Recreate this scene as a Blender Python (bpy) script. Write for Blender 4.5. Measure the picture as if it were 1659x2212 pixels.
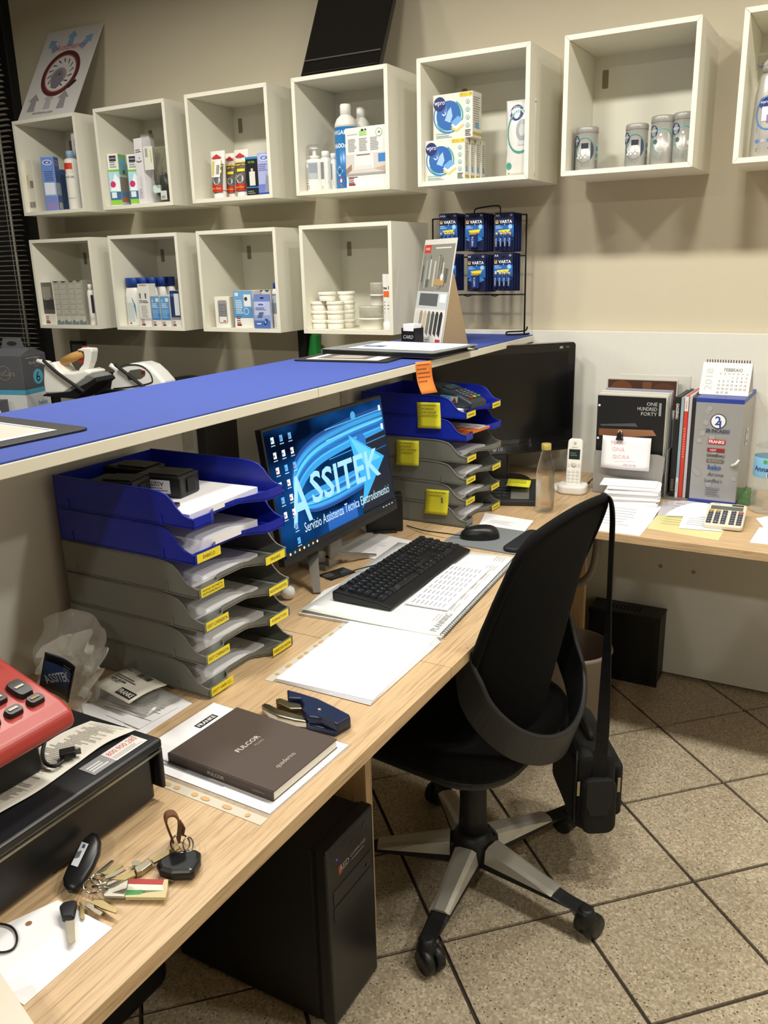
import bpy, bmesh, math, random
from math import pi, sin, cos, radians as rad
from mathutils import Vector as V, Matrix

for _o in list(bpy.data.objects): bpy.data.objects.remove(_o)
scn = bpy.context.scene
COL = scn.collection

# ---------------------------------------------------------------- camera
IW, IH, FPX = 1659.0, 2212.0, 1832.2
CAM = V((1.0936, -3.0858, 1.527))
_yaw, _pit, _rol = -0.5219, 0.2856, -0.0263
_f = V((sin(_yaw)*cos(_pit), cos(_yaw)*cos(_pit), -sin(_pit)))
_r = V((cos(_yaw), -sin(_yaw), 0)); _u = _r.cross(_f)
_r, _u = cos(_rol)*_r + sin(_rol)*_u, -sin(_rol)*_r + cos(_rol)*_u
cd = bpy.data.cameras.new('camera'); cam = bpy.data.objects.new('camera', cd); COL.objects.link(cam)
cd.sensor_fit = 'HORIZONTAL'; cd.sensor_width = 36.0; cd.lens = FPX/IW*36.0; cd.clip_start = 0.05
cam.matrix_world = Matrix(((_r.x, _u.x, -_f.x, CAM.x), (_r.y, _u.y, -_f.y, CAM.y), (_r.z, _u.z, -_f.z, CAM.z), (0, 0, 0, 1)))
scn.camera = cam

# ---------------------------------------------------------------- world and exposure
w = bpy.data.worlds.new('night'); scn.world = w; w.use_nodes = True
w.node_tree.nodes['Background'].inputs[0].default_value = (0.005, 0.0048, 0.0045, 1)
w.node_tree.nodes['Background'].inputs[1].default_value = 1.0
vs = scn.view_settings
vs.view_transform = 'Standard'; vs.look = 'None'; vs.gamma = 1.0; vs.exposure = EXPO = -0.45
vs.use_curve_mapping = False
LAMP_W = 25.0            # watts per ceiling downlight
LAMP_RGB = (1.0, 0.965, 0.875)

def un(px, py, ax, v):
    """surveying helper: where the sight line through a pixel of the photograph meets a given plane"""
    d = _f + _r*((px-IW/2)/FPX) - _u*((py-IH/2)/FPX)
    i = 'xyz'.index(ax); return CAM + d*((v-CAM[i])/d[i])

# ---------------------------------------------------------------- materials
def lin(c):
    if isinstance(c, str):
        c = c.lstrip('#'); c = c if len(c) == 6 else ''.join(k+k for k in c); c = tuple(int(c[i:i+2], 16)/255 for i in (0, 2, 4))
    return tuple((x/12.92 if x <= .04045 else ((x+.055)/1.055)**2.4) for x in c[:3])
_M = {}
def mat(c, rough=.5, metal=0.0, trans=0.0, alpha=1.0, emit=0.0, noise=0.0, nscale=60.0, bump=0.0, bscale=200.0, spec=None, ior=1.45, coat=0.0):
    key = (c, rough, metal, trans, alpha, emit, noise, nscale, bump, bscale, spec, ior, coat)
    if key in _M: return _M[key]
    m = bpy.data.materials.new('surface_%03d' % len(_M)); m.use_nodes = True
    nt = m.node_tree; b = nt.nodes['Principled BSDF']
    col = lin(c); b.inputs['Base Color'].default_value = (*col, 1)
    b.inputs['Roughness'].default_value = rough; b.inputs['Metallic'].default_value = metal
    b.inputs['Transmission Weight'].default_value = trans; b.inputs['IOR'].default_value = ior
    b.inputs['Alpha'].default_value = alpha; b.inputs['Coat Weight'].default_value = coat
    if spec is not None: b.inputs['Specular IOR Level'].default_value = spec
    if emit:
        b.inputs['Emission Color'].default_value = (*col, 1); b.inputs['Emission Strength'].default_value = emit
    if noise or bump:
        tc = nt.nodes.new('ShaderNodeTexCoord')
    if noise:
        n = nt.nodes.new('ShaderNodeTexNoise'); n.inputs['Scale'].default_value = nscale; n.inputs['Detail'].default_value = 3
        nt.links.new(tc.outputs['Object'], n.inputs['Vector'])
        mx = nt.nodes.new('ShaderNodeMix'); mx.data_type = 'RGBA'
        mx.inputs[6].default_value = (*[x*(1-noise) for x in col], 1); mx.inputs[7].default_value = (*[min(1, x*(1+noise)) for x in col], 1)
        nt.links.new(n.outputs['Fac'], mx.inputs[0]); nt.links.new(mx.outputs[2], b.inputs['Base Color'])
    if bump:
        n2 = nt.nodes.new('ShaderNodeTexNoise'); n2.inputs['Scale'].default_value = bscale
        nt.links.new(tc.outputs['Object'], n2.inputs['Vector'])
        bp = nt.nodes.new('ShaderNodeBump'); bp.inputs['Strength'].default_value = bump; bp.inputs['Distance'].default_value = .002
        nt.links.new(n2.outputs['Fac'], bp.inputs['Height']); nt.links.new(bp.outputs['Normal'], b.inputs['Normal'])
    _M[key] = m; return m

def wood_mat(axis):
    m = bpy.data.materials.new('oak_laminate'); m.use_nodes = True; nt = m.node_tree; b = nt.nodes['Principled BSDF']
    tc = nt.nodes.new('ShaderNodeTexCoord'); mp = nt.nodes.new('ShaderNodeMapping')
    sc = [150, 150, 150]; sc['xyz'.index(axis)] = 4.5; mp.inputs['Scale'].default_value = sc
    n = nt.nodes.new('ShaderNodeTexNoise'); n.inputs['Scale'].default_value = 2.0; n.inputs['Detail'].default_value = 5; n.inputs['Distortion'].default_value = .3
    n.inputs['Roughness'].default_value = .65
    r = nt.nodes.new('ShaderNodeValToRGB'); e = r.color_ramp.elements
    e[0].position = .33; e[0].color = (*lin('#a08463'), 1); e[1].position = .60; e[1].color = (*lin('#cbae88'), 1)
    x = e.new(.45); x.color = (*lin('#c0a27b'), 1)
    nt.links.new(tc.outputs['Object'], mp.inputs[0]); nt.links.new(mp.outputs[0], n.inputs['Vector'])
    nt.links.new(n.outputs['Fac'], r.inputs[0]); nt.links.new(r.outputs[0], b.inputs['Base Color'])
    b.inputs['Roughness'].default_value = .42
    bp = nt.nodes.new('ShaderNodeBump'); bp.inputs['Strength'].default_value = .12; bp.inputs['Distance'].default_value = .001
    nt.links.new(n.outputs['Fac'], bp.inputs['Height']); nt.links.new(bp.outputs['Normal'], b.inputs['Normal'])
    return m
def tile_mat():
    m = bpy.data.materials.new('granite_grain_tile'); m.use_nodes = True; nt = m.node_tree; b = nt.nodes['Principled BSDF']
    g = nt.nodes.new('ShaderNodeNewGeometry')
    def vor(scale, stops):
        v = nt.nodes.new('ShaderNodeTexVoronoi'); v.inputs['Scale'].default_value = scale
        nt.links.new(g.outputs['Position'], v.inputs['Vector'])
        s = nt.nodes.new('ShaderNodeSeparateColor'); nt.links.new(v.outputs['Color'], s.inputs[0])
        r = nt.nodes.new('ShaderNodeValToRGB'); r.color_ramp.interpolation = 'CONSTANT'; e = r.color_ramp.elements
        while len(e) > 1: e.remove(e[-1])
        e[0].position = 0; e[0].color = (*lin(stops[0][1]), 1)
        for p, c in stops[1:]: k = e.new(p); k.color = (*lin(c), 1)
        nt.links.new(s.outputs[0], r.inputs[0]); return r, v, s
    r1, v1, s1 = vor(190, [(0, '#b2a48c'), (.2, '#a5977f'), (.45, '#bbaf98'), (.66, '#ac9f87'), (.82, '#c9bda6'), (.93, '#998b74')])
    r2, v2, s2 = vor(120, [(0, '#4a4138'), (.55, '#6d6053')])
    lt = nt.nodes.new('ShaderNodeMath'); lt.operation = 'LESS_THAN'; lt.inputs[1].default_value = .24
    nt.links.new(v2.outputs['Distance'], lt.inputs[0])
    gt = nt.nodes.new('ShaderNodeMath'); gt.operation = 'GREATER_THAN'; gt.inputs[1].default_value = .72
    nt.links.new(s2.outputs[1], gt.inputs[0])
    mu = nt.nodes.new('ShaderNodeMath'); mu.operation = 'MULTIPLY'; nt.links.new(lt.outputs[0], mu.inputs[0]); nt.links.new(gt.outputs[0], mu.inputs[1])
    mx = nt.nodes.new('ShaderNodeMix'); mx.data_type = 'RGBA'
    nt.links.new(mu.outputs[0], mx.inputs[0]); nt.links.new(r1.outputs[0], mx.inputs[6]); nt.links.new(r2.outputs[0], mx.inputs[7])
    nt.links.new(mx.outputs[2], b.inputs['Base Color']); b.inputs['Roughness'].default_value = .38
    return m
WOODX, WOODY, WOODZ = wood_mat('x'), wood_mat('y'), wood_mat('z')
TILE = tile_mat()
WHITE = mat('#e9e6da', .5); PANELW = mat('#d9d8d0', .45, noise=.02); BLACKP = mat('#141414', .45); BLACKM = mat('#0e0e0f', .7, bump=.15, bscale=600)
PAPER = mat('#edecef', .75, noise=.015, nscale=20); CHROME = mat('#c9c6be', .22, 1.0); INK = '#2c2c30'
GREYTEXT = '#8b8d92'

# ---------------------------------------------------------------- mesh building
class MB:
    def __init__(s): s.v = []; s.f = []; s.s = []
    def add(s, vs, fs, smooth=False):
        n = len(s.v); s.v += [V(p) for p in vs]; s.f += [tuple(i+n for i in f) for f in fs]; s.s += [smooth]*len(fs); return s
    def box(s, a, b, T=None):
        x0, y0, z0 = a; x1, y1, z1 = b
        p = [V((x, y, z)) for z in (z0, z1) for y in (y0, y1) for x in (x0, x1)]
        if T: p = [T @ q for q in p]
        return s.add(p, [(0, 2, 3, 1), (4, 5, 7, 6), (0, 1, 5, 4), (2, 6, 7, 3), (0, 4, 6, 2), (1, 3, 7, 5)])
    def prism(s, pts, d0, d1, ax='z', T=None, smooth=False, scale1=1.0):
        """polygon in the plane across ax, extruded from d0 to d1"""
        def mk(p, d): return V({'z': (p[0], p[1], d), 'y': (p[0], d, p[1]), 'x': (d, p[0], p[1])}[ax])
        n = len(pts); cx = sum(p[0] for p in pts)/n; cy = sum(p[1] for p in pts)/n
        q = [(cx+(p[0]-cx)*scale1, cy+(p[1]-cy)*scale1) for p in pts]
        vs = [mk(p, d0) for p in pts]+[mk(p, d1) for p in q]
        if T: vs = [T @ p for p in vs]
        ar = sum(pts[i][0]*pts[(i+1) % n][1]-pts[(i+1) % n][0]*pts[i][1] for i in range(n))
        flip = (ar < 0) ^ (d1 < d0) ^ (ax == 'y')
        cap0 = tuple(range(n)); cap1 = tuple(range(n, 2*n)); side = [(i, (i+1) % n, (i+1) % n+n, i+n) for i in range(n)]
        fs = [cap0[::-1], cap1]+side
        if flip: fs = [f[::-1] for f in fs]
        k = len(s.f); s.add(vs, fs)
        if smooth:
            for i in range(k+2, k+2+n): s.s[i] = True
        return s
    def lathe(s, prof, n=24, T=None, smooth=True, cap=True):
        vs = []; fs = []
        for r, z in prof:
            for i in range(n): a = 2*pi*i/n; vs.append(V((r*cos(a), r*sin(a), z)))
        for k in range(len(prof)-1):
            for i in range(n):
                j = (i+1) % n; fs.append((k*n+i, k*n+j, (k+1)*n+j, (k+1)*n+i))
        if T: vs = [T @ p for p in vs]
        s.add(vs, fs, smooth)
        if cap:
            b = len(s.v)-len(vs)
            s.f.append(tuple(b+i for i in range(n))[::-1]); s.f.append(tuple(b+(len(prof)-1)*n+i for i in range(n))); s.s += [False, False]
        return s
    def tube(s, pts, r, n=8, closed=False, flat=None):
        """tube along points; r may be a list; flat squashes the section"""
        pts = [V(p) for p in pts]; m = len(pts); vs = []; up0 = None
        for i, p in enumerate(pts):
            a = pts[i-1] if (i or closed) else p; b = pts[(i+1) % m] if (i < m-1 or closed) else p
            t = (b-a).normalized()
            if up0 is None:
                up0 = V((0, 0, 1)) if abs(t.z) < .9 else V((0, 1, 0))
            x = up0.cross(t)
            if x.length < 1e-6: x = V((1, 0, 0)).cross(t)
            x.normalize(); y = t.cross(x).normalized(); up0 = y
            rr = r[i] if isinstance(r, (list, tuple)) else r
            for k in range(n):
                c = 2*pi*k/n; vs.append(p+x*(cos(c)*rr)+y*(sin(c)*rr*(flat or 1)))
        fs = []
        for i in range(m if closed else m-1):
            j = (i+1) % m
            for k in range(n):
                l = (k+1) % n; fs.append((i*n+k, i*n+l, j*n+l, j*n+k))
        s.add(vs, fs, True)
        if not closed:
            b = len(s.v)-len(vs)
            s.f.append(tuple(b+k for k in range(n))[::-1]); s.f.append(tuple(b+(m-1)*n+k for k in range(n))); s.s += [False, False]
        return s
    def strip(s, pts, wdir, w, th):
        """flat ribbon of thickness th along pts; wdir its width direction (vector or list of vectors)"""
        pts = [V(p) for p in pts]; m = len(pts); vs = []
        for i, p in enumerate(pts):
            t = (pts[min(i+1, m-1)]-pts[max(i-1, 0)]).normalized()
            d = V(wdir[i] if isinstance(wdir, list) else wdir).normalized(); nn = t.cross(d).normalized()
            ww = w[i] if isinstance(w, (list, tuple)) else w
            vs += [p-d*ww/2-nn*th/2, p+d*ww/2-nn*th/2, p+d*ww/2+nn*th/2, p-d*ww/2+nn*th/2]
        fs = []
        for i in range(m-1):
            for k in range(4):
                l = (k+1) % 4; fs.append((i*4+k, i*4+l, i*4+4+l, i*4+4+k))
        fs += [(3, 2, 1, 0), tuple((m-1)*4+k for k in range(4))]
        return s.add(vs, fs, False)
    def sheet(s, fn, nu, nv, th=0.0, smooth=True):
        """surface fn(u,v) on [0,1]^2, thickened by th along -normal"""
        P = [[V(fn(i/nu, j/nv)) for i in range(nu+1)] for j in range(nv+1)]
        flatv = [p for row in P for p in row]; n = nu+1
        fs = [(j*n+i, j*n+i+1, (j+1)*n+i+1, (j+1)*n+i) for j in range(nv) for i in range(nu)]
        if not th: return s.add(flatv, fs, smooth)
        N = []
        for j in range(nv+1):
            for i in range(nu+1):
                du = P[j][min(i+1, nu)]-P[j][max(i-1, 0)]; dv = P[min(j+1, nv)][i]-P[max(j-1, 0)][i]
                k = du.cross(dv); N.append(k.normalized() if k.length > 1e-12 else V((0, 0, 1)))
        back = [p-nn*th for p, nn in zip(flatv, N)]; m = len(flatv)
        fb = [tuple(i+m for i in f)[::-1] for f in fs]
        rim = [j*n for j in range(nv+1)][::-1]
        loop = [i for i in range(nu+1)]+[j*n+nu for j in range(1, nv+1)]+[nv*n+i for i in range(nu-1, -1, -1)]+[j*n for j in range(nv-1, 0, -1)]
        sd = [(loop[(k+1) % len(loop)], loop[k], loop[k]+m, loop[(k+1) % len(loop)]+m) for k in range(len(loop))]
        s.add(flatv+back, fs+fb, smooth); b = len(s.v)-2*m
        for f in sd: s.f.append(tuple(i+b for i in f)); s.s.append(False)
        return s
    def mesh(s, name):
        me = bpy.data.meshes.new(name); me.from_pydata(s.v, [], s.f)
        me.polygons.foreach_set('use_smooth', s.s); me.update(); return me

def link(name, data, m=None, parent=None, bevel=0, seg=2, sub=0):
    o = bpy.data.objects.new(name, data); COL.objects.link(o)
    if m is not None and data is not None and not data.materials: data.materials.append(m)
    if parent: o.parent = parent
    if bevel:
        b = o.modifiers.new('bevel', 'BEVEL'); b.width = bevel; b.segments = seg; b.limit_method = 'ANGLE'; b.angle_limit = rad(40)
        b.harden_normals = False
    if sub:
        q = o.modifiers.new('sub', 'SUBSURF'); q.levels = sub; q.render_levels = sub
    return o
def part(name, mb, m, parent, bevel=0, seg=2, sub=0, label=None, kind=None):
    o = link(name, mb.mesh(name), m, parent, bevel, seg, sub)
    if label: o['label'] = label
    if kind: o['kind'] = kind
    return o
def tag(o, label, cat, group=None):
    o['label'] = label; o['category'] = cat
    if group: o['group'] = group
    return o
def thing(name, label, cat, loc=(0, 0, 0), rz=0.0, group=None):
    o = bpy.data.objects.new(name, None); COL.objects.link(o); o.empty_display_size = .02
    o.location = loc; o.rotation_euler = (0, 0, rz); return tag(o, label, cat, group)
def solid(name, mb, m, label, cat, loc=(0, 0, 0), rz=0.0, bevel=0, group=None, seg=2, sub=0):
    o = link(name, mb.mesh(name), m, None, bevel, seg, sub); o.location = loc; o.rotation_euler = (0, 0, rz); return tag(o, label, cat, group)
def struct(name, mb, m, bevel=0):
    o = link(name, mb.mesh(name), m, None, bevel); o['kind'] = 'structure'; return o
def rbox(w, d, h, z0=0.0, cx=0.0, cy=0.0): return MB().box((cx-w/2, cy-d/2, z0), (cx+w/2, cy+d/2, z0+h))
def rrect(w, h, r, n=5, cx=0.0, cy=0.0):
    out = []
    for (sx, sy, a0) in ((1, -1, -90), (1, 1, 0), (-1, 1, 90), (-1, -1, 180)):
        for k in range(n+1):
            a = rad(a0+90*k/n); out.append((cx+sx*(w/2-r)+r*cos(a), cy+sy*(h/2-r)+r*sin(a)))
    return out
def arcpts(c, r, a0, a1, n): return [(c[0]+r*cos(rad(a0+(a1-a0)*k/n)), c[1]+r*sin(rad(a0+(a1-a0)*k/n))) for k in range(n+1)]
def catmull(pts, n=8, closed=False):
    pts = [V(p) for p in pts]; m = len(pts); out = []
    for i in range(m if closed else m-1):
        g = lambda k: pts[k % m] if closed else pts[max(0, min(m-1, k))]
        p0, p1, p2, p3 = g(i-1), g(i), g(i+1), g(i+2)
        for k in range(n):
            t = k/n; out.append(.5*((2*p1)+(-p0+p2)*t+(2*p0-5*p1+4*p2-p3)*t*t+(-p0+3*p1-3*p2+p3)*t**3))
    if not closed: out.append(pts[-1])
    return out

# ---------------------------------------------------------------- flat print on surfaces
_T = {}
def text_geo(s, bold=False):
    if (s, bold) in _T: return _T[s, bold]
    c = bpy.data.curves.new('t', 'FONT'); c.body = s; c.size = 1; c.resolution_u = 2; c.offset = .018 if bold else 0.0
    o = bpy.data.objects.new('t', c); me = o.to_mesh()
    vs = [(v.co.x, v.co.y) for v in me.vertices]; fs = [tuple(p.vertices) for p in me.polygons]
    o.to_mesh_clear(); bpy.data.objects.remove(o); bpy.data.curves.remove(c)
    x0 = min(v[0] for v in vs); x1 = max(v[0] for v in vs); y0 = min(v[1] for v in vs); y1 = max(v[1] for v in vs)
    _T[s, bold] = (vs, fs, x0, x1, y0, y1); return _T[s, bold]
def flat(o, r, u):
    o, r, u = V(o), V(r).normalized(), V(u).normalized(); n = r.cross(u)
    return lambda a, b, k=0.0: o+r*a+u*b+n*k
def cyl(R, z0=0.0, a0=-90.0):
    return lambda a, b, k=0.0: V(((R+k)*cos(rad(a0)+a/R), (R+k)*sin(rad(a0)+a/R), z0+b))
class Print:
    """collects printed marks on one surface, one mesh per colour"""
    def __init__(s, parent, mp, lift=.0004): s.p = parent; s.mp = mp; s.k = lift; s.d = {}
    def _g(s, c, kind):
        s.k += .00006
        if kind[0] == '!': kind = kind+'!%d' % len(s.d)
        return s.d.setdefault((c, kind), MB())
    def rect(s, x0, y0, x1, y1, c, n=1, kind='print'):
        g = s._g(c, kind); k = s.k; vs = []
        for i in range(n+1):
            a = x0+(x1-x0)*i/n; vs += [s.mp(a, y0, k), s.mp(a, y1, k)]
        g.add(vs, [(2*i, 2*i+2, 2*i+3, 2*i+1) for i in range(n)]); return s
    def poly(s, pts, c, kind='print'):
        g = s._g(c, kind); k = s.k; g.add([s.mp(a, b, k) for a, b in pts], [tuple(range(len(pts)))]); return s
    def disc(s, x, y, rx, c, ry=None, n=22, kind='logo'):
        ry = ry or rx; return s.poly([(x+rx*cos(2*pi*i/n), y+ry*sin(2*pi*i/n)) for i in range(n)], c, kind)
    def ring(s, x, y, r0, r1, c, a0=0, a1=360, n=28, sy=1.0, kind='logo'):
        g = s._g(c, kind); k = s.k; vs = []
        for i in range(n+1):
            a = rad(a0+(a1-a0)*i/n); vs += [s.mp(x+r0*cos(a), y+r0*sin(a)*sy, k), s.mp(x+r1*cos(a), y+r1*sin(a)*sy, k)]
        g.add(vs, [(2*i, 2*i+1, 2*i+3, 2*i+2) for i in range(n)]); return s
    def text(s, t, x, y, h, c, al='C', w=None, rot=0.0, bold=False, kind='lettering', shear=0.0):
        """h = height of the text box; x,y anchor (left/centre/right, vertical centre)"""
        vs, fs, x0, x1, y0, y1 = text_geo(t, bold); sc = h/max(y1-y0, 1e-6); sx = sc
        if w: sx = w/(x1-x0)
        W = (x1-x0)*sx; ox = {'L': 0, 'C': -W/2, 'R': -W}[al]; g = s._g(c, kind); k = s.k; ca, sa = cos(rot), sin(rot); out = []
        for a, b in vs:
            p = (a-x0)*sx+ox+(b-y0)*sc*shear; q = (b-(y0+y1)/2)*sc
            out.append(s.mp(x+p*ca-q*sa, y+p*sa+q*ca, k))
        g.add(out, fs); return s
    def lines(s, x0, y0, x1, y1, n, c, fill=.45, seed=1, rag=.25):
        """unreadable small print"""
        R = random.Random(seed); dy = (y1-y0)/n
        for i in range(n):
            yy = y0+(i+.5)*dy; xe = x1-(x1-x0)*R.random()*rag; s.k -= .00006
            s.rect(x0, yy-dy*fill/2, xe, yy+dy*fill/2, c)
        return s
    def bars(s, x0, y0, x1, y1, c='#222222', n=14, seed=3):
        R = random.Random(seed); x = x0; dx = (x1-x0)/n
        for i in range(n):
            s.k -= .00006; s.rect(x, y0, x+dx*(.25+.5*R.random()), y1, c); x += dx
        return s
    def done(s, rough=.5, emit=0.0):
        for (c, kind), g in s.d.items():
            part(kind.split('!')[1] if kind[0] == '!' else kind, g, mat(c, rough, emit=emit), s.p)
        s.d = {}; return s
def copy_tree(o, parent=None):
    c = o.copy(); COL.objects.link(c)
    if parent: c.parent = parent
    for ch in list(o.children): copy_tree(ch, c)
    return c
# ================================================================ THE SETTING
CEIL = 2.86
mb = MB().box((-4.3, -5.4, -.12), (3.0, .3, -.006)); FLOOR = struct('floor', mb, mat('#3f352d', .8, noise=.1, nscale=40))
TS, TH, TX, TY = .3392, .7876, .6178, -.9088
def clip(poly, ax, lim, keep_less):
    out = []
    for i, p in enumerate(poly):
        q = poly[(i+1) % len(poly)]; a = (p[ax] <= lim) == keep_less; b = (q[ax] <= lim) == keep_less
        if a: out.append(p)
        if a != b:
            t = (lim-p[ax])/(q[ax]-p[ax]); out.append((p[0]+(q[0]-p[0])*t, p[1]+(q[1]-p[1])*t))
    return out
tile_full = None
for i in range(-14, 14):
    for j in range(-14, 14):
        g = .0048; c, s = cos(TH), sin(TH)
        def W2(a, b): return (TX+a*TS*c-b*TS*s, TY+a*TS*s+b*TS*c)
        cx, cy = W2(i+.5, j+.5)
        if not (-2.7 < cx < 2.95 and -4.9 < cy < .25): continue
        h = .5-g/TS
        sq = [W2(i+.5+dx*h, j+.5+dy*h) for dx, dy in ((-1, -1), (1, -1), (1, 1), (-1, 1))]
        p = sq
        for ax, lim, kl in ((1, -.004, True), (1, -4.99, False), (0, -2.8, False), (0, 2.79, True)): p = clip(p, ax, lim, kl) if p else p
        if len(p) < 3: continue
        if len(p) == 4 and all((V((*a, 0))-V((*b, 0))).length < 1e-9 for a, b in zip(p, sq)):
            if tile_full is None:
                m4 = MB().prism([(-h*TS, -h*TS), (h*TS, -h*TS), (h*TS, h*TS), (-h*TS, h*TS)], -.006, 0.0); tile_full = m4.mesh('tile'); tile_full.materials.append(TILE)
            o = link('tile', tile_full, None, FLOOR); o.location = (cx, cy, 0); o.rotation_euler = (0, 0, TH)
        else:
            part('tile', MB().prism(p, -.006, 0.0), TILE, FLOOR)
WALLM = mat('#c6bda6', .85, noise=.02, nscale=6, bump=.05, bscale=300)
struct('wall_back', MB().box((-2.66, 0, 0), (3.0, .15, CEIL)), WALLM)
struct('wall_right', MB().box((2.8, -5.2, 0), (2.95, 0, CEIL)), WALLM)
struct('wall_front', MB().box((-4.2, -5.35, 0), (2.95, -5.2, CEIL)), mat('#3c3934', .6, noise=.05))  # unseen wall, coloured dark to cut bounced light
struct('wall_left', MB().box((-4.35, -5.35, 0), (-4.2, .15, CEIL)), mat('#3c3934', .6, noise=.05))  # out of view too, kept dark so less light bounces back
struct('ceiling', MB().box((-4.35, -5.35, CEIL), (2.95, .15, CEIL+.1)), mat('#b9b5aa', .9, noise=.02))
# shop window: black frame, glass, venetian blind
wf = bpy.data.objects.new('window_1', None); COL.objects.link(wf); wf['kind'] = 'structure'
FR = mat('#0d0c0c', .4, noise=.1)
for nm, a, b in (('jamb', (-2.785, -.05, 0), (-2.661, .11, CEIL)), ('jamb', (-4.19, -.05, 0), (-4.07, .11, CEIL)), ('sill_rail', (-4.07, -.05, 0), (-2.785, .11, .2)), ('head_rail', (-4.07, -.05, 2.62), (-2.785, .11, CEIL))):
    part(nm, MB().box(a, b), FR, wf, bevel=.004)
part('pane', MB().box((-4.07, .07, .2), (-2.785, .078, 2.62)), mat('#ffffff', 0, trans=1.0, ior=1.45), wf)
bl = thing('venetian_blind', 'grey slatted venetian blind in the black shop window', 'blind', (-3.35, 0, 0))
SL = mat('#a9a497', .5); slat_me = None
for k in range(70):
    z = .93+k*.0243
    if slat_me is None:
        s_ = MB().sheet(lambda u, v: (-.62+1.279*u, -.0125+.025*v, .0025*sin(pi*v)-.004*v), 2, 4, .0006); slat_me = s_.mesh('slat'); slat_me.materials.append(SL)
    o = link('slat', slat_me, None, bl); o.location = (random.Random(k).uniform(-.006, .014), -.075, z)
for x in (-.3, .15, .58):
    for yy in (-.09, -.06): part('ladder_cord', MB().tube([(x, yy, .93), (x, yy, 2.65)], .0015, 5), mat('#b0ada2', .7), bl)
part('head_box', MB().box((-.63, -.1, 2.632), (.665, -.055, 2.67)), mat('#a8a498', .4), bl, bevel=.002)
part('bottom_bar', MB().box((-.62, -.09, .9), (.66, -.06, .916)), mat('#a8a498', .4), bl, bevel=.002)
part('tilt_wand', MB().tube([(.62, -.1, 2.6), (.62, -.1, 1.16)], .006, 8), mat('#a9a69a', .35), bl)
# added beyond the glass, its colour stands for the orange reflection there
st = solid('reflection_block', MB().box((-3.33, 1.0, -.1), (-3.0, 1.3, 1.36)).box((-3.36, .97, 1.36), (-2.97, 1.33, 1.42)), mat('#8a5a24', .7, noise=.2, nscale=5), 'brown-orange pillar outside behind the blind', 'pillar')

# ceiling downlights in two rows
def downlight(x, y, label, W=LAMP_W):
    t = thing('ceiling_downlight', label, 'lamp', (x, y, 2.72), 0, 'ceiling downlights')
    part('housing', MB().lathe([(.125, .02), (.125, CEIL-2.72), ], 28), mat('#d8d6d0', .5), t)
    part('rim', MB().lathe([(.105, .0), (.128, .0), (.128, .02), (.105, .02)], 28, cap=False), mat('#b9b7b0', .3, .6), t)
    part('diffuser', MB().lathe([(.104, .008), (.104, .018)], 28), mat('#fff3dd', .4, emit=2.0), t)
    l = bpy.data.lights.new('lamp_light', 'AREA'); l.shape = 'DISK'; l.size = .2; l.energy = W; l.color = LAMP_RGB
    lo = bpy.data.objects.new('lamp_light', l); COL.objects.link(lo); lo.parent = t; lo.location = (0, 0, .004)
for i, x in enumerate((-1.55, -.8, -.05, .7, 1.45, 2.2)):
    downlight(x, -1.42, ('round ceiling downlight nearest the window, before the wall cubes', 'second round downlight from the window, before the wall cubes', 'third round downlight from the window, above the counter ledge', 'round ceiling downlight above the office chair', 'round ceiling downlight right of the office chair', 'round ceiling downlight nearest the right wall')[i], LAMP_W)
for i, x in enumerate((-1.30, -.15, 1.0)):
    downlight(x, -4.4, ('rear row downlight nearest the window', 'middle downlight of the rear row', 'rear row downlight nearest the right wall')[i], LAMP_W*1.4)

# ---------------------------------------------------------------- reception counter and desk
DZ, LZ, LB = .758, 1.259, 1.234
ct = thing('reception_counter', 'white reception counter with raised ledge topped in blue felt', 'counter', (0, 0, 0))
LW = mat('#dfdccb', .4, noise=.015)
part('ledge_board', MB().box((-.407, -1.47, LB), (0, -.043, LZ-.003)), LW, ct, bevel=.0015)
part('ledge_board', MB().box((-.407, -3.6, LB), (0, -1.4715, LZ-.003)), LW, ct, bevel=.0015)
part('blue_surface', MB().box((-.405, -3.6, LZ-.003), (-.002, -.045, LZ)), mat('#354894', .85, noise=.05, nscale=25, bump=.1, bscale=900), ct)
part('front_panel', MB().box((-.315, -3.6, 0), (-.29, -.043, LB)), PANELW, ct)
for y in (-1.62, -.93, -2.75):
    part('ledge_bracket', MB().box((-.29, y, LB-.12), (-.283, y+.03, LB)).box((-.29, y, LB-.006), (-.12, y+.03, LB)), mat('#cfcdc6', .4, .3), ct)
part('cable_cover', MB().box((-.29, -1.57, .9), (-.262, -1.45, LB-.004)), mat('#3a3937', .6), ct, bevel=.003)
bp_ = thing('back_panel', 'white lower panel behind the return desk', 'panel', (0, 0, 0))
part('board', MB().box((-.405, -.042, 0.012), (2.78, -.002, 1.274)), PANELW, bp_, bevel=.001)
for px, py in ((1427, 1223), (1498, 1236)):
    p = un(px, py, 'y', -.0425); part('screw_cap', MB().lathe([(.007, 0), (.006, .0015)], 14, Matrix.Translation(p) @ Matrix.Rotation(pi/2, 4, 'X')), mat('#9a968a', .5), bp_)
dk = thing('corner_desk', 'light oak corner desk running along the counter and wall', 'desk', (0, 0, 0))
DB = .7335; SE = -1.708
part('worktop', MB().box((-.288, SE+.0007, DB), (.445, -.044, DZ)), WOODY, dk, bevel=.0012)
part('worktop', MB().box((-.288, -3.5, DB), (.445, SE-.0007, DZ)), WOODY, dk, bevel=.0012)
part('worktop', MB().box((.4462, -.729, DB), (2.4, -.044, DZ)), WOODX, dk, bevel=.0012)
part('leg_panel', MB().box((-.28, SE-.013, 0), (.245, SE+.013, DB)), WOODZ, dk, bevel=.001)
part('leg_panel', MB().box((-.28, -.41, 0), (.335, -.385, DB)), WOODZ, dk, bevel=.001)
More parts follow.
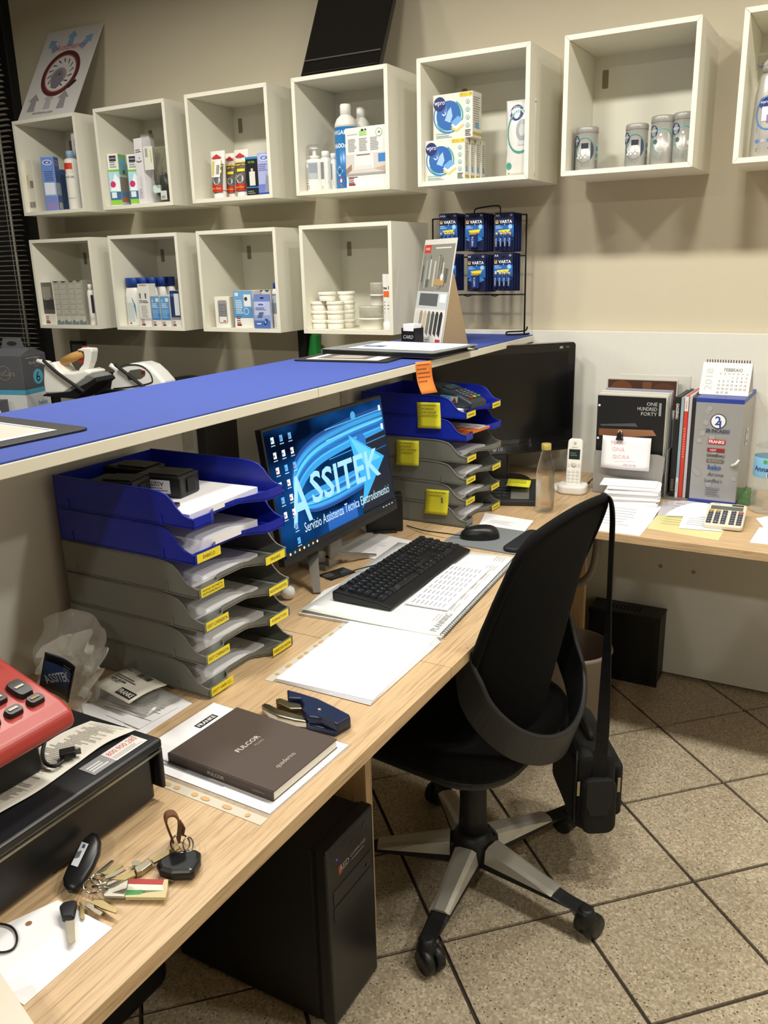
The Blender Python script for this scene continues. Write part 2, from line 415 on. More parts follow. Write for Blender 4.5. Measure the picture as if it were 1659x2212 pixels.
part('leg_panel', MB().box((-.28, -3.4, 0), (.245, -3.375, DB)), WOODZ, dk, bevel=.001)
part('cable_loop', MB().tube(catmull([(.412, -.55, DB), (.408, -.55, .63), (.395, -.55, .56), (.355, -.55, .515), (.28, -.55, .505)], 6), .013, 10), mat('#7c776d', .5), dk)
# ================================================================ WALL CUBES
CS, CD, CT = .40, .295, .0145
ZT, ZB = 1.7763, 1.27
CUBEM = mat('#e4e1d2', .5, noise=.012, nscale=15)
def cube(x, z, label):
    t = thing('wall_cube', label, 'wall cube', (x, 0, z), 0, 'white display cubes on the wall')
    S, k, g = CS, CT, .0005
    for nm, q in (('bottom_panel', [(g, 0), (S-g, 0), (S-k-g, k), (k+g, k)]), ('top_panel', [(g, S), (k+g, S-k), (S-k-g, S-k), (S-g, S)]),
                  ('side_panel', [(0, g), (k, k+g), (k, S-k-g), (0, S-g)]), ('side_panel', [(S, g), (S, S-g), (S-k, S-k-g), (S-k, k+g)])):
        part(nm, MB().prism(q, -CD, 0, 'y'), CUBEM, t)
    part('back_panel', MB().box((k, -.02, k), (S-k, -.012, S-k)), CUBEM, t)
    part('hanging_plate', MB().prism(rrect(.02, .056, .004, 3, .052, S-.085), -.0215, -.0195, 'y'), mat('#8f826c', .6), t)
    return t
XT = [-2.3834, -1.8703, -1.3645, -.8537, -.3414, .1677, .6787]
XB = [-2.3768, -1.8667, -1.3626, -.8513]
for x, l in zip(XT, ('white wall cube under the fan poster, leftmost of the upper row', 'upper white wall cube holding two green-striped cartons', 'upper white wall cube holding cleaning gel tubes', 'upper white wall cube under the black glass panel', 'upper white wall cube holding dishwashing tablet boxes', 'upper white wall cube holding grey round canisters', 'white wall cube cut off by the right edge, holding a spray bottle')):
    cube(x, ZT, l)
for x, l in zip(XB, ('lower white wall cube nearest the window, holding grey cartons', 'lower white wall cube holding blue-capped bottles', 'lower white wall cube holding a blue and white carton', 'lower white wall cube holding white plastic tubs')):
    cube(x, ZB, l)
FT, FB = ZT+CT+.0003, ZB+CT+.0003

def face_map(w, d, h, f):
    return {'F': flat((-w/2, -d/2, 0), (1, 0, 0), (0, 0, 1)), 'R': flat((w/2, -d/2, 0), (0, 1, 0), (0, 0, 1)), 'L': flat((-w/2, d/2, 0), (0, -1, 0), (0, 0, 1)), 'T': flat((-w/2, -d/2, h), (1, 0, 0), (0, 1, 0))}[f]
def carton(name, label, cat, x, y, z, w, d, h, col, rz=0.0, group=None, bevel=.0012, rough=.45):
    """printed cardboard box standing at x,y,z (centre of its base)"""
    o = solid(name, rbox(w, d, h), mat(col, rough, noise=.015, nscale=12), label, cat, (x, y, z), rz, bevel, group)
    o['_s'] = (w, d, h); return o
def P(o, f='F', lift=.0004):
    w, d, h = o['_s']; return Print(o, face_map(w, d, h, f), lift)
def fit(pxl, pxr, pyt, pyb, yf, zb):
    """x-centre, width and height of a thing whose front stands in the plane y = yf"""
    a = un(pxl, pyb, 'y', yf); b = un(pxr, pyb, 'y', yf); t = un((pxl+pxr)/2, pyt, 'y', yf)
    return (a.x+b.x)/2, abs(b.x-a.x), t.z-zb
def lathed(name, label, cat, loc, prof, m, group=None, n=24, rz=0.0):
    return solid(name, MB().lathe(prof, n), m, label, cat, loc, rz, 0, group)
def brands(p, x0, y0, h, w=None):
    """four small maker names stacked at the foot of a pack"""
    w = w or h*1.5
    for i, c in enumerate(('#b03030', '#555555', '#333333')):
        p.rect(x0, y0+h*(3.2-i)*.30, x0+w*(.8, .75, .85)[i], y0+h*(3.2-i)*.30+h*.12, c)
    p.rect(x0, y0, x0+w, y0+h*.27, '#8e2029')

# ---- upper cube 1
yf = -.262
def cpos(pxl, pxr, pyt, pyb, row, yf, d): 
    x, w, h = fit(pxl, pxr, pyt, pyb, yf, row); return x, yf+d/2, w, h
x, y, w, h = cpos(64, 83, 343, 461, FT, -.272, .05)
o = carton('cartridge_carton', 'slim white carton with barcode at the left of the upper left cube', 'carton', x+.0, y, FT, w, .05, h, '#d8d4c4')
P(o).rect(.012, h*.45, .03, h*.72, '#c6c3b2').rect(.014, h*.5, .019, h*.7, '#b7a64a').bars(.03, h*.46, w-.008, h*.6).done()
P(o).bars(.012, .02, w-.01, .045).done()
x, y, w, h = cpos(93, 127, 336, 458, FT, -.275, .055)
o = carton('filter_carton', 'pale blue filter carton with oval logos in the upper left cube', 'carton', x, y, FT, .058, .058, h, '#8fa5cf', rad(28))
for f in 'FR':
    p = P(o, f); p.rect(.002, h*.52, .056, h-.004, '#5f80c4').rect(.002, .002, .056, h*.28, '#6a80bd').rect(.006, h*.3, .052, h*.52, '#ccd3dd')
    p.disc(.029, h-.026, .021, '#eef1f6', .011).disc(.029, h-.026, .018, '#4266b0', .0085).text('elf', .029, h-.026, .009, '#ffffff')
    p.lines(.01, h*.55, .05, h*.74, 5, '#3c4d7a', seed=4).rect(.01, .008, .05, h*.16, '#8a79ad' if f == 'F' else '#d8dade').done()
x, y, w, h = cpos(138, 171, 339, 455, FT, -.262, .066); r = .03
t = thing('cleaner_bottle', 'white cleaner bottle with red band and pale blue cap', 'bottle', (x, -.262+r, FT))
part('body', MB().lathe([(r*.96, 0), (r, .004), (r, h*.9), (r*.93, h*.97), (r*.55, h)], 28), mat('#e6e4da', .4), t)
part('cap', MB().lathe([(.018, h), (.018, h+.026), (.016, h+.03)], 20), mat('#8fb0cf', .45), t)
Print(t, cyl(r)).rect(-.04, h*.7, .028, h*.9, '#c83a2a', 10).rect(-.006, h*.6, .05, h*.78, '#e6e4da', 8).text('EASY WATER', -.004, h*.63, .009, '#303030', bold=True).lines(-.03, h*.12, .03, h*.57, 13, '#9d9a92').rect(-.03, h*.22, .03, h*.225, '#333', 8).done()
x, w, h = fit(158, 178, 283, 452, -.215, FT)
o = carton('water_filter_carton', 'tall white and blue carton with vertical lettering in the upper left cube', 'carton', x+.03, -.165, FT, w+.012, .075, h, '#dddbe0', rad(-12))
wv = w+.012
p = P(o); p.rect(0, 0, wv, h*.4, '#2f58a6').disc(wv*.42, h*.4, wv*.42, '#dddbe0', .022).text('WATER FILTER', wv*.36, h*.72, .012, '#55535a', w=h*.4, rot=-pi/2).rect(.006, .012, .022, .03, '#b03030').lines(.006, h*.1, wv*.8, h*.3, 6, '#6f8ecb', seed=8).done()
o = solid('blue_lid_jar', MB().lathe([(.03, 0), (.03, .16), (.032, .16), (.032, .185), (.03, .188)], 20), mat('#5c7fb8', .5), 'blue-lidded container behind the pale blue filter carton', 'container', (un(125, 440, 'y', -.17).x, -.14, FT))

# ---- upper cube 2
for i, (a, b) in enumerate(((233, 262), (276, 302))):
    x, w, h = fit(a, b-4, 331+i, 447-i*2, -.265, FT)
    o = carton('bottle_carton', ('white and green carton with pink spot, left of two alike', 'white and green carton with pink spot beside the tall white carton')[i], 'carton', x+.01, -.23, FT, .052, .06, h, '#dfe1d8', rad(14), 'green-striped cartons')
    p = P(o); p.rect(.01, h-.03, .042, h-.008, '#2a2638').text('WPRO', .026, h-.019, .007, '#cfd2dc').rect(.0, h*.66, .052, h*.7, '#7cb83c').rect(.0, h*.28, .052, h*.66, '#a9d3e0').poly([(.004, h*.3), (.03, h*.64), (.05, h*.5), (.05, h*.28)], '#e8f2f2').disc(.017, h*.42, .013, '#cc2c6e').rect(0, h*.12, .052, h*.28, '#3d6a94').rect(.006, h*.16, .03, h*.27, '#d9e3e6').rect(0, h*.03, .052, h*.12, '#86c440').lines(.01, h*.73, .042, h*.86, 3, '#8a8f8c').done()
    p = P(o, 'R'); p.rect(.0, h*.6, .06, h-.002, '#8fcb6a').rect(.004, h*.62, .056, h*.92, '#7fc6dd').rect(0, h*.28, .06, h*.56, '#9b948c').rect(0, h*.08, .06, h*.28, '#6b8fbe').rect(.004, h*.1, .05, h*.17, '#e07a3c').disc(.035, h*.66, .009, '#555').done()
x, w, h = fit(298, 319, 297, 442, -.272, FT)
o = carton('lamp_carton', 'tall slim white carton with ring drawing in the second upper cube', 'carton', x+.006, -.247, FT, .05, .05, h, '#e6e3e6', rad(-8))
P(o).lines(.008, h*.78, .044, h*.84, 2, '#555').disc(.026, h*.66, .017, '#3a3a3c', .006).disc(.027, h*.668, .014, '#e6e3e6', .004).disc(.03, h*.7, .003, '#555').poly([(.012, h*.1), (.02, h*.42), (.034, h*.42), (.036, h*.1)], '#d6d2d8').lines(.008, .02, .03, h*.24, 6, '#c5c1c8').done()
x, w, h = fit(316, 338, 288, 430, -.12, FT)
o = carton('white_box_end', 'white carton with dark curved mark standing behind the tall one', 'carton', x, -.11, FT, .05, .03, h, '#dcdad8')
P(o).rect(.004, h-.05, .046, h-.03, '#4a4646').done()
x, w, h = fit(330, 368, 312, 440, -.262, FT)
t = thing('accessory_pack', 'clear pack with white barcode label and dark accessory inside', 'package', (x, -.235, FT))
part('header_card', MB().box((-.05, .012, h*.02), (.05, .03, h)), mat('#8d8a74', .5, noise=.15, nscale=30), t, bevel=.002)
part('black_head', MB().lathe([(.018, 0), (.04, .012), (.046, .05), (.03, .085), (.012, .1)], 18, Matrix.Translation((.004, -.004, .02)) @ Matrix.Diagonal((1, .5, 1, 1))), mat('#232425', .3), t)
part('pale_insert', MB().prism(rrect(.04, .03, .006, 3, -.012, .055), -.034, -.028, 'y'), mat('#c9dcd8', .4), t)
part('clear_bag', MB().sheet(lambda u, v: (-.055+.11*u, -.012-.03*sin(pi*u)*sin(pi*min(1, v*1.1)), .004+(h*.95)*v), 10, 8, .0008), mat('#e8ead8', .12, trans=.95, alpha=.35), t)
Print(t, flat((-.055, -.046, 0), (1, 0, 0), (0, 0, 1))).rect(.0, h*.58, .05, h*.98, '#dcdbd2').bars(.008, h*.8, .024, h*.95, n=7).rect(.036, h*.7, .042, h*.92, '#c9b94e').rect(.074, .01, .108, h*.2, '#cfcfc8').bars(.078, .014, .1, .026, n=9).done()

# ---- upper cube 3: gel tubes, two boxes
def gel_tube(px0, px1, pt, pb, yf, label, sticker=False):
    x, w, h = fit(px0, px1, pt, pb, yf, FT); w *= .98; r = w*.36
    t = thing('gel_tube', label, 'tube', (x, yf+.024, FT), 0, 'oven cleaner gel tubes')
    part('cap', MB().lathe([(r*.9, 0), (r*.95, .003), (r*.95, .027), (r*.8, .029)], 20), mat('#e8e6e0', .45), t)
    def fn(u, v):
        a = 2*pi*u; q = v; rx = r*(1-q)+w*.5*q; ry = max(.002, r*(1-q**1.4)); return (rx*cos(a), ry*sin(a), .03+(h-.03)*v)
    part('body', MB().sheet(lambda u, v: fn(-u, v), 24, 6), mat('#e3e0da', .4), t)
    def mp(a, b, k=0.0):
        v = max(0, min(1, (b-.03)/(h-.03))); rx = r*(1-v)+w*.5*v; ry = max(.002, r*(1-v**1.4)); s_ = max(-.95, min(.95, a/(w*.5))); th = -pi/2+s_*1.15
        return V(((rx+k*3)*cos(th), (ry+k*6)*sin(th), b))
    p = Print(t, mp, .0006)
    p.rect(-w*.4, h*.5, w*.46, h*.72, '#5d5546', 8).rect(-w*.46, h*.26, w*.46, h*.5, '#5a5856', 8).disc(w*.08, h*.38, w*.22, '#c9c5bd').disc(-w*.2, h*.42, w*.14, '#8e8b86').rect(-w*.46, h*.13, w*.46, h*.28, '#b4271f', 8)
    p.poly([(-w*.3, h*.86), (0, h*.93), (w*.3, h*.86), (w*.24, h*.84), (-w*.24, h*.84)], '#c02a2c').text('AFit', 0, h*.835, h*.035, '#c02a2c', bold=True).text('Backofen', 0, h*.745, h*.06, '#e0b91c', w=w*.8, bold=True).text('Reiniger Gel', 0, h*.675, h*.05, '#f0d32c', w=w*.8, bold=True).rect(-w*.1, h*.53, w*.36, h*.59, '#f0d32c', 4).text('Grip-Gel', 0, h*.2, h*.05, '#f0d32c', w=w*.7)
    if sticker: p.rect(-w*.3, h*.44, w*.3, h*.82, '#dedcd2', 5).rect(-w*.2, h*.48, -w*.06, h*.78, '#c9bb62').bars(w*.08, h*.5, w*.26, h*.7, n=6)
    p.done(); return t
gel_tube(484, 508, 329, 426, -.225, 'oven gel tube standing between the two front tubes')
gel_tube(453, 485, 324, 429, -.268, 'oven gel tube with a white price sticker', True)
gel_tube(503, 535, 321, 425, -.262, 'oven gel tube beside the black carton')
x, w, h = fit(535, 559, 338, 423, -.272, FT)
o = carton('black_filter_carton', 'black carton picturing a white canister, blue edges', 'carton', x, -.25, FT, w*1.05, .045, h, '#17181a', rad(4)); W_ = w*1.05
P(o).rect(0, h-.008, W_, h, '#2f7fbf').rect(0, h*.2, W_, h*.23, '#2f7fbf').rect(W_*.28, h*.26, W_*.74, h*.62, '#d9d7d0').rect(W_*.42, h*.62, W_*.6, h*.7, '#c4c2bc').text('FILTER', W_*.5, h*.86, .007, '#9fd06a').lines(.006, h*.04, W_*.7, h*.14, 2, '#8a8a8a').done()
x, w, h = fit(560, 586, 328, 420, -.275, FT)
o = carton('lilac_filter_carton', 'lilac carton with oval logo in the third upper cube', 'carton', x, -.25, FT, w, .05, h, '#aab2dc'); W_ = w
P(o).disc(W_*.55, h*.87, W_*.38, '#f0f1f6', .011).disc(W_*.55, h*.87, W_*.33, '#6d82c4', .0085).text('elf', W_*.55, h*.87, .01, '#ffffff').rect(0, 0, W_, h*.25, '#6e7ec2').poly([(W_*.5, .01), (W_*.95, .01), (W_*.95, h*.4), (W_*.68, h*.48)], '#8f93a8').lines(.004, h*.56, W_*.8, h*.74, 4, '#7a6fb4').rect(0, 0, W_, .008, '#34469a').done()

# ---- upper cube 4: pump bottle, two small bottles, two gas cans, hanging pack
x, w, h = fit(657, 688, 318, 414, -.262, FT); r = w/2
t = thing('pump_bottle', 'white pump bottle under a clear dome cap', 'bottle', (x, -.262+r, FT))
part('body', MB().lathe([(r*.96, 0), (r, .003), (r, h*.68), (r*.96, h*.73), (r*.5, h*.76)], 26), mat('#e9e7e0', .35), t)
part('pump', MB().lathe([(r*.55, h*.76), (r*.55, h*.82), (r*.2, h*.84), (r*.2, h*.97), (r*.45, h*.97), (r*.45, h)], 16), mat('#efede6', .35), t)
part('dome_cap', MB().lathe([(r*.98, h*.76), (r*.98, h*1.0), (r*.9, h*1.06), (r*.5, h*1.1), (.001, h*1.11)], 20, cap=False), mat('#ffffff', .05, trans=1.0, alpha=.3), t)
p = Print(t, cyl(r)); p.rect(-r*.9, h*.28, r*.9, h*.66, '#aeb4ba', 8).rect(-r*.8, h*.55, -r*.3, h*.64, '#e5e7e9', 4).rect(-r*.2, h*.42, r*.8, h*.64, '#8e979f', 6).lines(-r*.8, h*.3, r*.6, h*.42, 5, '#5b646c').done()
p = Print(t, cyl(r, .008)); brands(p, -r*.75, 0, h*.19, r*.5); p.done()
for i, (a, b, tp, bt, yf) in enumerate(((690, 709, 325, 412, -.24), (710, 724, 330, 411, -.215))):
    x, w, h = fit(a, b, tp, bt, yf, FT); r = (.021, .021)[i]
    t = thing('spray_bottle_small', ('small white bottle with grey print beside the pump bottle', 'small white bottle half hidden by the blue gas can')[i], 'bottle', (x, yf+r, FT), 0, 'small white bottles')
    part('body', MB().lathe([(r*.95, 0), (r, .003), (r, h*.78), (r*.85, h*.83), (r*.5, h*.85)], 22), mat('#dedcd4', .4), t)
    part('cap', MB().lathe([(r*.72, h*.84), (r*.72, h*.98), (r*.6, h)], 18), mat('#e8e6df', .4), t)
    p = Print(t, cyl(r)); p.rect(-r*1.2, h*.3, r*.2, h*.72, '#77797d', 6).lines(-r*1.1, h*.33, r*.1, h*.68, 9, '#c7c8c8').lines(r*.3, h*.15, r*1.2, h*.75, 14, '#8a8a88').rect(-r*1.2, h*.05, r*.1, h*.14, '#b9bdb9', 4).done()
for i, (a, b, tp, bt, yf, lb) in enumerate(((718, 760, 221, 407, -.235, 'tall blue gas can with white shoulder and lettering 600a'), (757, 791, 228, 402, -.15, 'second blue gas can, behind the hanging pack'))):
    x, w, h = fit(a, b, tp, bt, yf, FT); r = w/2
    t = thing('gas_can', lb, 'can', (x, yf+r, FT), 0, 'refrigerant gas cans')
    part('body', MB().lathe([(r*.95, 0), (r, .004), (r, h*.73)], 28), mat('#2d76b4', .3, .1), t)
    part('shoulder', MB().lathe([(r, h*.73), (r*.97, h*.77), (r*.8, h*.83), (r*.5, h*.87), (r*.44, h*.88)], 28), mat('#e6e4de', .35), t)
    part('cap', MB().lathe([(r*.47, h*.87), (r*.47, h*.985), (r*.42, h)], 22), mat('#eeece6', .4), t)
    p = Print(t, cyl(r, 0, -98)); p.text("WIGAM", 0, h*.665, h*.05, '#dfe9f2', bold=True).text('R600a', 0, h*.515, h*.055, '#f2f5f7', bold=True, w=r*1.5)
    p.lines(-r*.9, h*.56, r*.3, h*.62, 4, '#a9cbe6').lines(-r*.7, h*.42, r*.4, h*.47, 2, '#a9cbe6').lines(-r*.9, h*.26, -r*.3, h*.4, 7, '#a9cbe6').lines(-r*.9, h*.03, r*.3, h*.06, 2, '#dbe7f0')
    for (cx, cy, c) in ((-r*.75, h*.22, '#e8e8e8'), (-r*.05, h*.22, '#e8e8e8'), (r*.1, h*.105, '#d33a2e')):
        q = r*.36; p.poly([(cx-q, cy), (cx, cy-q*1.2), (cx+q, cy), (cx, cy+q*1.2)], c)
    p.disc(r*.1, h*.108, r*.1, '#f6eceb', r*.16).rect(-r*.22, h*.215, r*.12, h*.225, '#333').text('R600a', r*1.35, h*.665, h*.04, '#dfe9f2').lines(r*.95, h*.1, r*1.5, h*.6, 22, '#cfd8df').done()
x, w, h = fit(747, 834, 272, 406, -.278, FT)
o = carton('hanging_pack', 'flat white retail pack with kitchen picture and green emblem', 'package', x, -.262, FT, w, .022, h, '#e4e2df', rad(-2)); W_ = w
p = P(o); p.rect(W_*.0, h*.22, W_, h*.56, '#cfc9c2').rect(W_*.22, h*.3, W_*.7, h*.55, '#e6e3df').rect(W_*.24, h*.3, W_*.68, h*.36, '#d9d5d0').rect(W_*.82, h*.4, W_, h*.54, '#3f7fc4').poly([(0, h*.22), (W_*.15, h*.3), (W_*.15, h*.4), (0, h*.32)], '#9a7f6c').rect(W_*.28, h*.53, W_*.62, h*.55, '#77736e').poly([(W_*.7, h*.3), (W_, h*.24), (W_, h*.34)], '#c2a994').rect(0, h*.2, W_, h*.24, '#9d9a97')
for k in range(3): p.lines(W_*(.07+.28*k), h*.6, W_*(.28+.28*k), h*.82, 9, '#8d8d8d', seed=k+2)
p.disc(W_*.85, h*.885, .014, '#8cc07a').disc(W_*.85, h*.885, .0115, '#e4e2df').rect(W_*.83, h*.87, W_*.88, h*.9, '#6d5f50').rect(W_*.36, h*.86, W_*.54, h*.94, '#9fd07a').disc(W_*.44, h*.945, .006, '#2b2b2b', .004).disc(W_*.52, h*.95, .004, '#2b2b2b', .003).lines(W_*.05, h*.87, W_*.32, h*.91, 1, '#c4c4c4').lines(W_*.05, h*.165, W_*.3, h*.19, 1, '#333')
brands(p, W_*.06, h*.04, h*.115, W_*.17); p.done()

# ---- upper cube 5: dishwashing tablet boxes and a pouch
def tabs_box(x, y, z, w, d, h, label, rz=0):
    o = carton('tablet_box', label, 'box', x, y, z, w, d, h, '#dcd9cf', rz, 'dishwashing tablet boxes')
    p = P(o); s_ = h
    p.ring(w*.42, h*.5, s_*.33, s_*.37, '#3fa39a', 200, 420).ring(w*.38, h*.52, s_*.36, s_*.39, '#3f7fc4', 120, 300).disc(w*.4, h*.52, s_*.33, '#2a62ac').poly([(w*.3, h*.42), (w*.38, h*.62), (w*.46, h*.7), (w*.5, h*.5), (w*.44, h*.36)], '#9fc3e6').poly([(w*.27, h*.52), (w*.32, h*.54), (w*.42, h*.72), (w*.335, h*.57), (w*.35, h*.76), (w*.325, h*.56), (w*.29, h*.66), (w*.315, h*.54), (w*.22, h*.58)], '#f4f8fb')
    p.poly([(w*.46, h*.24), (w*.6, h*.14), (w*.8, h*.28), (w*.64, h*.4)], '#d8c36a').poly([(w*.46, h*.3), (w*.6, h*.2), (w*.8, h*.34), (w*.64, h*.46)], '#e9eef0').poly([(w*.46, h*.36), (w*.58, h*.27), (w*.76, h*.4), (w*.64, h*.5)], '#6fa5d8')
    p.disc(w*.17, h*.79, h*.16, '#1d2a66').text('wpro', w*.17, h*.79, h*.11, '#e9ecf4', w=h*.28).rect(w*.68, h*.9, w*.99, h*.985, '#e9c531').text('All in 1 · 24', w*.835, h*.945, h*.05, '#4b4014', w=w*.28)
    for k in range(4): p.disc(w*.88, h*(.78-.17*k), h*.05, '#5fa7b4').disc(w*.88, h*(.78-.17*k), h*.037, '#dcd9cf').disc(w*.88, h*(.78-.17*k), h*.02, '#5fa7b4')
    p.text('Dishwashing tabs', w*.08, h*.13, h*.05, '#3b7f8c', 'L', w=w*.36).lines(w*.08, h*.03, w*.5, h*.1, 2, '#8fb3b4').lines(w*.82, h*.03, w*.97, h*.18, 4, '#555').done()
    q = P(o, 'R'); q.rect(.002, h*.05, d-.002, h*.12, '#b7a43d').lines(.006, h*.2, d*.8, h*.9, 14, '#9a978c').rect(d*.3, h*.2, d*.7, h*.34, '#6f9fc0').done(); return o
x, w, h = fit(918, 1004, 301, 393, -.272, FT); d5 = .034
H5 = h
tabs_box(x, -.272+d5/2, FT, w, d5, h, 'white tablet box with blue disc, front of the lower row of four')
for k in range(1, 4): tabs_box(x+.004*k, -.272+d5/2+k*(d5+.004), FT, w, d5, h, ('', 'second tablet box of the lower row in the fifth cube', 'third tablet box of the lower row in the fifth cube', 'rearmost tablet box of the lower row in the fifth cube')[k])
x, w, h = fit(936, 1022, 201, 297, -.262, FT+H5+.0005)
tabs_box(x, -.262+.035, FT+H5+.0006, w, .07, h, 'white tablet box with blue disc stacked on the others', rad(-2))
x, w, h = fit(1087, 1150, 213, 381, -.262, FT)
t = thing('sponge_pouch', 'white hanging pouch with round blue logo and clear window', 'pouch', (x, -.235, FT))
def pch(u, v): return (-w/2+w*u, -.004-.026*sin(pi*u)**.7*sin(pi*min(1, .06+v*.97))**.6, h*v)
part('front_film', MB().sheet(lambda u, v: pch(u, v), 16, 16, .0012), mat('#dddcd6', .3), t)
part('back_film', MB().box((-w/2, -.003, 0), (w/2, 0, h)), mat('#d6d5cf', .4), t)
def mpp(a, b, k=0.0): q = V(pch(min(1, max(0, a/w)), min(1, max(0, b/h)))); return q+V((0, -.0006-k, 0))
p = Print(t, mpp, .0006); p.ring(w*.55, h*.58, w*.42, w*.47, '#4f9b8c', 60, 330, sy=1.4).disc(w*.4, h*.83, w*.24, '#1f2f6d').text('wpro', w*.42, h*.83, .02, '#e4e8f0').lines(w*.05, h*.27, w*.9, h*.36, 3, '#4f9b8c').disc(w*.14, h*.14, .011, '#4f9b8c').disc(w*.8, h*.16, .011, '#4f9b8c').lines(w*.1, h*.03, w*.8, h*.06, 1, '#555').rect(w*.7, h*.94, w*1.0, h*.962, '#6c6a66', 4).rect(w*.5, h*.4, w*.72, h*.7, '#c6c9c8', 4).ring(w*.62, h*.6, .012, .02, '#9fa3a6', sy=1.6).done(.3)

# ---- upper cube 6: round canisters
def canister(a, b, tp, bt, yf, label, style=0, rz=0.0, hh=None):
    x, w, h = fit(a, b, tp, bt, yf, FT); r = w/2
    if hh: h, r = hh
    t = thing('canister', label, 'canister', (x, yf+r, FT), rz, 'grey round canisters')
    M1 = mat('#a5a39c', .32, .35, noise=.03)
    part('body', MB().lathe([(r*.97, 0), (r, .002), (r, h*.86)], 28), M1, t)
    part('lid', MB().lathe([(r*1.02, h*.86), (r*1.03, h*.865), (r*1.03, h*.955), (r*.99, h*.985), (r*.9, h)], 28), mat('#9b9993', .35, .2), t)
    p = Print(t, cyl(r, 0, -98 if style < 2 else -85)); 
    if style < 2:
        p.disc(.006, h*.45, r*.92, '#39475a', r*1.05).poly([(-r*.6, h*.4), (-r*.2, h*.55), (r*.3, h*.5), (r*.7, h*.42), (r*.5, h*.25), (-r*.4, h*.26)], '#bcc4cc').rect(-r*.1, h*.5, r*.55, h*.62, '#1f2a38', 4)
        for q in range(6): p.disc(-r*.5+q*r*.2, h*.3+(q % 2)*h*.05, r*.09, '#e3e7ea')
    else:
        p.ring(.004, h*.48, r*.85, r*.92, '#6aa39c', 40, 250, sy=1.2).disc(.004, h*.48, r*.8, '#b9bcb8', r*.95).disc(-r*.5, h*.47, r*.2, '#4d5a5a').disc(r*.55, h*.4, r*.22, '#d9dad6').disc(r*.0, h*.6, r*.12, '#d9dad6')
    p.ring(.006, h*.45, r*.95, r*1.02, '#63a09a', 20, 200, sy=1.15).disc(-r*.75, h*.68, r*.46, '#1c2a63', r*.5).text('wpro', -r*.75, h*.68, r*.26, '#e6eaf3', w=r*.75).lines(-r*.9, h*.08, r*.3, h*.2, 4, '#5f948d', fill=.6).disc(r*1.5, h*.5, r*.2, '#4f9088').disc(r*1.5, h*.34, r*.2, '#4f9088').lines(r*1.25, h*.05, r*1.7, h*.24, 5, '#6d6c68').done(); return t
canister(1236, 1282, 273, 371, -.265, 'grey canister at the left front of the sixth cube')
x0 = un(1259, 371, 'y', -.265).x
for k in (1, 2): canister(1236, 1282, 273, 371, -.265+.072*k, ('', 'second grey canister behind the left front one', 'third grey canister, deepest behind the left front one')[k])
canister(1343, 1390, 266, 362, -.265, 'grey canister with dishes picture in the middle of the sixth cube')
canister(1343, 1390, 266, 362, -.192, 'grey canister behind the middle one in the sixth cube')
canister(1397, 1446, 248, 357, -.268, 'taller grey canister with pale round picture', 2)
canister(1444, 1494, 241, 353, -.262, 'tallest grey canister at the right of the sixth cube', 3)
# ---- upper cube 7: spray bottle
x, w, h = fit(1613, 1690, 118, 338, -.262, FT)
t = thing('trigger_bottle', 'silver cleaner bottle with round blue logo in the cut-off cube', 'bottle', (x, -.23, FT))
Sc = Matrix.Diagonal((1, .6, 1, 1))
part('body', MB().lathe([(w*.48, 0), (w*.5, .004), (w*.49, h*.3), (w*.45, h*.62), (w*.36, h*.8), (w*.3, h*.84)], 28, Sc), mat('#b6b3ab', .3, .3), t)
part('trigger_head', MB().prism([(-w*.3, h*.84), (w*.3, h*.84), (w*.3, h*.93), (w*.05, h*1.0), (-w*.15, h*.985), (-w*.3, h*.92)], -.02, .02, 'y'), mat('#9a9893', .35, .2), t, bevel=.008, seg=3)
part('nozzle', MB().prism([(-w*.3, h*.9), (-w*.3, h*.95), (-w*.44, h*.93), (-w*.44, h*.9)], -.012, .012, 'y'), mat('#6f6d69', .4), t, bevel=.003)
part('clear_hood', MB().sheet(lambda u, v: (-w*.46+w*.6*u, -.03, h*.86+h*.16*sin(pi*.5*min(1, .2+v))*v), 6, 4, .001), mat('#ffffff', .05, trans=1, alpha=.3), t)
def mps(a, b, k=0.0): th = -pi/2+a/(w*.5); return V(((w*.49+k)*cos(th), (w*.49+k)*.6*sin(th)-.0006, b))
p = Print(t, mps); p.disc(-w*.14, h*.54, w*.17, '#232f78', h*.055).text('wpro', -w*.14, h*.54, h*.03, '#eef0f6', w=w*.26).ring(-w*.0, h*.44, w*.36, w*.4, '#4b7fc0', 60, 300, sy=1.2).rect(-w*.2, h*.36, w*.16, h*.5, '#d9e1ea', 6).rect(-w*.05, h*.34, w*.16, h*.42, '#8a6f9c', 4).lines(-w*.34, h*.25, w*.2, h*.33, 4, '#5c86b8').disc(-w*.28, h*.165, w*.07, '#4b7fc0', h*.02).disc(-w*.1, h*.167, w*.07, '#b5a9b8', h*.02).disc(w*.08, h*.17, w*.07, '#4b7fc0', h*.02).lines(-w*.3, h*.06, w*.2, h*.1, 2, '#44433f').done()

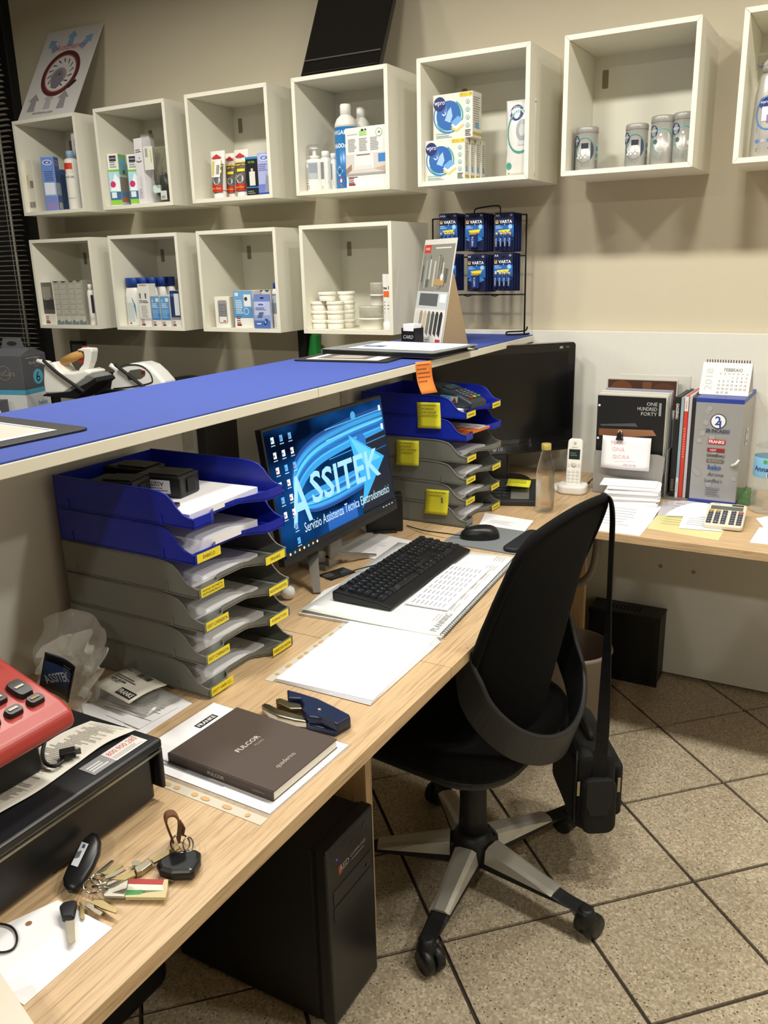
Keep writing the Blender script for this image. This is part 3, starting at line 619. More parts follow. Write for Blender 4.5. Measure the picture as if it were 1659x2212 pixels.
# ---- lower cube 1
x, w, h = fit(99, 121, 610, 704, -.272, FB)
o = carton('care_carton', 'white carton with dark picture at the left of the lowest-left cube', 'carton', x, -.245, FB, w*1.0, .05, h, '#d9d6cb', rad(5)); W_ = w
p = P(o); p.rect(0, h*.26, W_, h, '#6a675f').rect(0, h*.36, W_, h*.6, '#3b3936').rect(W_*.1, h*.64, W_*.8, h*.9, '#908c84').rect(0, h*.26, W_, h*.36, '#57544f').text('Care', W_*.4, h*.62, .012, '#cfcdc8'); brands(p, W_*.1, .006, h*.16, W_*.36); p.done()
for k, (a, b, pt, lb) in enumerate(((124, 140, 607, 'grey printed carton beside the dark picture carton'), (140, 156, 607, 'grey printed carton, second from the dark picture carton'), (157, 172, 606, 'grey printed carton at the middle of the lowest-left cube'), (172, 188, 605, 'grey printed carton behind the white slim bottle'))):
    x, w, h = fit(a, b, pt, 703, -.262+.003*k, FB)
    o = carton('grey_carton', lb, 'carton', x, -.262+.003*k+.03, FB, w*.97, .06, h, '#a8a498', 0, 'grey printed cartons'); W_ = w*.97
    p = P(o)
    for q in range(6): p.lines(W_*.1, h*(.25+.115*q), W_*.92, h*(.345+.115*q), 3, '#d2cfc4', seed=q+k)
    p.rect(0, 0, W_, h*.2, '#c2bfb2').poly([(0, 0), (W_, 0), (W_, h*.1), (W_*.7, h*.06), (W_*.3, h*.12), (0, h*.05)], '#6c7c80').ring(W_*.3, h*.12, .008, .009, '#8a6a66').poly([(W_*.1, h-.001), (W_*.5, h-.007), (W_*.9, h-.001)], '#2a2826').done()
x, w, h = fit(188, 208, 614, 702, -.278, FB); r = .0155
t = thing('slim_bottle', 'slim white bottle in front of the grey cartons', 'bottle', (x, -.278+r, FB))
part('body', MB().lathe([(r*.95, 0), (r, .003), (r, h*.78), (r*.8, h*.85), (r*.62, h*.86)], 20), mat('#e4e2d8', .4), t)
part('cap', MB().lathe([(r*.62, h*.85), (r*.62, h*.99), (r*.5, h)], 16), mat('#eceae2', .4), t)
Print(t, cyl(r)).rect(-r*1.5, h*.3, -r*.6, h*.74, '#2c2840', 4).rect(r*.7, h*.3, r*1.5, h*.74, '#2c2840', 4).lines(-r*.5, h*.3, r*.6, h*.72, 9, '#8f8d98').rect(-r*.4, h*.1, r*.2, h*.24, '#c6c4be', 3).ring(r*.6, h*.16, r*.3, r*.36, '#555').done()

# ---- lower cube 2: five blue-capped bottles and cartons
for k in range(5):
    yk = -.24+.041*k; xk = un(285, 704, 'y', -.265).x+.0165*k; h = .207
    t = thing('descaler_bottle', ('white bottle with blue cap and label, front of a row of five', 'second blue-capped white bottle of the row', 'third blue-capped white bottle of the row', 'fourth blue-capped white bottle of the row', 'rearmost blue-capped white bottle of the row')[k], 'bottle', (xk, yk, FB), 0, 'blue-capped bottles')
    Sc = Matrix.Diagonal((1, .48, 1, 1))
    part('body', MB().lathe([(.039, 0), (.041, .004), (.041, .1), (.04, .13), (.033, .16), (.024, .17)], 26, Sc), mat('#e7e6e0', .35), t)
    part('cap', MB().lathe([(.0235, .168), (.0235, h-.002), (.022, h)], 18, Matrix.Diagonal((1.42, .8, 1, 1))), mat('#1f3f8f', .45), t)
    def mb_(a, b, k_=0.0): th = -pi/2+a/.041; return V(((.0414+k_)*cos(th), (.0414+k_)*.48*sin(th), b))
    Print(t, mb_).poly([(-.034, .03), (.028, .03), (.028, .09), (.012, .122), (-.034, .128)], '#4f8fb8').rect(-.024, .018, .018, .1, '#c9cfcc', 6).rect(-.031, .105, -.02, .12, '#dfe8ec').lines(-.02, .03, .014, .09, 9, '#8fa4ac').rect(-.014, .008, -.002, .014, '#8e2029').done()
for k, (a, b, pt, col, lb) in enumerate(((305, 329, 613, 0, 'white filter carton with two cartridges printed, beside the blue cartons'), (331, 350, 640, 1, 'blue tablet carton, left of the pair'), (351, 371, 640, 1, 'blue tablet carton, right of the pair'), (373, 393, 628, 2, 'dark blue and white carton at the right of the second lower cube'))):
    x, w, h = fit(a, b, pt, 706, -.285+.001*k, FB)
    o = carton('filter_carton' if col == 0 else 'tablet_carton', lb, 'carton', x, -.285+.001*k+.022, FB, w*.97, .044, h, '#dddcd6', 0, 'blue tablet cartons' if col == 1 else None); W_ = w*.97; p = P(o)
    if col == 0: p.rect(0, 0, W_, h*.14, '#eceae4').rect(0, h*.14, W_, h*.2, '#bdbab4').disc(W_*.5, h*.97, W_*.4, '#b9a88a', .004).poly([(W_*.1, h*.78), (W_*.24, h*.78), (W_*.22, h*.66), (W_*.12, h*.66)], '#56565e').poly([(W_*.6, h*.78), (W_*.76, h*.78), (W_*.72, h*.66), (W_*.62, h*.66)], '#56565e').text('10', W_*.2, h*.59, .014, '#333', bold=True).lines(W_*.36, h*.55, W_*.9, h*.62, 2, '#444').lines(W_*.2, h*.22, W_*.8, h*.5, 8, '#b4b1ac')
    elif col == 1: p.rect(0, h*.22, W_, h, '#5f93c2').rect(0, h*.22, W_, h*.45, '#4a7fb8').rect(W_*.55, h*.82, W_*.9, h*.94, '#cfd8de').text('6', W_*.2, h*.86, .012, '#e8eef2').lines(W_*.1, h*.62, W_*.8, h*.78, 3, '#cfe0ec').lines(W_*.1, h*.28, W_*.8, h*.56, 6, '#8fb4d6')
    else: p.rect(0, h*.27, W_, h, '#26345e').rect(W_*.42, h*.32, W_*.95, h*.92, '#d5d8dc').rect(W_*.1, h*.84, W_*.42, h*.92, '#3f6fb0').rect(0, h*.2, W_, h*.27, '#8b8a88')
    brands(p, W_*.1, .004, h*.13, W_*.36); p.done()
for k in range(2):
    x = un(345+24*k, 705, 'y', -.21).x
    o = carton('white_card_box', ('white carton peeking out behind the blue tablet cartons', 'white carton peeking out behind the dark blue carton')[k], 'carton', x, -.19+.02*k, FB, .05, .05, .128+.004*k, '#d9d7d2'); P(o).rect(.014, .11, .03, .124, '#777').done()

# ---- lower cube 3
x, w, h = fit(468, 490, 641, 709, -.275, FB)
o = carton('window_carton', 'white carton with a rounded window showing a small flask', 'carton', x+.008, -.25, FB, .066, .066, h, '#e2dfd2', rad(16)); 
P(o).poly([(.012+q[0], q[1]) for q in rrect(.04, h*.74, .007, 4, .022, h*.52)], '#8f8f90').rect(.018, h*.36, .05, h*.78, '#77787c').lines(.018, h*.5, .048, h*.74, 6, '#b9babd').rect(.018, h*.18, .05, h*.36, '#dedcd6').rect(.034, h*.2, .046, h*.235, '#8e2029').done()
x, w, h = fit(509, 548, 628, 709, -.27, FB)
o = carton('large_blue_carton', 'large blue and white carton picturing a white appliance', 'carton', x, -.24, FB, w, .06, h, '#e3e1dc', rad(2)); W_ = w
p = P(o); p.rect(0, h*.27, W_, h, '#6fa3d0').rect(0, h*.27, W_, h*.55, '#5a8fc4').rect(W_*.55, h*.58, W_*.92, h*.9, '#e6e8ea').disc(W_*.66, h*.78, .008, '#4a3a50').rect(W_*.08, h*.86, W_*.26, h*.95, '#dce6ea').lines(W_*.1, h*.38, W_*.5, h*.76, 8, '#d6e4ee').ring(W_*.65, h*.45, .01, .014, '#a9cbe4').lines(W_*.08, h*.29, W_*.4, h*.32, 1, '#333'); brands(p, W_*.12, .008, h*.2, W_*.24); p.done()
for k in range(3):
    x = un(556+14*k, 705, 'y', -.2).x
    o = carton('dark_topped_carton', ('white carton with dark flap behind the lilac pack', 'second white carton with dark flap behind the lilac pack', 'third white carton with dark flap behind the lilac pack')[k], 'carton', x-.002, -.18, FB, .036, .05, .148, '#cfcdc4', 0, 'dark-flapped cartons'); P(o).poly([(.004, .1475), (.018, .14), (.032, .1475)], '#26242a').rect(.006, .1, .03, .13, '#9b99a0').done()
x, w, h = fit(551, 585, 652, 712, -.286, FB)
o = carton('lilac_hang_pack', 'lilac hanging pack with oval logo and blue parts printed', 'package', x, -.277, FB, w, .016, h, '#b9c2e2'); W_ = w; hh = h*1.28
part('hang_tab', MB().box((-W_/2, -.004, h), (W_/2, 0, hh)), mat('#7186c4', .5), o)
p = P(o); p.rect(0, 0, W_, h*.3, '#4e6fb0').rect(0, h*.3, W_, h*.5, '#8fa2d4').disc(W_*.45, h*.9, W_*.24, '#f2f3f8', .006).disc(W_*.45, h*.9, W_*.2, '#5571b6', .0045).lines(W_*.1, h*.68, W_*.8, h*.8, 3, '#5a6aa6')
for k in range(5): p.rect(W_*(.2+.03*k), h*(.4+.045*k), W_*(.5+.03*k), h*(.425+.045*k), '#23304e')
p.poly([(W_*.55, h*.16), (W_*.72, h*.12), (W_*.88, h*.34), (W_*.7, h*.38)], '#24418c').rect(W_*.65, h*.2, W_*.74, h*.3, '#9fb2dc').rect(W_*.15, h*.16, W_*.42, h*.2, '#e6e9f2').done()
Print(o, flat((0, -.0045, h*1.14), (1, 0, 0), (0, 0, 1))).disc(0, 0, .008, '#23263a', .003).disc(.007, .001, .004, '#23263a', .002).done()
x, w, h = fit(587, 604, 611, 712, -.262, FB); r = .0195
t = thing('blue_cap_bottle', 'white bottle with blue cap beside the lilac pack', 'bottle', (x+.002, -.262+r, FB))
part('body', MB().lathe([(r*.95, 0), (r, .003), (r, h*.8), (r*.8, h*.86), (r*.6, h*.88)], 22), mat('#e6e5de', .4), t)
part('cap', MB().lathe([(r*.72, h*.87), (r*.72, h*.985), (r*.66, h)], 18), mat('#2a3f9a', .45), t)
p = Print(t, cyl(r)); p.rect(-r*1.3, h*.32, r*1.3, h*.76, '#7e8a98', 8).rect(-r, h*.56, r, h*.72, '#aeb9c4', 6).lines(-r*.9, h*.34, r*.8, h*.55, 7, '#d3d9de'); p.done()
p = Print(t, cyl(r, .006)); brands(p, -r*.7, 0, h*.2, r*.9); p.done()

# ---- lower cube 4: tubs and sealant
def tub(x, y, z, r, h, label, name='plastic_tub', group='small white tubs'):
    t = thing(name, label, 'tub', (x, y, z), 0, group); Mx = mat('#e9e5d4', .45)
    part('body', MB().lathe([(r*.88, 0), (r*.9, .002), (r*.95, h*.66)], 26), Mx, t)
    part('lid', MB().lathe([(r, h*.66), (r*1.02, h*.68), (r*1.02, h*.97), (r*.98, h)], 26), mat('#efebdc', .45), t); return t
hT = .0345
for c, (px, yc, n, lb) in enumerate(((684, -.235, 3, 'front left stack'), (717, -.235, 3, 'front right stack'), (742, -.17, 4, 'rear stack'))):
    x = un(px, 713, 'y', yc-.03).x
    for k in range(n):
        tub(x, yc, FB+k*(hT+.0003), .034, hT, '%s small white tub of the %s in the tub cube' % (('lowest', 'second', 'third', 'topmost')[k] if k < n-1 or n == 4 else 'topmost', lb))
tub((un(684, 713, 'y', -.265).x+un(717, 713, 'y', -.265).x)/2+.002, -.236, FB+3*hT+.0015, .034, hT, 'single small white tub crowning the two front stacks')
x, w, h = fit(764, 818, 662, 714, -.272, FB)
t = thing('large_jar', 'large clear-rimmed white jar standing in the tub cube', 'jar', (x, -.272+w/2, FB), 0, 'large clear-rimmed jars')
def jar(t, r, h):
    part('base_cup', MB().lathe([(r*.93, 0), (r*.95, .003), (r*.97, h*.42), (r*1.0, h*.42), (r*1.0, h*.5), (r*.96, h*.5)], 30), mat('#ebe7d8', .45), t)
    part('clear_wall', MB().lathe([(r*.95, h*.5), (r*.96, h*.9), (r*1.0, h*.94), (r*1.0, h)], 30), mat('#efece0', .15, trans=.5, alpha=.75), t)
jar(t, w/2, h)
x2, w2, h2 = fit(790, 826, 611, 662, -.262, FB+h+.0005)
jar(thing('large_jar', 'clear-rimmed white jar stacked on the large one', 'jar', (x2, -.262+w2/2+.008, FB+h+.0006), 0, 'large clear-rimmed jars'), w2/2, h2)
x, w, h = fit(822, 852, 592, 713, -.285, FB)
t = thing('sealant_tube', 'white paste tube with orange band and black lettering', 'tube', (x, -.262, FB))
part('cap', MB().lathe([(w*.42, 0), (w*.44, .003), (w*.44, .03)], 20), mat('#eceae2', .45), t)
def st(u, v): a = -2*pi*u; return ((w*.42+w*.08*v)*cos(a), max(.002, .019*(1-v**1.5))*sin(a), .03+(h-.03)*v)
part('body', MB().sheet(st, 24, 8), mat('#e6e4dd', .4), t)
def mst(a, b, k=0.0):
    v = max(0, min(1, (b-.03)/(h-.03))); th = -pi/2+a/(w*.5)*1.1; return V(((w*.42+w*.08*v+.0004)*cos(th), (max(.002, .019*(1-v**1.5))+.0008+k)*sin(th), b))
Print(t, mst).rect(-w*.42, h*.6, w*.3, h*.7, '#e0662e', 6).text('me Inc', -w*.08, h*.76, h*.06, '#222', w=w*.75, bold=True).lines(-w*.3, h*.3, w*.2, h*.54, 4, '#555', fill=.18).lines(-w*.4, h*.62, w*.2, h*.68, 2, '#f3cdb8').done()

# ---- on top of the cubes
zt = ZT+CS
a = V((-2.352, -.272, zt+.004)); b = V((-2.030, -.272, zt+.004)); up = (V((-2.45, -.012, 2.58))-V((-2.352, -.272, zt+.004)))
W_ = .325; Hh = .475; tilt = math.atan2(.25, .40)
pz = thing('fan_poster', 'white foam-board poster of a red-ringed fan on the first cube', 'poster', (-2.19, -.275, zt+.001), rad(4))
T_ = Matrix.Rotation(-tilt, 4, 'X')
part('board', MB().box((-W_/2, 0, 0), (W_/2, .006, Hh), T_), mat('#c9c5c2', .6, noise=.02, nscale=8), pz)
ox = T_ @ V((-W_/2, 0, 0)); uu = (T_ @ V((0, 0, 1)))
p = Print(pz, flat(ox, (1, 0, 0), uu), .0006)
for cx, cy, s_, rr, c in ((.055, .4, 1, 38, '#7f9fc4'), (.165, .43, 1, 0, '#7f9fc4'), (.27, .4, 1, -38, '#7f9fc4'), (.06, .1, 1.1, 0, '#8d8a8c'), (.15, .1, 1.0, 0, '#a5a2a2'), (.235, .1, 1.1, 0, '#8d8a8c')):
    q = [(-.03, -.005), (0, .03), (.03, -.005), (.014, -.005), (.02, -.055), (-.02, -.055), (-.014, -.005)]; cr, sr = cos(rad(rr)), sin(rad(rr))
    p.poly([(cx+s_*(x*cr-y*sr), cy+s_*(x*sr+y*cr)) for x, y in q], c, '!arrow')
p.text('ökotherm', .165, .375, .034, '#c05a64', w=.19).ring(.168, .23, .088, .108, '#54252a', sy=1.12, n=40).ring(.168, .23, .084, .09, '#8f4644', sy=1.12, n=40)
for k in range(14):
    an = 2*pi*k/14; p.poly([(.168+.05*cos(an), .23+.055*sin(an)), (.168+.074*cos(an+.22), .23+.08*sin(an+.22)), (.168+.072*cos(an+.3), .23+.078*sin(an+.3)), (.168+.054*cos(an+.12), .23+.058*sin(an+.12))], '#3a3638')
p.disc(.162, .215, .045, '#8f8688').disc(.16, .2, .034, '#77707a', .05).disc(.165, .225, .006, '#3f3a40').poly([(.238, .15), (.25, .14), (.285, .175), (.275, .185)], '#2b282a').text('okotherm.com', .14, .028, .014, '#77747a').done()
# black glass panel (oven front) on the fourth cube
bg = thing('black_glass_panel', 'black glass oven front leaning on the fourth cube', 'panel', (-.663, -.272, zt+.001), rad(1))
T_ = Matrix.Rotation(-rad(27), 4, 'X'); W_ = .318; Hh = .56
part('glass', MB().box((-W_/2, 0, 0), (W_/2, .012, Hh), T_), mat('#0b0a0b', .12, coat=.5), bg, bevel=.003)
part('frame_edge', MB().box((-W_/2-.004, .002, .0), (-W_/2, .02, Hh), T_).box((W_/2, .002, .0), (W_/2+.004, .02, Hh), T_).box((-W_/2, .012, 0), (W_/2, .02, Hh), T_), mat('#1a1918', .4), bg)
part('handle_strip', MB().box((-W_/2+.002, -.004, .062), (W_/2-.002, 0, .066), T_), mat('#7d7774', .3, .6), bg)
part('lower_strip', MB().box((-W_/2+.01, -.002, .012), (W_/2-.004, 0, .0145), T_), mat('#4c4644', .3, .6), bg)
# ================================================================ ON THE LEDGE
def onz(px, py, z): return un(px, py, 'z', z)
def slab_px(pts, z0, th): return [(q.x, q.y) for q in (onz(a, b, z0+th) for a, b in pts)]
def sheet_thing(name, label, cat, cx, cy, z, w, d, rz, th=.0006, m=None, group=None):
    o = solid(name, rbox(w, d, th), m or PAPER, label, cat, (cx, cy, z), rz, 0, group); o['_s'] = (w, d, th); return o
# near counter mat with paper insert
o = solid('counter_mat', MB().prism(rrect(.30, .42, .02, 5), 0, .004), mat('#1d1c1b', .45), 'black counter mat with white insert at the left end of the ledge', 'mat', (-.245, -2.262, LZ+.0003), rad(-4), .001)
Print(o, flat((0, 0, .0042), (1, 0, 0), (0, 1, 0))).rect(-.115, -.175, .115, .165, '#dad6cf').rect(-.1, .06, .1, .15, '#bfb3a6').rect(-.1, -.16, .1, .05, '#cdc6bd').rect(-.105, .155, .105, .158, '#3a3836').done()
o = solid('counter_mat', MB().prism(rrect(.30, .22, .02, 5), 0, .004), mat('#1d1c1b', .45), 'black counter mat half covered by the grey folder', 'mat', (-.236, -.925, LZ+.0003), rad(6), .001)
Print(o, flat((0, 0, .0042), (1, 0, 0), (0, 1, 0))).rect(-.115, -.09, .115, .085, '#d9d6d0').rect(-.095, -.07, .07, .06, '#6d665e').rect(-.06, -.04, .04, .03, '#a59a8c').done()
fo = thing('ring_folder', 'grey folder lying on the ledge under white sheets', 'folder', (-.17, -.76, LZ+.005), rad(-4))
part('lower_cover', MB().prism(rrect(.40, .285, .015, 4), 0, .0025), mat('#26282a', .5), fo)
part('upper_cover', MB().prism(rrect(.40, .285, .015, 4), .013, .0155), mat('#777b7c', .42), fo, bevel=.0008)
part('spine', MB().box((-.2, -.14, .0025), (-.197, .14, .013)), mat('#777b7c', .42), fo)
part('page_block', MB().box((-.193, -.136, .0026), (.185, .136, .0129)), mat('#34363a', .7), fo)
part('pen_loop', MB().tube([(.195, .06, .008), (.215, .08, .008)], .004, 8), CHROME, fo)
for k, (dx, dy, r_, lb) in enumerate(((.03, .01, -3, 'white sheet lying on the grey folder, beneath another'), (.025, .0, 1, 'top white sheet with blue letterhead on the grey folder'))):
    o = sheet_thing('letter_sheet', lb, 'paper', -.17+dx, -.76+dy, LZ+.0208+.0009*k, .297, .21, rad(-4+r_))
    if k: Print(o, flat((0, 0, .0007), (1, 0, 0), (0, 1, 0))).rect(-.135, -.055, -.06, -.015, '#3a4f80').rect(-.12, -.045, -.085, -.03, '#9fb0d0').lines(-.135, .01, .13, .09, 7, '#cfd0d6', fill=.12).done()
# business-card holder
ch = thing('card_holder', 'small black business-card holder on the ledge', 'card holder', (-.268, -.497, LZ+.0005), rad(-15))
part('base_plate', MB().box((-.055, -.03, 0), (.055, .04, .005)), mat('#161616', .4), ch, bevel=.001)
part('pocket_wall', MB().box((-.03, -.02, .005), (-.026, .025, .055)), mat('#191919', .4), ch)
part('pocket_wall', MB().box((.026, -.02, .005), (.03, .025, .055)), mat('#191919', .4), ch)
part('pocket_front', MB().box((-.026, -.02, .005), (.026, -.016, .045)), mat('#191919', .4), ch)
part('pocket_back', MB().box((-.026, .021, .005), (.026, .025, .06)), mat('#191919', .4), ch)
part('cards', MB().box((-.0255, -.0155, .0051), (.0255, .02, .068)), PAPER, ch)
Print(ch, flat((0, -.0201, .026), (1, 0, 0), (0, 0, 1))).text('CARD', 0, 0, .012, '#c9c9c9', shear=.3).done()
# display stand with sample strips
A = V((-.339, -.367, LZ)); B = V((-.149, -.517, LZ)); dd = (B-A); Lw = dd.length; ang = math.atan2(dd.y, dd.x)
ds = thing('sample_display', 'leaflet stand showing grey tone sample strips on the ledge', 'display', (*(A+dd/2).xy, LZ+.0005), ang)
hT_ = .345; lean = rad(-10); T_ = Matrix.Rotation(lean, 4, 'X')
part('front_board', MB().box((-Lw/2, 0, 0), (Lw/2, .003, hT_), T_), mat('#dad7d0', .4), ds)
part('strut', MB().prism([(.004, 0), (.1, 0), (.05, .225), (.042, .235)], Lw/2-.004, Lw/2-.001, 'x'), mat('#9a8464', .7, noise=.05), ds)
p = Print(ds, flat(T_ @ V((-Lw/2, 0, 0)), (1, 0, 0), T_ @ V((0, 0, 1))), .0006); w = Lw; h = hT_
p.rect(.004, h*.5, w-.004, h*.95, '#8b897f').rect(w*.03, h*.87, w*.25, h*.95, '#c23a34').text('nova', w*.14, h*.91, .008, '#f3e6e4').lines(w*.4, h*.9, w*.9, h*.93, 1, '#d8d6d0')
R_ = random.Random(5)
for k in range(16): x_ = w*.05+R_.random()*w*.8; p.rect(x_, h*(.52+.1*R_.random()), x_+w*(.03+.05*R_.random()), h*(.7+.16*R_.random()), ('#6f6e66', '#a7a599', '#5d5f5a', '#c2bfb4', '#7d8580')[k % 5], kind='!print')
p.rect(w*.5, h*.56, w*.8, h*.62, '#b8925f').disc(w*.72, h*.64, .012, '#e6e2da').rect(0, h*.32, w, h*.5, '#c9cdd0').rect(w*.1, h*.36, w*.7, h*.48, '#595c60').rect(w*.76, h*.4, w*.95, h*.48, '#eceff0').rect(0, 0, w, h*.33, '#e3e1dc')
for k, c in enumerate(('#dcd6c8', '#9a968c', '#c8b795', '#7b7973', '#4c4c4c', '#333333', '#1f1f20')): x_ = w*(.04+.13*k); p.poly([(x_, h*.1), (x_+w*.09, h*.07), (x_+w*.11, h*.28), (x_+w*.085, h*.31), (x_+w*.03, h*.31), (x_+w*.005, h*.28)], c, '!sample_strip')
p.rect(w*.8, h*.02, w*.95, h*.05, '#c23a34', kind='!logo').lines(w*.05, h*.03, w*.6, h*.06, 2, '#9a9a9a').done()

# wire battery rack
RY = -.075
rk = thing('wire_rack', 'black wire battery rack standing at the wall end of the ledge', 'rack', (0, RY, LZ+.001))
WB = mat('#151413', .45, .3); r_ = .0032
def pX(px, py, y=RY): return un(px, py, 'y', y)
xr = pX(1136, 550).x; xl = xr-.37; zt_ = pX(1137, 463).z; zm_ = pX(1136, 552).z; zb_ = pX(1135, 636).z; z0 = LZ+.001
L_ = lambda x, z, y=0: (x, y, z-z0)
part('upright', MB().tube([L_(xr, LZ+.005), L_(xr, zt_)], r_, 8), WB, rk)
part('upright', MB().tube([L_(xl, LZ+.005), L_(xl, zt_)], r_, 8), WB, rk)
for z in (zt_, zm_, zb_): part('cross_bar', MB().tube([L_(xl, z), L_(xr, z)], r_*.8, 8), WB, rk)
part('carry_loop', MB().tube(catmull([L_(xr-.2, zt_), L_(xr-.2, zt_+.022), L_(xr-.185, zt_+.03), L_(xr-.115, zt_+.035), L_(xr-.1, zt_+.026), L_(xr-.1, zt_)], 5), r_*.8, 8), WB, rk)
for x in (xr, xl): part('foot', MB().tube(catmull([L_(x+.004, LZ+.028, .02), L_(x, LZ+.016, .0), L_(x-.05, LZ+.014, -.03), L_(x-.056, LZ+.009, -.035), L_(x-.05, LZ+.0045, -.033), L_(x, LZ+.0045, 0), L_(x+.012, LZ+.005, .02)], 5), r_, 8), WB, rk)
def battery_pack(x, y, z, kind, full, label):
    w, h = .071, .128
    t = thing('battery_pack', label, 'battery pack', (x, y, z), rad(random.Random(int(x*999)).uniform(-2, 2)), 'hanging blister packs of batteries')
    part('card', MB().box((-w/2, -.0008, -h), (w/2, 0, 0)), mat('#101a40', .4), t)
    if not full:
        part('blister', MB().box((-w*.4, -.006, -h*.95), (w*.4, -.0008, -h*.5)), mat('#26305c', .3), t, bevel=.003); return t
    p = Print(t, flat((0, -.0009, -h), (1, 0, 0), (0, 0, 1)), .0003)
    p.poly([(-w*.5, h*.36), (w*.5, h*.36), (w*.5, h*.68), (-w*.5, h*.68)], '#1f62ae').poly([(-w*.46, h*.3), (0, h*.5), (w*.46, h*.3), (w*.2, h*.24), (-w*.2, h*.24)], '#3f8fd6').poly([(-w*.34, h*.54), (w*.34, h*.57), (w*.2, h*.44), (-w*.16, h*.44)], '#e5cf3c')
    p.rect(-w*.46, h*.72, -w*.32, h*.81, '#d9b13a').poly([(-w*.44, h*.8), (-w*.34, h*.8), (-w*.39, h*.735)], '#1a3a8a').text('VARTA', w*.08, h*.765, h*.085, '#eef1f6', w=w*.66, bold=True).text('HIGH', -w*.44, h*.66, h*.04, '#a9cdf0', 'L', bold=True).text('ENERGY', -w*.44, h*.61, h*.04, '#a9cdf0', 'L', w=w*.36, bold=True)
    p.disc(w*.32, h*.63, w*.13, '#3f7fcc').disc(w*.32, h*.63, w*.1, '#9cc6ec').text(kind, -w*.46, h*.93, h*.06, '#dfe5f2', 'L').text('10', w*.36, h*.93, h*.055, '#dfe5f2').disc(0, h*.9, w*.12, '#05070f', h*.02).disc(w*.02, h*.69, w*.02, '#dfe9f4').done()
    if kind == '9V':
        part('battery', MB().box((-w*.2, -.015, h*.08-h), (w*.2, -.001, h*.48-h)), mat('#22397c', .3, .2), t, bevel=.002)
        part('battery_top', MB().box((-w*.2, -.0152, h*.43-h), (w*.2, -.001, h*.485-h)), mat('#c8b24a', .3, .4), t)
        Print(t, flat((0, -.0152, h*.25-h), (1, 0, 0), (0, 0, 1))).text('VARTA', -w*.02, 0, h*.06, '#e8ecf4', rot=pi/2, w=h*.26).done()
    else:
        for k in range(4):
            bx = (-.36+.235*k)*w; T2 = Matrix.Translation((bx, -.0065, h*.06-h)); r2 = .0055 if kind == 'AA' else .0045; hb = h*.45
            part('battery', MB().lathe([(r2, 0), (r2, hb*.75)], 12, T2), mat('#22397c', .3, .3), t)
            part('battery_top', MB().lathe([(r2, hb*.75), (r2, hb*.97), (r2*.4, hb*.97), (r2*.4, hb)], 12, T2), mat('#b9bcc0', .25, .8), t)
            Print(t, flat((bx, -.0125, h*.06-h+hb*.38), (1, 0, 0), (0, 0, 1))).text('VARTA', 0, 0, .005, '#e3e8f2', rot=pi/2, w=hb*.5).done()
    part('blister', MB().box((-w*.44, -.0145 if kind != '9V' else -.0165, -h*.97), (w*.44, -.0009, -h*.47)), mat('#ffffff', .06, trans=1, alpha=.18), t, bevel=.004); return t
spots = [(940, 997, 461, 'AAA', 0), (1001, 1050, 460, '9V', 1), (1063, 1117, 459, 'AA', 2), (940, 992, 548, 'AAA', 3), (1003, 1056, 549, '9V', 4), (1062, 1113, 546, 'AA', 5)]
for a, b, t_, kd, i in spots:
    q = un((a+b)/2, t_, 'y', -.165); n = 5 if i in (1, 4) else 4
    nm = ('upper left', 'upper middle', 'upper right', 'lower left', 'lower middle', 'lower right')[i]
    battery_pack(q.x, -.165, q.z, kd, True, 'front %s battery pack on the %s hook of the rack' % (kd, nm))
    for k in range(1, n): battery_pack(q.x+.0045*k, -.165+.013*k, q.z-.001*k, kd, False, 'battery pack hanging %s behind the front one on the %s hook' % (('', 'directly', 'second', 'third', 'fourth')[k], nm))
    zz = (zt_ if i < 3 else zm_)
    part('peg', MB().tube([L_(q.x, zz, 0), L_(q.x, q.z-.011, -.04), L_(q.x, q.z-.011, -.098)], .0018, 6), WB, rk)
for px in (1022, 1080): 
    x = pX(px, 636).x; part('peg', MB().tube([L_(x, zb_, 0), L_(x, zb_-.004, -.05), L_(x-.012, zb_+.004, -.075)], .002, 6), WB, rk)

# ================================================================ BEHIND THE COUNTER
TZ = .84
dt = thing('display_table', 'low dark display table behind the counter below the wall cubes', 'table', (-1.9, -.45, 0))
part('top', MB().box((-.95, -.38, TZ-.04), (.8, .44, TZ)), mat('#2b2a29', .5), dt, bevel=.003)
for x in (-.9, .73):
    for y in (-.35, .38): part('leg', MB().box((x, y, 0), (x+.05, y+.05, TZ-.04)), mat('#2b2a29', .5), dt)
def outline(pts, y): return [(q.x, q.z) for q in (un(a, b, 'y', y) for a, b in pts)]
ZS = lambda s, ox, oy, k: [(ox+a/k, oy+b/k) for a, b in s]
# box with the blue 6
bx = thing('handle_carton', 'dark grey carton with handle and blue disc numbered 6', 'carton', (-2.263, -.55, TZ+.0005), rad(14))
part('lower_body', MB().box((-.1, -.085, 0), (.1, .085, .165)), mat('#d6d8d6', .5), bx, bevel=.002)
part('blue_band', MB().box((-.1005, -.0855, .165), (.1005, .0855, .186)), mat('#4f9fbf', .5), bx)
part('body', MB().box((-.1, -.085, .186), (.1, .085, .335)), mat('#55565a', .5, noise=.03), bx, bevel=.002)
part('gable', MB().prism([(-.085, .335), (.085, .335), (.012, .362), (-.012, .362)], -.098, .098, 'x'), mat('#5b5c60', .5), bx)
part('handle', MB().prism([(-.06, .358), (.06, .358), (.045, .405), (-.045, .405)], -.003, .003, 'y'), mat('#5d5e62', .5), bx)
Print(bx, flat((0, -.0032, .382), (1, 0, 0), (0, 0, 1))).disc(0, 0, .026, '#2b2a2c', .01).done()
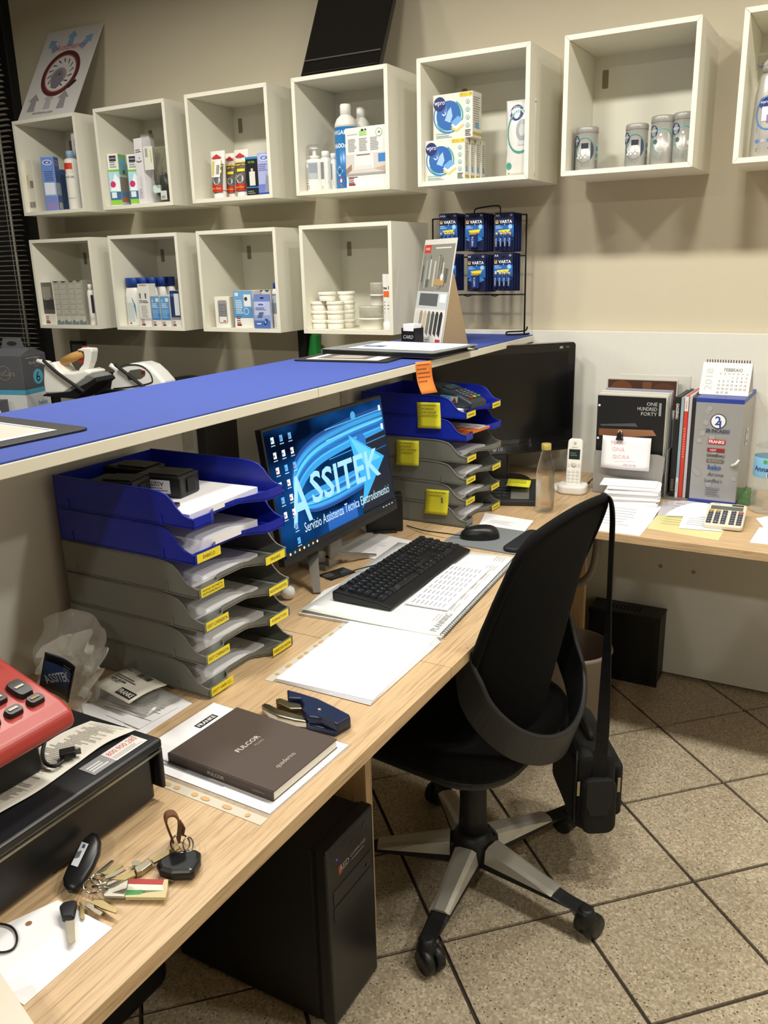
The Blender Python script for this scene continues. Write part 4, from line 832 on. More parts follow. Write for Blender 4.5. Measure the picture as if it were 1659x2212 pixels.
p = Print(bx, flat((.1005, -.085, 0), (0, 1, 0), (0, 0, 1))); p.disc(.1, .235, .034, '#58a9c4').text('6', .1, .235, .044, '#16181b').text('RevoCare', .09, .3, .014, '#a9aaad', w=.08).ring(.1, .3, .018, .02, '#9a9b9e').lines(.03, .318, .13, .325, 1, '#9a9b9e').text('beko', .11, .12, .022, '#3a6fa8').disc(.15, .15, .012, '#2c4f94').done()
p = Print(bx, flat((-.1, -.0855, 0), (1, 0, 0), (0, 0, 1))); p.text('RevoCare', .1, .26, .026, '#8a7f78', w=.12).ring(.105, .26, .03, .033, '#8a7f78').done()
o = carton('small_dark_carton', 'small purple-grey carton with round seal in front of the numbered carton', 'carton', -2.235, -.70, TZ+.0005, .085, .06, .15, '#4f4a52', rad(25))
P(o).disc(.054, .1, .025, '#d8dcdc').disc(.054, .1, .02, '#5f9fb6').disc(.054, .1, .012, '#3d7fa0').text('G', .016, .09, .02, '#8d8890').rect(0, .04, .085, .05, '#4f8fae').rect(0, 0, .085, .04, '#d0d2d0').rect(0, 0, .09, .012, '#4f8fae').done()
solid('white_canister', MB().lathe([(.04, 0), (.042, .004), (.042, .2), (.03, .225), (.02, .23)], 24), mat('#c9cfcc', .45), 'pale bottle at the very left edge behind the ledge', 'bottle', (-2.50, -.66, TZ+.0005))
# steam irons with base stations
yI = -.62
def iron_base(name, label, x, y, L, h, col2):
    t = thing(name, label, 'steam iron', (x, y, TZ+.0005), rad(6))
    part('boiler_body', MB().prism(rrect(L, .2, .07, 6), 0, h*.6, 'z'), mat('#dfe0de', .35), t, bevel=.015, seg=3)
    part('rest_plate', MB().prism(rrect(L*.92, .18, .06, 6), h*.6, h*.75, 'z'), mat('#19191a', .45), t, bevel=.006)
    return t
b1 = iron_base('steam_iron', 'white steam iron with cork handle on its boiler base', un(178, 850, 'y', yI).x, yI, .30, .13, 0)
def loc_pts(t, pts, y): 
    M = Matrix.Rotation(-t.rotation_euler[2], 4, 'Z') @ Matrix.Translation(-t.location)
    out = []
    for a, b in pts:
        q = M @ un(a, b, 'y', y); out.append((q.x, q.z))
    return out
k5 = lambda s: [(a/5.267, 480+b/5.267) for a, b in s]
part('soleplate', MB().prism(loc_pts(b1, k5([(620, 1950), (960, 1990), (1190, 1800), (1170, 1760), (900, 1900), (640, 1930)]), yI), -.055, .055, 'y'), mat('#222224', .35, .3), b1, bevel=.004)
part('iron_body', MB().prism(loc_pts(b1, k5([(620, 1620), (690, 1580), (720, 1570), (760, 1640), (800, 1700), (860, 1690), (940, 1690), (1040, 1665), (1105, 1690), (1090, 1730), (960, 1840), (830, 1930), (640, 1930), (622, 1800)]), yI), -.05, .05, 'y'), mat('#e3e2dc', .3), b1, bevel=.016, seg=4)
part('water_tank', MB().prism(loc_pts(b1, k5([(805, 1925), (1100, 1715), (1160, 1755), (1080, 1830), (840, 1975)]), yI), -.054, .054, 'y'), mat('#8d9190', .12, trans=.4), b1, bevel=.005)
part('handle_front', MB().prism(loc_pts(b1, k5([(905, 1450), (960, 1425), (1055, 1435), (1062, 1470), (1050, 1580), (1020, 1670), (940, 1690), (930, 1670), (975, 1610), (985, 1520), (975, 1470)]), yI), -.02, .02, 'y'), mat('#e6e5df', .3), b1, bevel=.009, seg=3)
hp = loc_pts(b1, k5([(735, 1585), (955, 1490)]), yI)
part('cork_handle', MB().tube([(hp[0][0], 0, hp[0][1]), ((hp[0][0]*.5+hp[1][0]*.5), 0, (hp[0][1]+hp[1][1])/2+.002), (hp[1][0], 0, hp[1][1])], [.018, .019, .0165], 16), mat('#b98a4e', .8, noise=.12, nscale=80), b1)
q = loc_pts(b1, k5([(640, 1600), (535, 1560)]), yI)
part('cord_arm', MB().tube([(q[0][0], -.02, q[0][1]), (q[1][0], -.035, q[1][1])], [.012, .009], 10), mat('#e3e2dc', .3), b1)
q = loc_pts(b1, k5([(540, 1565), (700, 1720), (965, 1930)]), yI-.05)
part('steam_hose', MB().tube(catmull([(a, -.06, b) for a, b in q], 5), .0068, 10), mat('#1b1a1a', .7, noise=.6, nscale=160), b1)
q = loc_pts(b1, k5([(955, 1425), (930, 1580)]), yI); part('steam_button', MB().box((q[0][0]-.006, -.008, q[0][1]-.004), (q[0][0]+.006, .008, q[0][1]+.005)), mat('#b3242c', .4), b1); part('trigger', MB().box((q[1][0]-.012, -.007, q[1][1]-.006), (q[1][0]+.01, .007, q[1][1]+.006)), mat('#b3242c', .4), b1)
q = loc_pts(b1, k5([(985, 1757)]), yI-.05)[0]; Print(b1, flat((q[0], -.0506, q[1]), (.97, 0, .25), (-.25, 0, .97))).text('BOSCH', .002, 0, .008, '#2c2c2e', bold=True).done()
k3 = lambda s: [(a/3.77, 480+b/3.77) for a, b in s]; yJ = -.43
b2 = iron_base('steam_iron', 'white and black steam iron with open loop handle on its base', un(308, 835, 'y', yJ).x, yJ, .32, .13, 0)
part('iron_body', MB().prism(loc_pts(b2, k3([(985, 1215), (1040, 1165), (1120, 1140), (1190, 1135), (1250, 1160), (1310, 1220), (1365, 1290), (1378, 1330), (1330, 1360), (1110, 1370), (960, 1380)]), yJ), -.045, .045, 'y'), mat('#e6e6e2', .3), b2, bevel=.014, seg=4)
part('handle_opening', MB().prism(loc_pts(b2, k3([(1090, 1230), (1120, 1195), (1190, 1185), (1225, 1200), (1230, 1240), (1200, 1265), (1110, 1275)]), yJ), -.046, .046, 'y'), mat('#55524a', .6), b2)
pts_ = loc_pts(b2, k3([(1040, 1170), (1110, 1150), (1200, 1160), (1260, 1210), (1285, 1270), (1270, 1300), (1150, 1325), (1000, 1340)]), yJ)
part('black_trim', MB().tube(catmull([(a, -.0462, b) for a, b in pts_], 4), .0028, 6), mat('#18181a', .4), b2)
part('soleplate', MB().prism(loc_pts(b2, k3([(890, 1370), (960, 1340), (1110, 1350), (1150, 1375), (1380, 1345), (1380, 1385), (960, 1400)]), yJ), -.06, .06, 'y'), mat('#1a1a1b', .4), b2, bevel=.004)
q = loc_pts(b2, k3([(960, 1155), (1070, 1250), (1180, 1345)]), yJ-.05)
part('steam_hose', MB().tube(catmull([(a, -.06, b) for a, b in q], 5), .0072, 10), mat('#1b1a1a', .7, noise=.6, nscale=160), b2)
q = loc_pts(b2, k3([(1000, 1200), (958, 1150)]), yJ); part('cord_arm', MB().tube([(q[0][0], -.02, q[0][1]), (q[1][0], -.035, q[1][1])], [.012, .01], 10), mat('#e3e2dc', .3), b2)
q = loc_pts(b2, k3([(1220, 1212)]), yJ)[0]; part('trigger', MB().box((q[0]-.012, -.047, q[1]-.008), (q[0]+.008, -.03, q[1]+.006)), mat('#6b2320', .4), b2)
# third appliance: low black pan-shaped lid
solid('black_appliance_lid', MB().lathe([(.17, 0), (.175, .01), (.17, .17), (.13, .2), (.03, .215), (.001, .216)], 32, Matrix.Diagonal((1, .6, 1, 1))), mat('#161617', .35), 'black domed appliance just showing above the ledge', 'appliance', (-1.60, -.14, TZ+.0005))
solid('black_case', MB().prism(rrect(.22, .15, .04, 5), 0, .205), mat('#171718', .4), 'black box standing between and behind the two irons', 'appliance', (-2.06, -.15, TZ+.0005), 0, .01)
# socket and hanging bag on the wall
so = thing('wall_socket', 'dark framed wall socket under the lowest-left cube', 'socket', (-2.468, 0, 1.14))
part('frame', MB().prism(rrect(.115, .082, .006, 3), -.010, -.0005, 'y'), mat('#3c3a37', .4), so, bevel=.001)
part('insert', MB().box((-.04, -.012, -.024), (.04, -.0095, .024)), mat('#77736c', .4), so)
gb = thing('hanging_umbrella', 'folded green and black umbrella hanging on the wall below the tub cube', 'umbrella', (-.985, -.06, .75))
part('black_folds', MB().prism(rrect(.05, .05, .018, 4, -.03, 0), 0, .51), mat('#151515', .8), gb)
part('green_folds', MB().lathe([(.005, -.08), (.03, .1), (.034, .4), (.02, .49), (.004, .5)], 9, Matrix.Translation((.022, 0, 0)), False), mat('#1f8a3a', .7), gb)
part('hook', MB().tube([(0, 0, .5), (0, .02, .515), (0, .058, .515)], .004, 8), CHROME, gb)
# ================================================================ ON THE DESK
# ---- letter trays
BLUE_T = mat('#1626a0', .32); GREY_T = mat('#72736b', .42)
TW, TD, TH_ = .262, .352, .0655
def edge_y(x):
    a = abs(x); t = max(0, min(1, (a-.03)/.055)); t = t*t*(3-2*t); return -TD/2+.038*(1-t)
def tray(x, y, z, rz, m, label, group, labs=(), jit=0.0):
    t = thing('letter_tray', label, 'letter tray', (x, y, z), rz, group); W, D, H = TW, TD, TH_-.0008; n = 28
    xs = [-W/2+W*i/n for i in range(n+1)]
    part('base', MB().prism([(a, edge_y(a)) for a in xs]+[(W/2, D/2), (-W/2, D/2)], .004, .0062), m, t)
    prof = [(-D/2, .002), (-D/2, .02), (-D/2+.012, .0215), (-D/2+.024, .026), (-D/2+.036, .036), (-D/2+.046, .049), (-D/2+.058, .058), (-D/2+.075, .0625), (-D/2+.1, H), (D/2, H), (D/2, .002)]
    for sx in (-1, 1):
        part('side_wall', MB().prism(prof, sx*W/2, sx*(W/2-.0024), 'x'), m, t)
        part('rim_bead', MB().tube([(sx*(W/2-.0005), a, b) for a, b in prof[1:-1]], .0019, 6), m, t)
        for yy in (-.1, .14): part('rib', MB().box((sx*W/2-.0015, yy-.003, .004), (sx*W/2+.0022, yy+.003, .014)).box((sx*W/2-.0015, yy-.003, .014), (sx*W/2+.0022, yy+.003, .022)), m, t)
    part('back_wall', MB().box((-W/2, D/2-.0024, .002), (W/2, D/2, H)), m, t)
    vs = []
    for a in xs:
        yy = edge_y(a); hh = .013+.0085*max(0, min(1, (abs(a)-.045)/.03)); vs += [(a, yy, .002), (a, yy, hh), (a, yy+.0022, hh), (a, yy+.0022, .002)]
    fs = []
    for i in range(n):
        for k in range(4): l = (k+1) % 4; fs.append((i*4+k, i*4+4+k, i*4+4+l, i*4+l))
    fs += [(0, 1, 2, 3), (n*4+3, n*4+2, n*4+1, n*4)]
    lp = MB().add(vs, fs); part('front_lip', lp, m, t)
    for sd, txt in labs:
        cx = (-.094 if sd == 'L' else .094); lw = .062
        lb = part('label', MB().box((cx-lw/2, -D/2-.0006, .003), (cx+lw/2, -D/2-.0001, .0195)), mat('#e8d52e', .5), t)
        pr = Print(lb, flat((cx, -D/2-.0006, .01125), (1, 0, 0), (0, 0, 1)), .0002)
        ls = txt.split('|')
        for i, s_ in enumerate(ls):
            if s_ == '~': pr.lines(-lw*.36, -.004, lw*.34, .003, 1, '#7a6d1e')
            else: pr.text(s_, 0, (len(ls)-1)*.0033-i*.0066, .0062 if len(ls) == 1 else .0042, '#2e2a12', w=min(lw*.9, .0052*len(s_)) if len(ls) == 1 else lw*.88)
        pr.done()
    return t
def papers(x, y, z, rz, th, label, lines=True, w=.21, d=.297, group=None):
    o = solid('paper_stack', rbox(w, d, th), PAPER, label, 'papers', (x, y, z), rz, 0, group)
    if lines: Print(o, flat((-w/2, -d/2, th), (1, 0, 0), (0, 1, 0))).lines(.02, .03, w-.02, d*.5, 14, '#b4b6c0', fill=.22).lines(.02, d*.55, w*.8, d*.9, 8, '#c3c5cc', fill=.22, seed=7).done()
    return o
LX, LY = .101-TD/2, -1.894
left = [(GREY_T, (('L', 'DDT VARI C/...'), ('R', 'FORNITORI E NOSTRI')), 'bottom grey letter tray labelled DDT VARI in the near stack', .004),
        (GREY_T, (('L', 'DDT C/VENDITA'), ('R', 'FORNITORI')), 'grey letter tray labelled FORNITORI in the near stack', .010),
        (GREY_T, (('L', 'DDT C/VENDITA'), ('R', 'NOSTRI/ASSITEK')), 'grey letter tray labelled NOSTRI in the near stack', .004),
        (GREY_T, (('L', 'MODULI RICHIESTA|SOSTITUZIONE PRODOTTI'), ('R', 'FRANKE')), 'top grey letter tray, below the blue ones in the near stack', .006),
        (BLUE_T, (('L', 'ENRICO'),), 'blue letter tray labelled ENRICO in the near stack', .016),
        (BLUE_T, (), 'topmost blue letter tray holding black adapters in the near stack', .012)]
for i, (m, labs, lb, th) in enumerate(left):
    R_ = random.Random(i); z = DZ+.0004+i*TH_
    tray(LX+R_.uniform(-.002, .002), LY, z, pi/2+rad(R_.uniform(-.5, .5)-.6), m, lb, 'letter trays of the near stack', labs)
    o = papers(LX-.016+(.006 if i > 3 else 0), LY-.01+R_.uniform(-.01, .006), z+.0068, pi/2+rad(R_.uniform(-3, 3)), th, ('white papers in the bottom tray of the near stack', 'white papers in the tray labelled FORNITORI', 'white papers in the tray labelled NOSTRI', 'white papers in the top grey tray of the near stack', 'thick white papers in the tray labelled ENRICO', 'white papers under the black adapters')[i], i < 4)
RX, RYs = .099-TD/2, -.733
right = [(GREY_T, (('R', '~'),), 'bottom grey letter tray of the far stack', .004), (GREY_T, (('L', '~'), ('R', '~')), 'second grey letter tray from the bottom of the far stack', .004), (GREY_T, (('L', '~'), ('R', '~')), 'third grey letter tray from the bottom of the far stack', .004), (GREY_T, (('L', '~'),), 'top grey letter tray of the far stack', .006), (BLUE_T, (), 'lower blue letter tray of the far stack holding an orange booklet', .01), (BLUE_T, (('L', '~'), ('R', '~')), 'upper blue letter tray of the far stack under the card terminal', .012)]
for i, (m, labs, lb, th) in enumerate(right):
    R_ = random.Random(i+20); z = DZ+.0004+i*TH_
    tray(RX+R_.uniform(-.002, .002), RYs, z, pi/2+rad(R_.uniform(-.5, .5)-1), m, lb, 'letter trays of the far stack', labs)
    if i == 4:
        o = solid('orange_booklet', rbox(.15, .21, .008), mat('#d8712c', .5), 'orange and white booklet in the lower blue tray of the far stack', 'booklet', (RX+.055, RYs, z+.0068), pi/2+rad(-6), .0008); Print(o, flat((-.075, -.105, .008), (1, 0, 0), (0, 1, 0))).rect(.085, 0, .15, .21, '#dcdad6').done()
    else: papers(RX-.014, RYs-.008+R_.uniform(-.01, .006), z+.0068, pi/2+rad(R_.uniform(-3, 3)), th, ('white papers in the bottom tray of the far stack', 'white papers in the second tray of the far stack', 'white papers in the third tray of the far stack', 'white papers in the top grey tray of the far stack', '', 'white papers under the card terminal')[i], i < 4)
# black adapters in the top blue tray
zA = DZ+5*TH_+.0075+.013
for k, (x, y, a, w, d, h, lb) in enumerate(((-.075, -1.90, 8, .105, .066, .042, 'black power adapter with white printed sticker in the blue tray'), (-.125, -1.975, 12, .1, .06, .042, 'black power adapter at the left in the blue tray'), (-.19, -1.87, 4, .11, .06, .04, 'black power adapter at the rear in the blue tray'))):
    ad = thing('power_adapter', lb, 'adapter', (x, y, zA-.0005), pi/2+rad(a), 'black power adapters')
    part('case', MB().box((-d/2, -w/2, 0), (d/2, w/2, h)), mat('#151515', .38), ad, bevel=.004)
    part('raised_rim', MB().box((-d/2+.006, -w/2+.008, h), (d/2-.006, w/2-.03, h+.003)), mat('#1b1b1b', .45), ad, bevel=.001)
    part('socket', MB().box((-.012, -w/2-.003, .008), (.012, -w/2, h-.008)), mat('#0a0a0a', .6), ad)
    if k == 0:
        p = Print(ad, flat((-d/2-.0002, 0, h/2), (0, -1, 0), (0, 0, 1))); p.rect(-.045, -.013, .03, .013, '#d6d6d8').text('ASSITEK', -.007, .005, .009, '#333', rot=pi, bold=True).lines(-.04, -.01, .026, -.001, 2, '#666').done()
solid('black_clip', MB().prism(rrect(.03, .045, .006, 3), 0, .006), mat('#17171a', .4), 'small black piece on the papers of the blue tray', 'clip', (.005, -1.985, zA-.0005), .3, .001)
# sticky notes on the far stack
def sticky(name, label, o, r, u, col, rows, w=.076, h=.076, seed=1, curl=.012):
    o, r, u = V(o), V(r).normalized(), V(u).normalized(); n = r.cross(u)
    def fn(a, b): return o+r*(w*(a-.5))+u*(h*(b-.5))+n*(.001+curl*max(0, .6-b)**2)
    ob = solid(name, MB().sheet(fn, 4, 8, .0003), mat(col, .7), label, 'sticky note', group='sticky notes')
    mp = lambda a, b, k=0.0: fn(a/w+.5, b/h+.5)+n*k
    p = Print(ob, mp); R_ = random.Random(seed)
    for i in range(rows):
        y = h*(.4-.13*i); x = -w*.42
        while x < w*(.1+.25*R_.random()): l = w*(.05+.09*R_.random()); p.rect(x, y-.002, x+l, y+.0012, '#a39b34' if col != '#e8863c' else '#8a4a18'); x += l+w*.025
    p.done(); return ob
yS = RYs-TW/2-.0015
for (px, py, lb, rows, sd) in ((927, 897, 'yellow sticky note on the side of the blue trays', 4, 1), (881, 978, 'yellow sticky note on the side of the upper grey trays', 4, 2), (944, 1084, 'yellow sticky note on the side of the lowest grey trays', 2, 3)):
    q = un(px, py, 'y', yS); sticky('sticky_note', lb, q, (1, .01, .03), (.06*(sd-2), 0, 1), '#dcd62e', rows, seed=sd)
q = un(911, 812, 'x', .004); ob = sticky('sticky_note', 'long orange sticky note hanging from the ledge edge', (.012, q.y, LB-.016), (.42, .9, 0), (-.02, -.12, 1), '#e8863c', 5, .056, .088, 5, .05)
# card terminal on the far stack
zC = DZ+5*TH_+.0072+.0125
tm = thing('card_terminal', 'dark grey card payment terminal on the far tray stack', 'card terminal', (-.01, -.735, zC), pi/2+rad(-14))
part('body', MB().prism([(-.105, 0), (.1, 0), (.105, .03), (.09, .062), (.02, .058), (-.06, .038), (-.108, .02)], -.04, .04, 'x'), mat('#2f363c', .4), tm, bevel=.008, seg=3)
part('roll_cover', MB().prism([(.02, .055), (.09, .06), (.1, .045), (.1, .03), (.03, .03)], -.036, .036, 'x'), mat('#252a2f', .4), tm, bevel=.006)
up = V((0, .08, .02)).normalized(); o_ = V((0, -.062, .0385))
part('display', MB().box((-.026, 0, .0), (.026, .03, .002), Matrix.Translation((0, -.015, .0505)) @ Matrix.Rotation(rad(14), 4, 'X')), mat('#27424f', .15), tm)
for r in range(5):
    for c in range(3 if r else 3):
        col = '#5c666d' if r else ('#b8342e', '#c9b63a', '#3f9a55')[c]
        part('key', MB().box((-.005, -.0035, 0), (.005, .0035, .003), Matrix.Translation((-.02+.02*c, -.088+.0125*r, .0315+.0033*r)) @ Matrix.Rotation(rad(14), 4, 'X')), mat(col, .5), tm)
Print(tm, flat((-.0405, -.02, .024), (0, -1, 0), (0, -.12, 1))).rect(-.03, -.009, .038, .011, '#5aa7c8').rect(.01, -.008, .036, .009, '#c8b9a8').poly([(.014, -.008), (.026, .006), (.034, -.008)], '#7a3030').text('JUSP', -.014, .004, .008, '#1f3f74').done()

# ---- main monitor
yc = -1.319; T_ = Matrix.Rotation(-rad(8), 4, 'X'); MWd, MHt = .545, .325
mo = thing('desktop_monitor', 'desktop monitor showing a blue ASSITEK wallpaper on silver legs', 'monitor', (-.035, yc, DZ+.0004), pi/2+rad(0))
Tm = Matrix.Translation((0, 0, .094)) @ T_
part('bezel', MB().box((-MWd/2, 0, 0), (MWd/2, .018, MHt), Tm), mat('#151517', .35), mo, bevel=.002)
part('back_housing', MB().prism([(-.2, .03), (.2, .03), (.17, .25), (-.17, .25)], .018, .045, 'y', Tm), mat('#141415', .5), mo, bevel=.006)
def mscr(a, b, k=0.0): return Tm @ V((a, -.0004-k, b))
SW, SH = .533, .300
sm = bpy.data.materials.new('screen_backlight'); sm.use_nodes = True; nt = sm.node_tree; nt.nodes.clear()
out = nt.nodes.new('ShaderNodeOutputMaterial'); em = nt.nodes.new('ShaderNodeEmission'); tc = nt.nodes.new('ShaderNodeTexCoord'); mpn = nt.nodes.new('ShaderNodeMapping')
nz = nt.nodes.new('ShaderNodeTexNoise'); rp = nt.nodes.new('ShaderNodeValToRGB'); nz.inputs['Scale'].default_value = 4.5; nz.inputs['Detail'].default_value = 2
mpn.inputs['Scale'].default_value = (1, 1, 1.6); e = rp.color_ramp.elements; e[0].position = .36; e[0].color = (*lin('#06142e'), 1); e[1].position = .66; e[1].color = (*lin('#1c5fae'), 1); em.inputs[1].default_value = 1.0
nt.links.new(tc.outputs['Object'], mpn.inputs[0]); nt.links.new(mpn.outputs[0], nz.inputs['Vector']); nt.links.new(nz.outputs['Fac'], rp.inputs[0]); nt.links.new(rp.outputs[0], em.inputs[0]); nt.links.new(em.outputs[0], out.inputs[0])
sc_ = part('screen', MB().add([mscr(-SW/2, .018), mscr(SW/2, .018), mscr(SW/2, .018+SH), mscr(-SW/2, .018+SH)], [(0, 1, 2, 3)]), sm, mo)
p = Print(sc_, lambda a, b, k=0.0: mscr(a*SW/2, .018+(b+1)/2*SH, k), .0002)
def band(pts, w, c, n=7):
    q = catmull([(a, b, 0) for a, b in pts], n); L, R = [], []
    for i, v in enumerate(q):
        t = (q[min(i+1, len(q)-1)]-q[max(i-1, 0)]); nn = V((-t.y*SH/SW, t.x*SW/SH, 0)).normalized(); ww = w*(.5+.5*min(1, min(i, len(q)-1-i)/6))
        L.append(v+nn*ww/2); R.append(v-nn*ww/2)
    g = p._g(c, 'wallpaper'); k = p.k; vs = []
    for a, b in zip(L, R): vs += [p.mp(max(-.99, min(.99, a.x)), max(-.97, min(.97, a.y)), k), p.mp(max(-.99, min(.99, b.x)), max(-.97, min(.97, b.y)), k)]
    g.add(vs, [(2*i, 2*i+1, 2*i+3, 2*i+2) for i in range(len(L)-1)])
p.rect(-.28, -.97, .25, -.62, '#0f55a8').rect(.35, -.98, .99, .4, '#081226')
for k, c in enumerate(('#0b3f86', '#1a6fc0', '#2f95d8', '#1565b4', '#49b4e8', '#1b74c6', '#0f5aa8', '#3aa6e0', '#2388cf')):
    s_ = .66-.055*k; y1 = .62-.05*k
    band([(.98, y1+.22), (.3, y1+.16), (-.3, y1+.03), (-.62, y1-.25), (-.66, -.12-.02*k), (-.5, -.42+.03*k), (-.1, -.48+.04*k), (.5, -.42+.04*k)], .06 if k % 2 else .09, c)
for k, (y, c) in enumerate(((.8, '#4fb6e6'), (.7, '#2f8fd0'), (.62, '#6fd0f0'), (.5, '#1f6fb8'), (.3, '#2f86c8'), (.12, '#1b5fa8'))): p.poly([(-.1, y-.06), (.98, y), (.98, y+.015), (-.1, y-.045)], c, 'wallpaper')
for cx, cy, r, c in ((.42, .84, .045, '#3f9fe0'), (.5, .35, .09, '#1c62b8'), (.6, -.1, .08, '#1f6cc0')): p.disc(cx, cy, r, c, r*1.7, kind='wallpaper')
p.poly([(.28, .55), (.9, -.05), (.34, -.8), (.44, -.4), (.36, -.1)], '#2f9fe0', 'wallpaper').poly([(.3, .5), (.84, -.05), (.5, -.06)], '#56b8ea', 'wallpaper')
LT = '#8fc8e6'
p.text('A', -.66, -.2, .78, LT, bold=True, w=.3).text('SSITEK', .16, -.1, .52, LT, bold=True, w=1.25)
p.text('Servizio Assistenza Tecnica Elettrodomestici', .12, -.66, .16, '#b9d8ea', w=1.55)
R_ = random.Random(9)
for i, (cx, n) in enumerate(((-.9, 6), (-.78, 8), (-.66, 3))):
    for k in range(n):
        y = .84-.235*k-(.0 if i else .0)
        p.rect(cx-.022, y-.05, cx+.022, y+.05, ('#e8ecf0', '#c8e0f4', '#4fa0e0')[R_.randrange(3)], kind='!desktop_icon').rect(cx-.02, y-.02, cx+.0, y+.01, ('#b03028', '#2f6fc0')[R_.randrange(2)], kind='!desktop_icon').rect(cx-.03, y-.09, cx+.03, y-.075, '#9fb6cc', kind='!desktop_icon')
for y in (.84, .5): p.rect(.9, y-.05, .94, y+.05, '#dfe8ee', kind='!desktop_icon')
p.rect(-1, -1, 1, -.9, '#0a1018', kind='taskbar')
for k in range(7): p.disc(-.94+.07*k, -.95, .013, ('#dfe6ec', '#5fb0e4', '#e0c060')[k % 3], .022, 8, '!taskbar_icon')
for k in range(4): p.rect(.7+.06*k, -.96, .73+.06*k, -.94, '#a9b8c4', kind='!taskbar_icon')
p.done(.5, emit=.85)
part('base_strip', MB().box((-MWd/2, -.0008, 0), (MWd/2, 0, .016), Tm), mat('#1d1d20', .4), mo)
SILV = mat('#a9a69f', .3, .8)
MM = Matrix.Translation(V((0, 0, 0)))
def wl(x, y, z): q = V((x, y, z))-mo.location; return (q.y, -q.x, q.z)   # world -> monitor frame (turned 90 degrees)
part('leg', MB().strip([wl(-.085, -1.41, .875), wl(-.05, -1.455, .82), wl(-.012, -1.5, .7605)], [(.498, -.866, 0)]*3, [.034, .026, .018], .006), SILV, mo)
part('leg', MB().strip([wl(-.095, -1.37, .80), wl(-.07, -1.3, .785), wl(-.02, -1.20, .7605)], [(.1, -.1, 1)]*3, [.03, .02, .01], .006), SILV, mo)
part('neck', MB().box((-.03, .035, .03), (.03, .055, .26)), mat('#8d8b86', .4, .6), mo, bevel=.004)
part('rear_foot', MB().box((-.04, .045, .0), (.04, .13, .012)).box((-.03, .04, .01), (.03, .056, .04)), mat('#8d8b86', .4, .6), mo)
# black box behind the monitor
sb = thing('black_switch_box', 'small black box standing beside the monitor edge', 'device', (-.115, -.985, DZ+.0004), rad(35))
part('case', MB().box((-.055, -.02, 0), (.055, .02, .115)), mat('#131313', .4), sb, bevel=.004)
part('foot', MB().box((-.035, -.035, 0), (.035, .035, .006)), mat('#1a1a1a', .5), sb, bevel=.002)

# ---- LG screen in the corner
tv = thing('corner_monitor', 'large black switched-off monitor in the desk corner', 'monitor', (-.035, -.32, DZ+.0004), rad(47.0))
Tt = Matrix.Translation((0, 0, .10)); TWd, THt = .60, .385
part('bezel', MB().prism(rrect(TWd, THt, .012, 4, 0, THt/2), -.02, .02, 'y', Tt), mat('#0c0c0d', .18, coat=.4), tv, bevel=.004)
part('screen', MB().box((-TWd/2+.03, -.0215, .055), (TWd/2-.03, -.0198, THt-.03), Tt), mat('#070809', .22), tv)
part('back_housing', MB().prism(rrect(.5, .3, .05, 5, 0, .19), .02, .05, 'y', Tt), mat('#101011', .5), tv, bevel=.01)
part('chin', MB().prism(rrect(TWd*.96, .03, .012, 4, 0, .022), -.0235, -.0195, 'y', Tt), mat('#101012', .12, coat=.5), tv, bevel=.002)
p = Print(tv, flat((0, -.0237, .125), (1, 0, 0), (0, 0, 1))); p.disc(-.012, 0, .0075, '#a9a9ad').ring(-.012, 0, .003, .0045, '#3a3a3e', -60, 240).text('LG', .011, 0, .011, '#b9b9bd', bold=True).done()
Print(tv, flat((TWd/2-.03, -.0202, .1+THt-.016), (1, 0, 0), (0, 0, 1))).rect(-.035, -.004, -.022, .004, '#8a8a8e').text('1080p', -.004, 0, .006, '#8a8a8e').done()
part('neck', MB().prism(rrect(.11, .04, .018, 4), .012, .13), mat('#0d0d0e', .25), tv)
part('base', MB().lathe([(.13, 0), (.132, .004), (.12, .012), (.05, .016)], 36, Matrix.Diagonal((1.05, .75, 1, 1))), mat('#0b0b0c', .15, coat=.4), tv)

# ---- keyboard, pads, mouse
def wood_loc(px, py, z=DZ): return onz(px, py, z)
PD = V((.176, -1.345, DZ+.0004)); pr_ = rad(4)
pad = thing('desk_pad', 'large white planner pad with spiral edge under the keyboard', 'desk pad', PD, pi/2+pr_)
part('page_block', MB().box((-.272, -.178, 0), (.272, .172, .006)), mat('#e2e4e2', .7, noise=.02), pad)
part('top_page', MB().sheet(lambda u, v: (-.268+.54*u, -.176+.346*v, .0068+.008*max(0, .25-u)**2*16*(v**2)), 10, 6, .0004), mat('#e9ebe9', .7), pad)
Print(pad, flat((0, 0, .0073), (1, 0, 0), (0, 1, 0))).lines(-.25, -.16, .2, .12, 30, '#c9ceca', fill=.08, rag=0).text('PLANNING', -.2, -.15, .016, '#9a9da0', w=.1).done()
for k in range(7): Print(pad, flat((0, 0, .0074), (1, 0, 0), (0, 1, 0))).lines(-.2+.07*k, -.155, -.155+.07*k, -.125, 4, '#b7b0b0', fill=.35, seed=k).done()
sp = MB()
for k in range(58): T3 = Matrix.Translation((-.262+.0092*k, -.178, .0072)) @ Matrix.Rotation(pi/2, 4, 'Y'); sp.tube([T3 @ V((.006*cos(a*pi/4), .006*sin(a*pi/4), 0)) for a in range(8)], .0009, 4, True)
part('spiral_binding', sp, mat('#6f7173', .3, .8), pad, kind='stuff')
KB = V((.132, -1.308, DZ+.0098)); kr = pi/2+rad(.5)
kb = thing('keyboard', 'black full-size keyboard lying on the white planner pad', 'keyboard', KB, kr)
KW, KD = .455, .158
part('case', MB().prism([(-KD/2, .0), (KD/2, 0), (KD/2, .022), (KD/2-.012, .024), (-KD/2+.03, .014), (-KD/2, .008)], -KW/2, KW/2, 'x'), mat('#141415', .42), kb, bevel=.004, seg=3)
def kz(y): return .0145+(y+KD/2-.03)/(KD-.042)*.0095
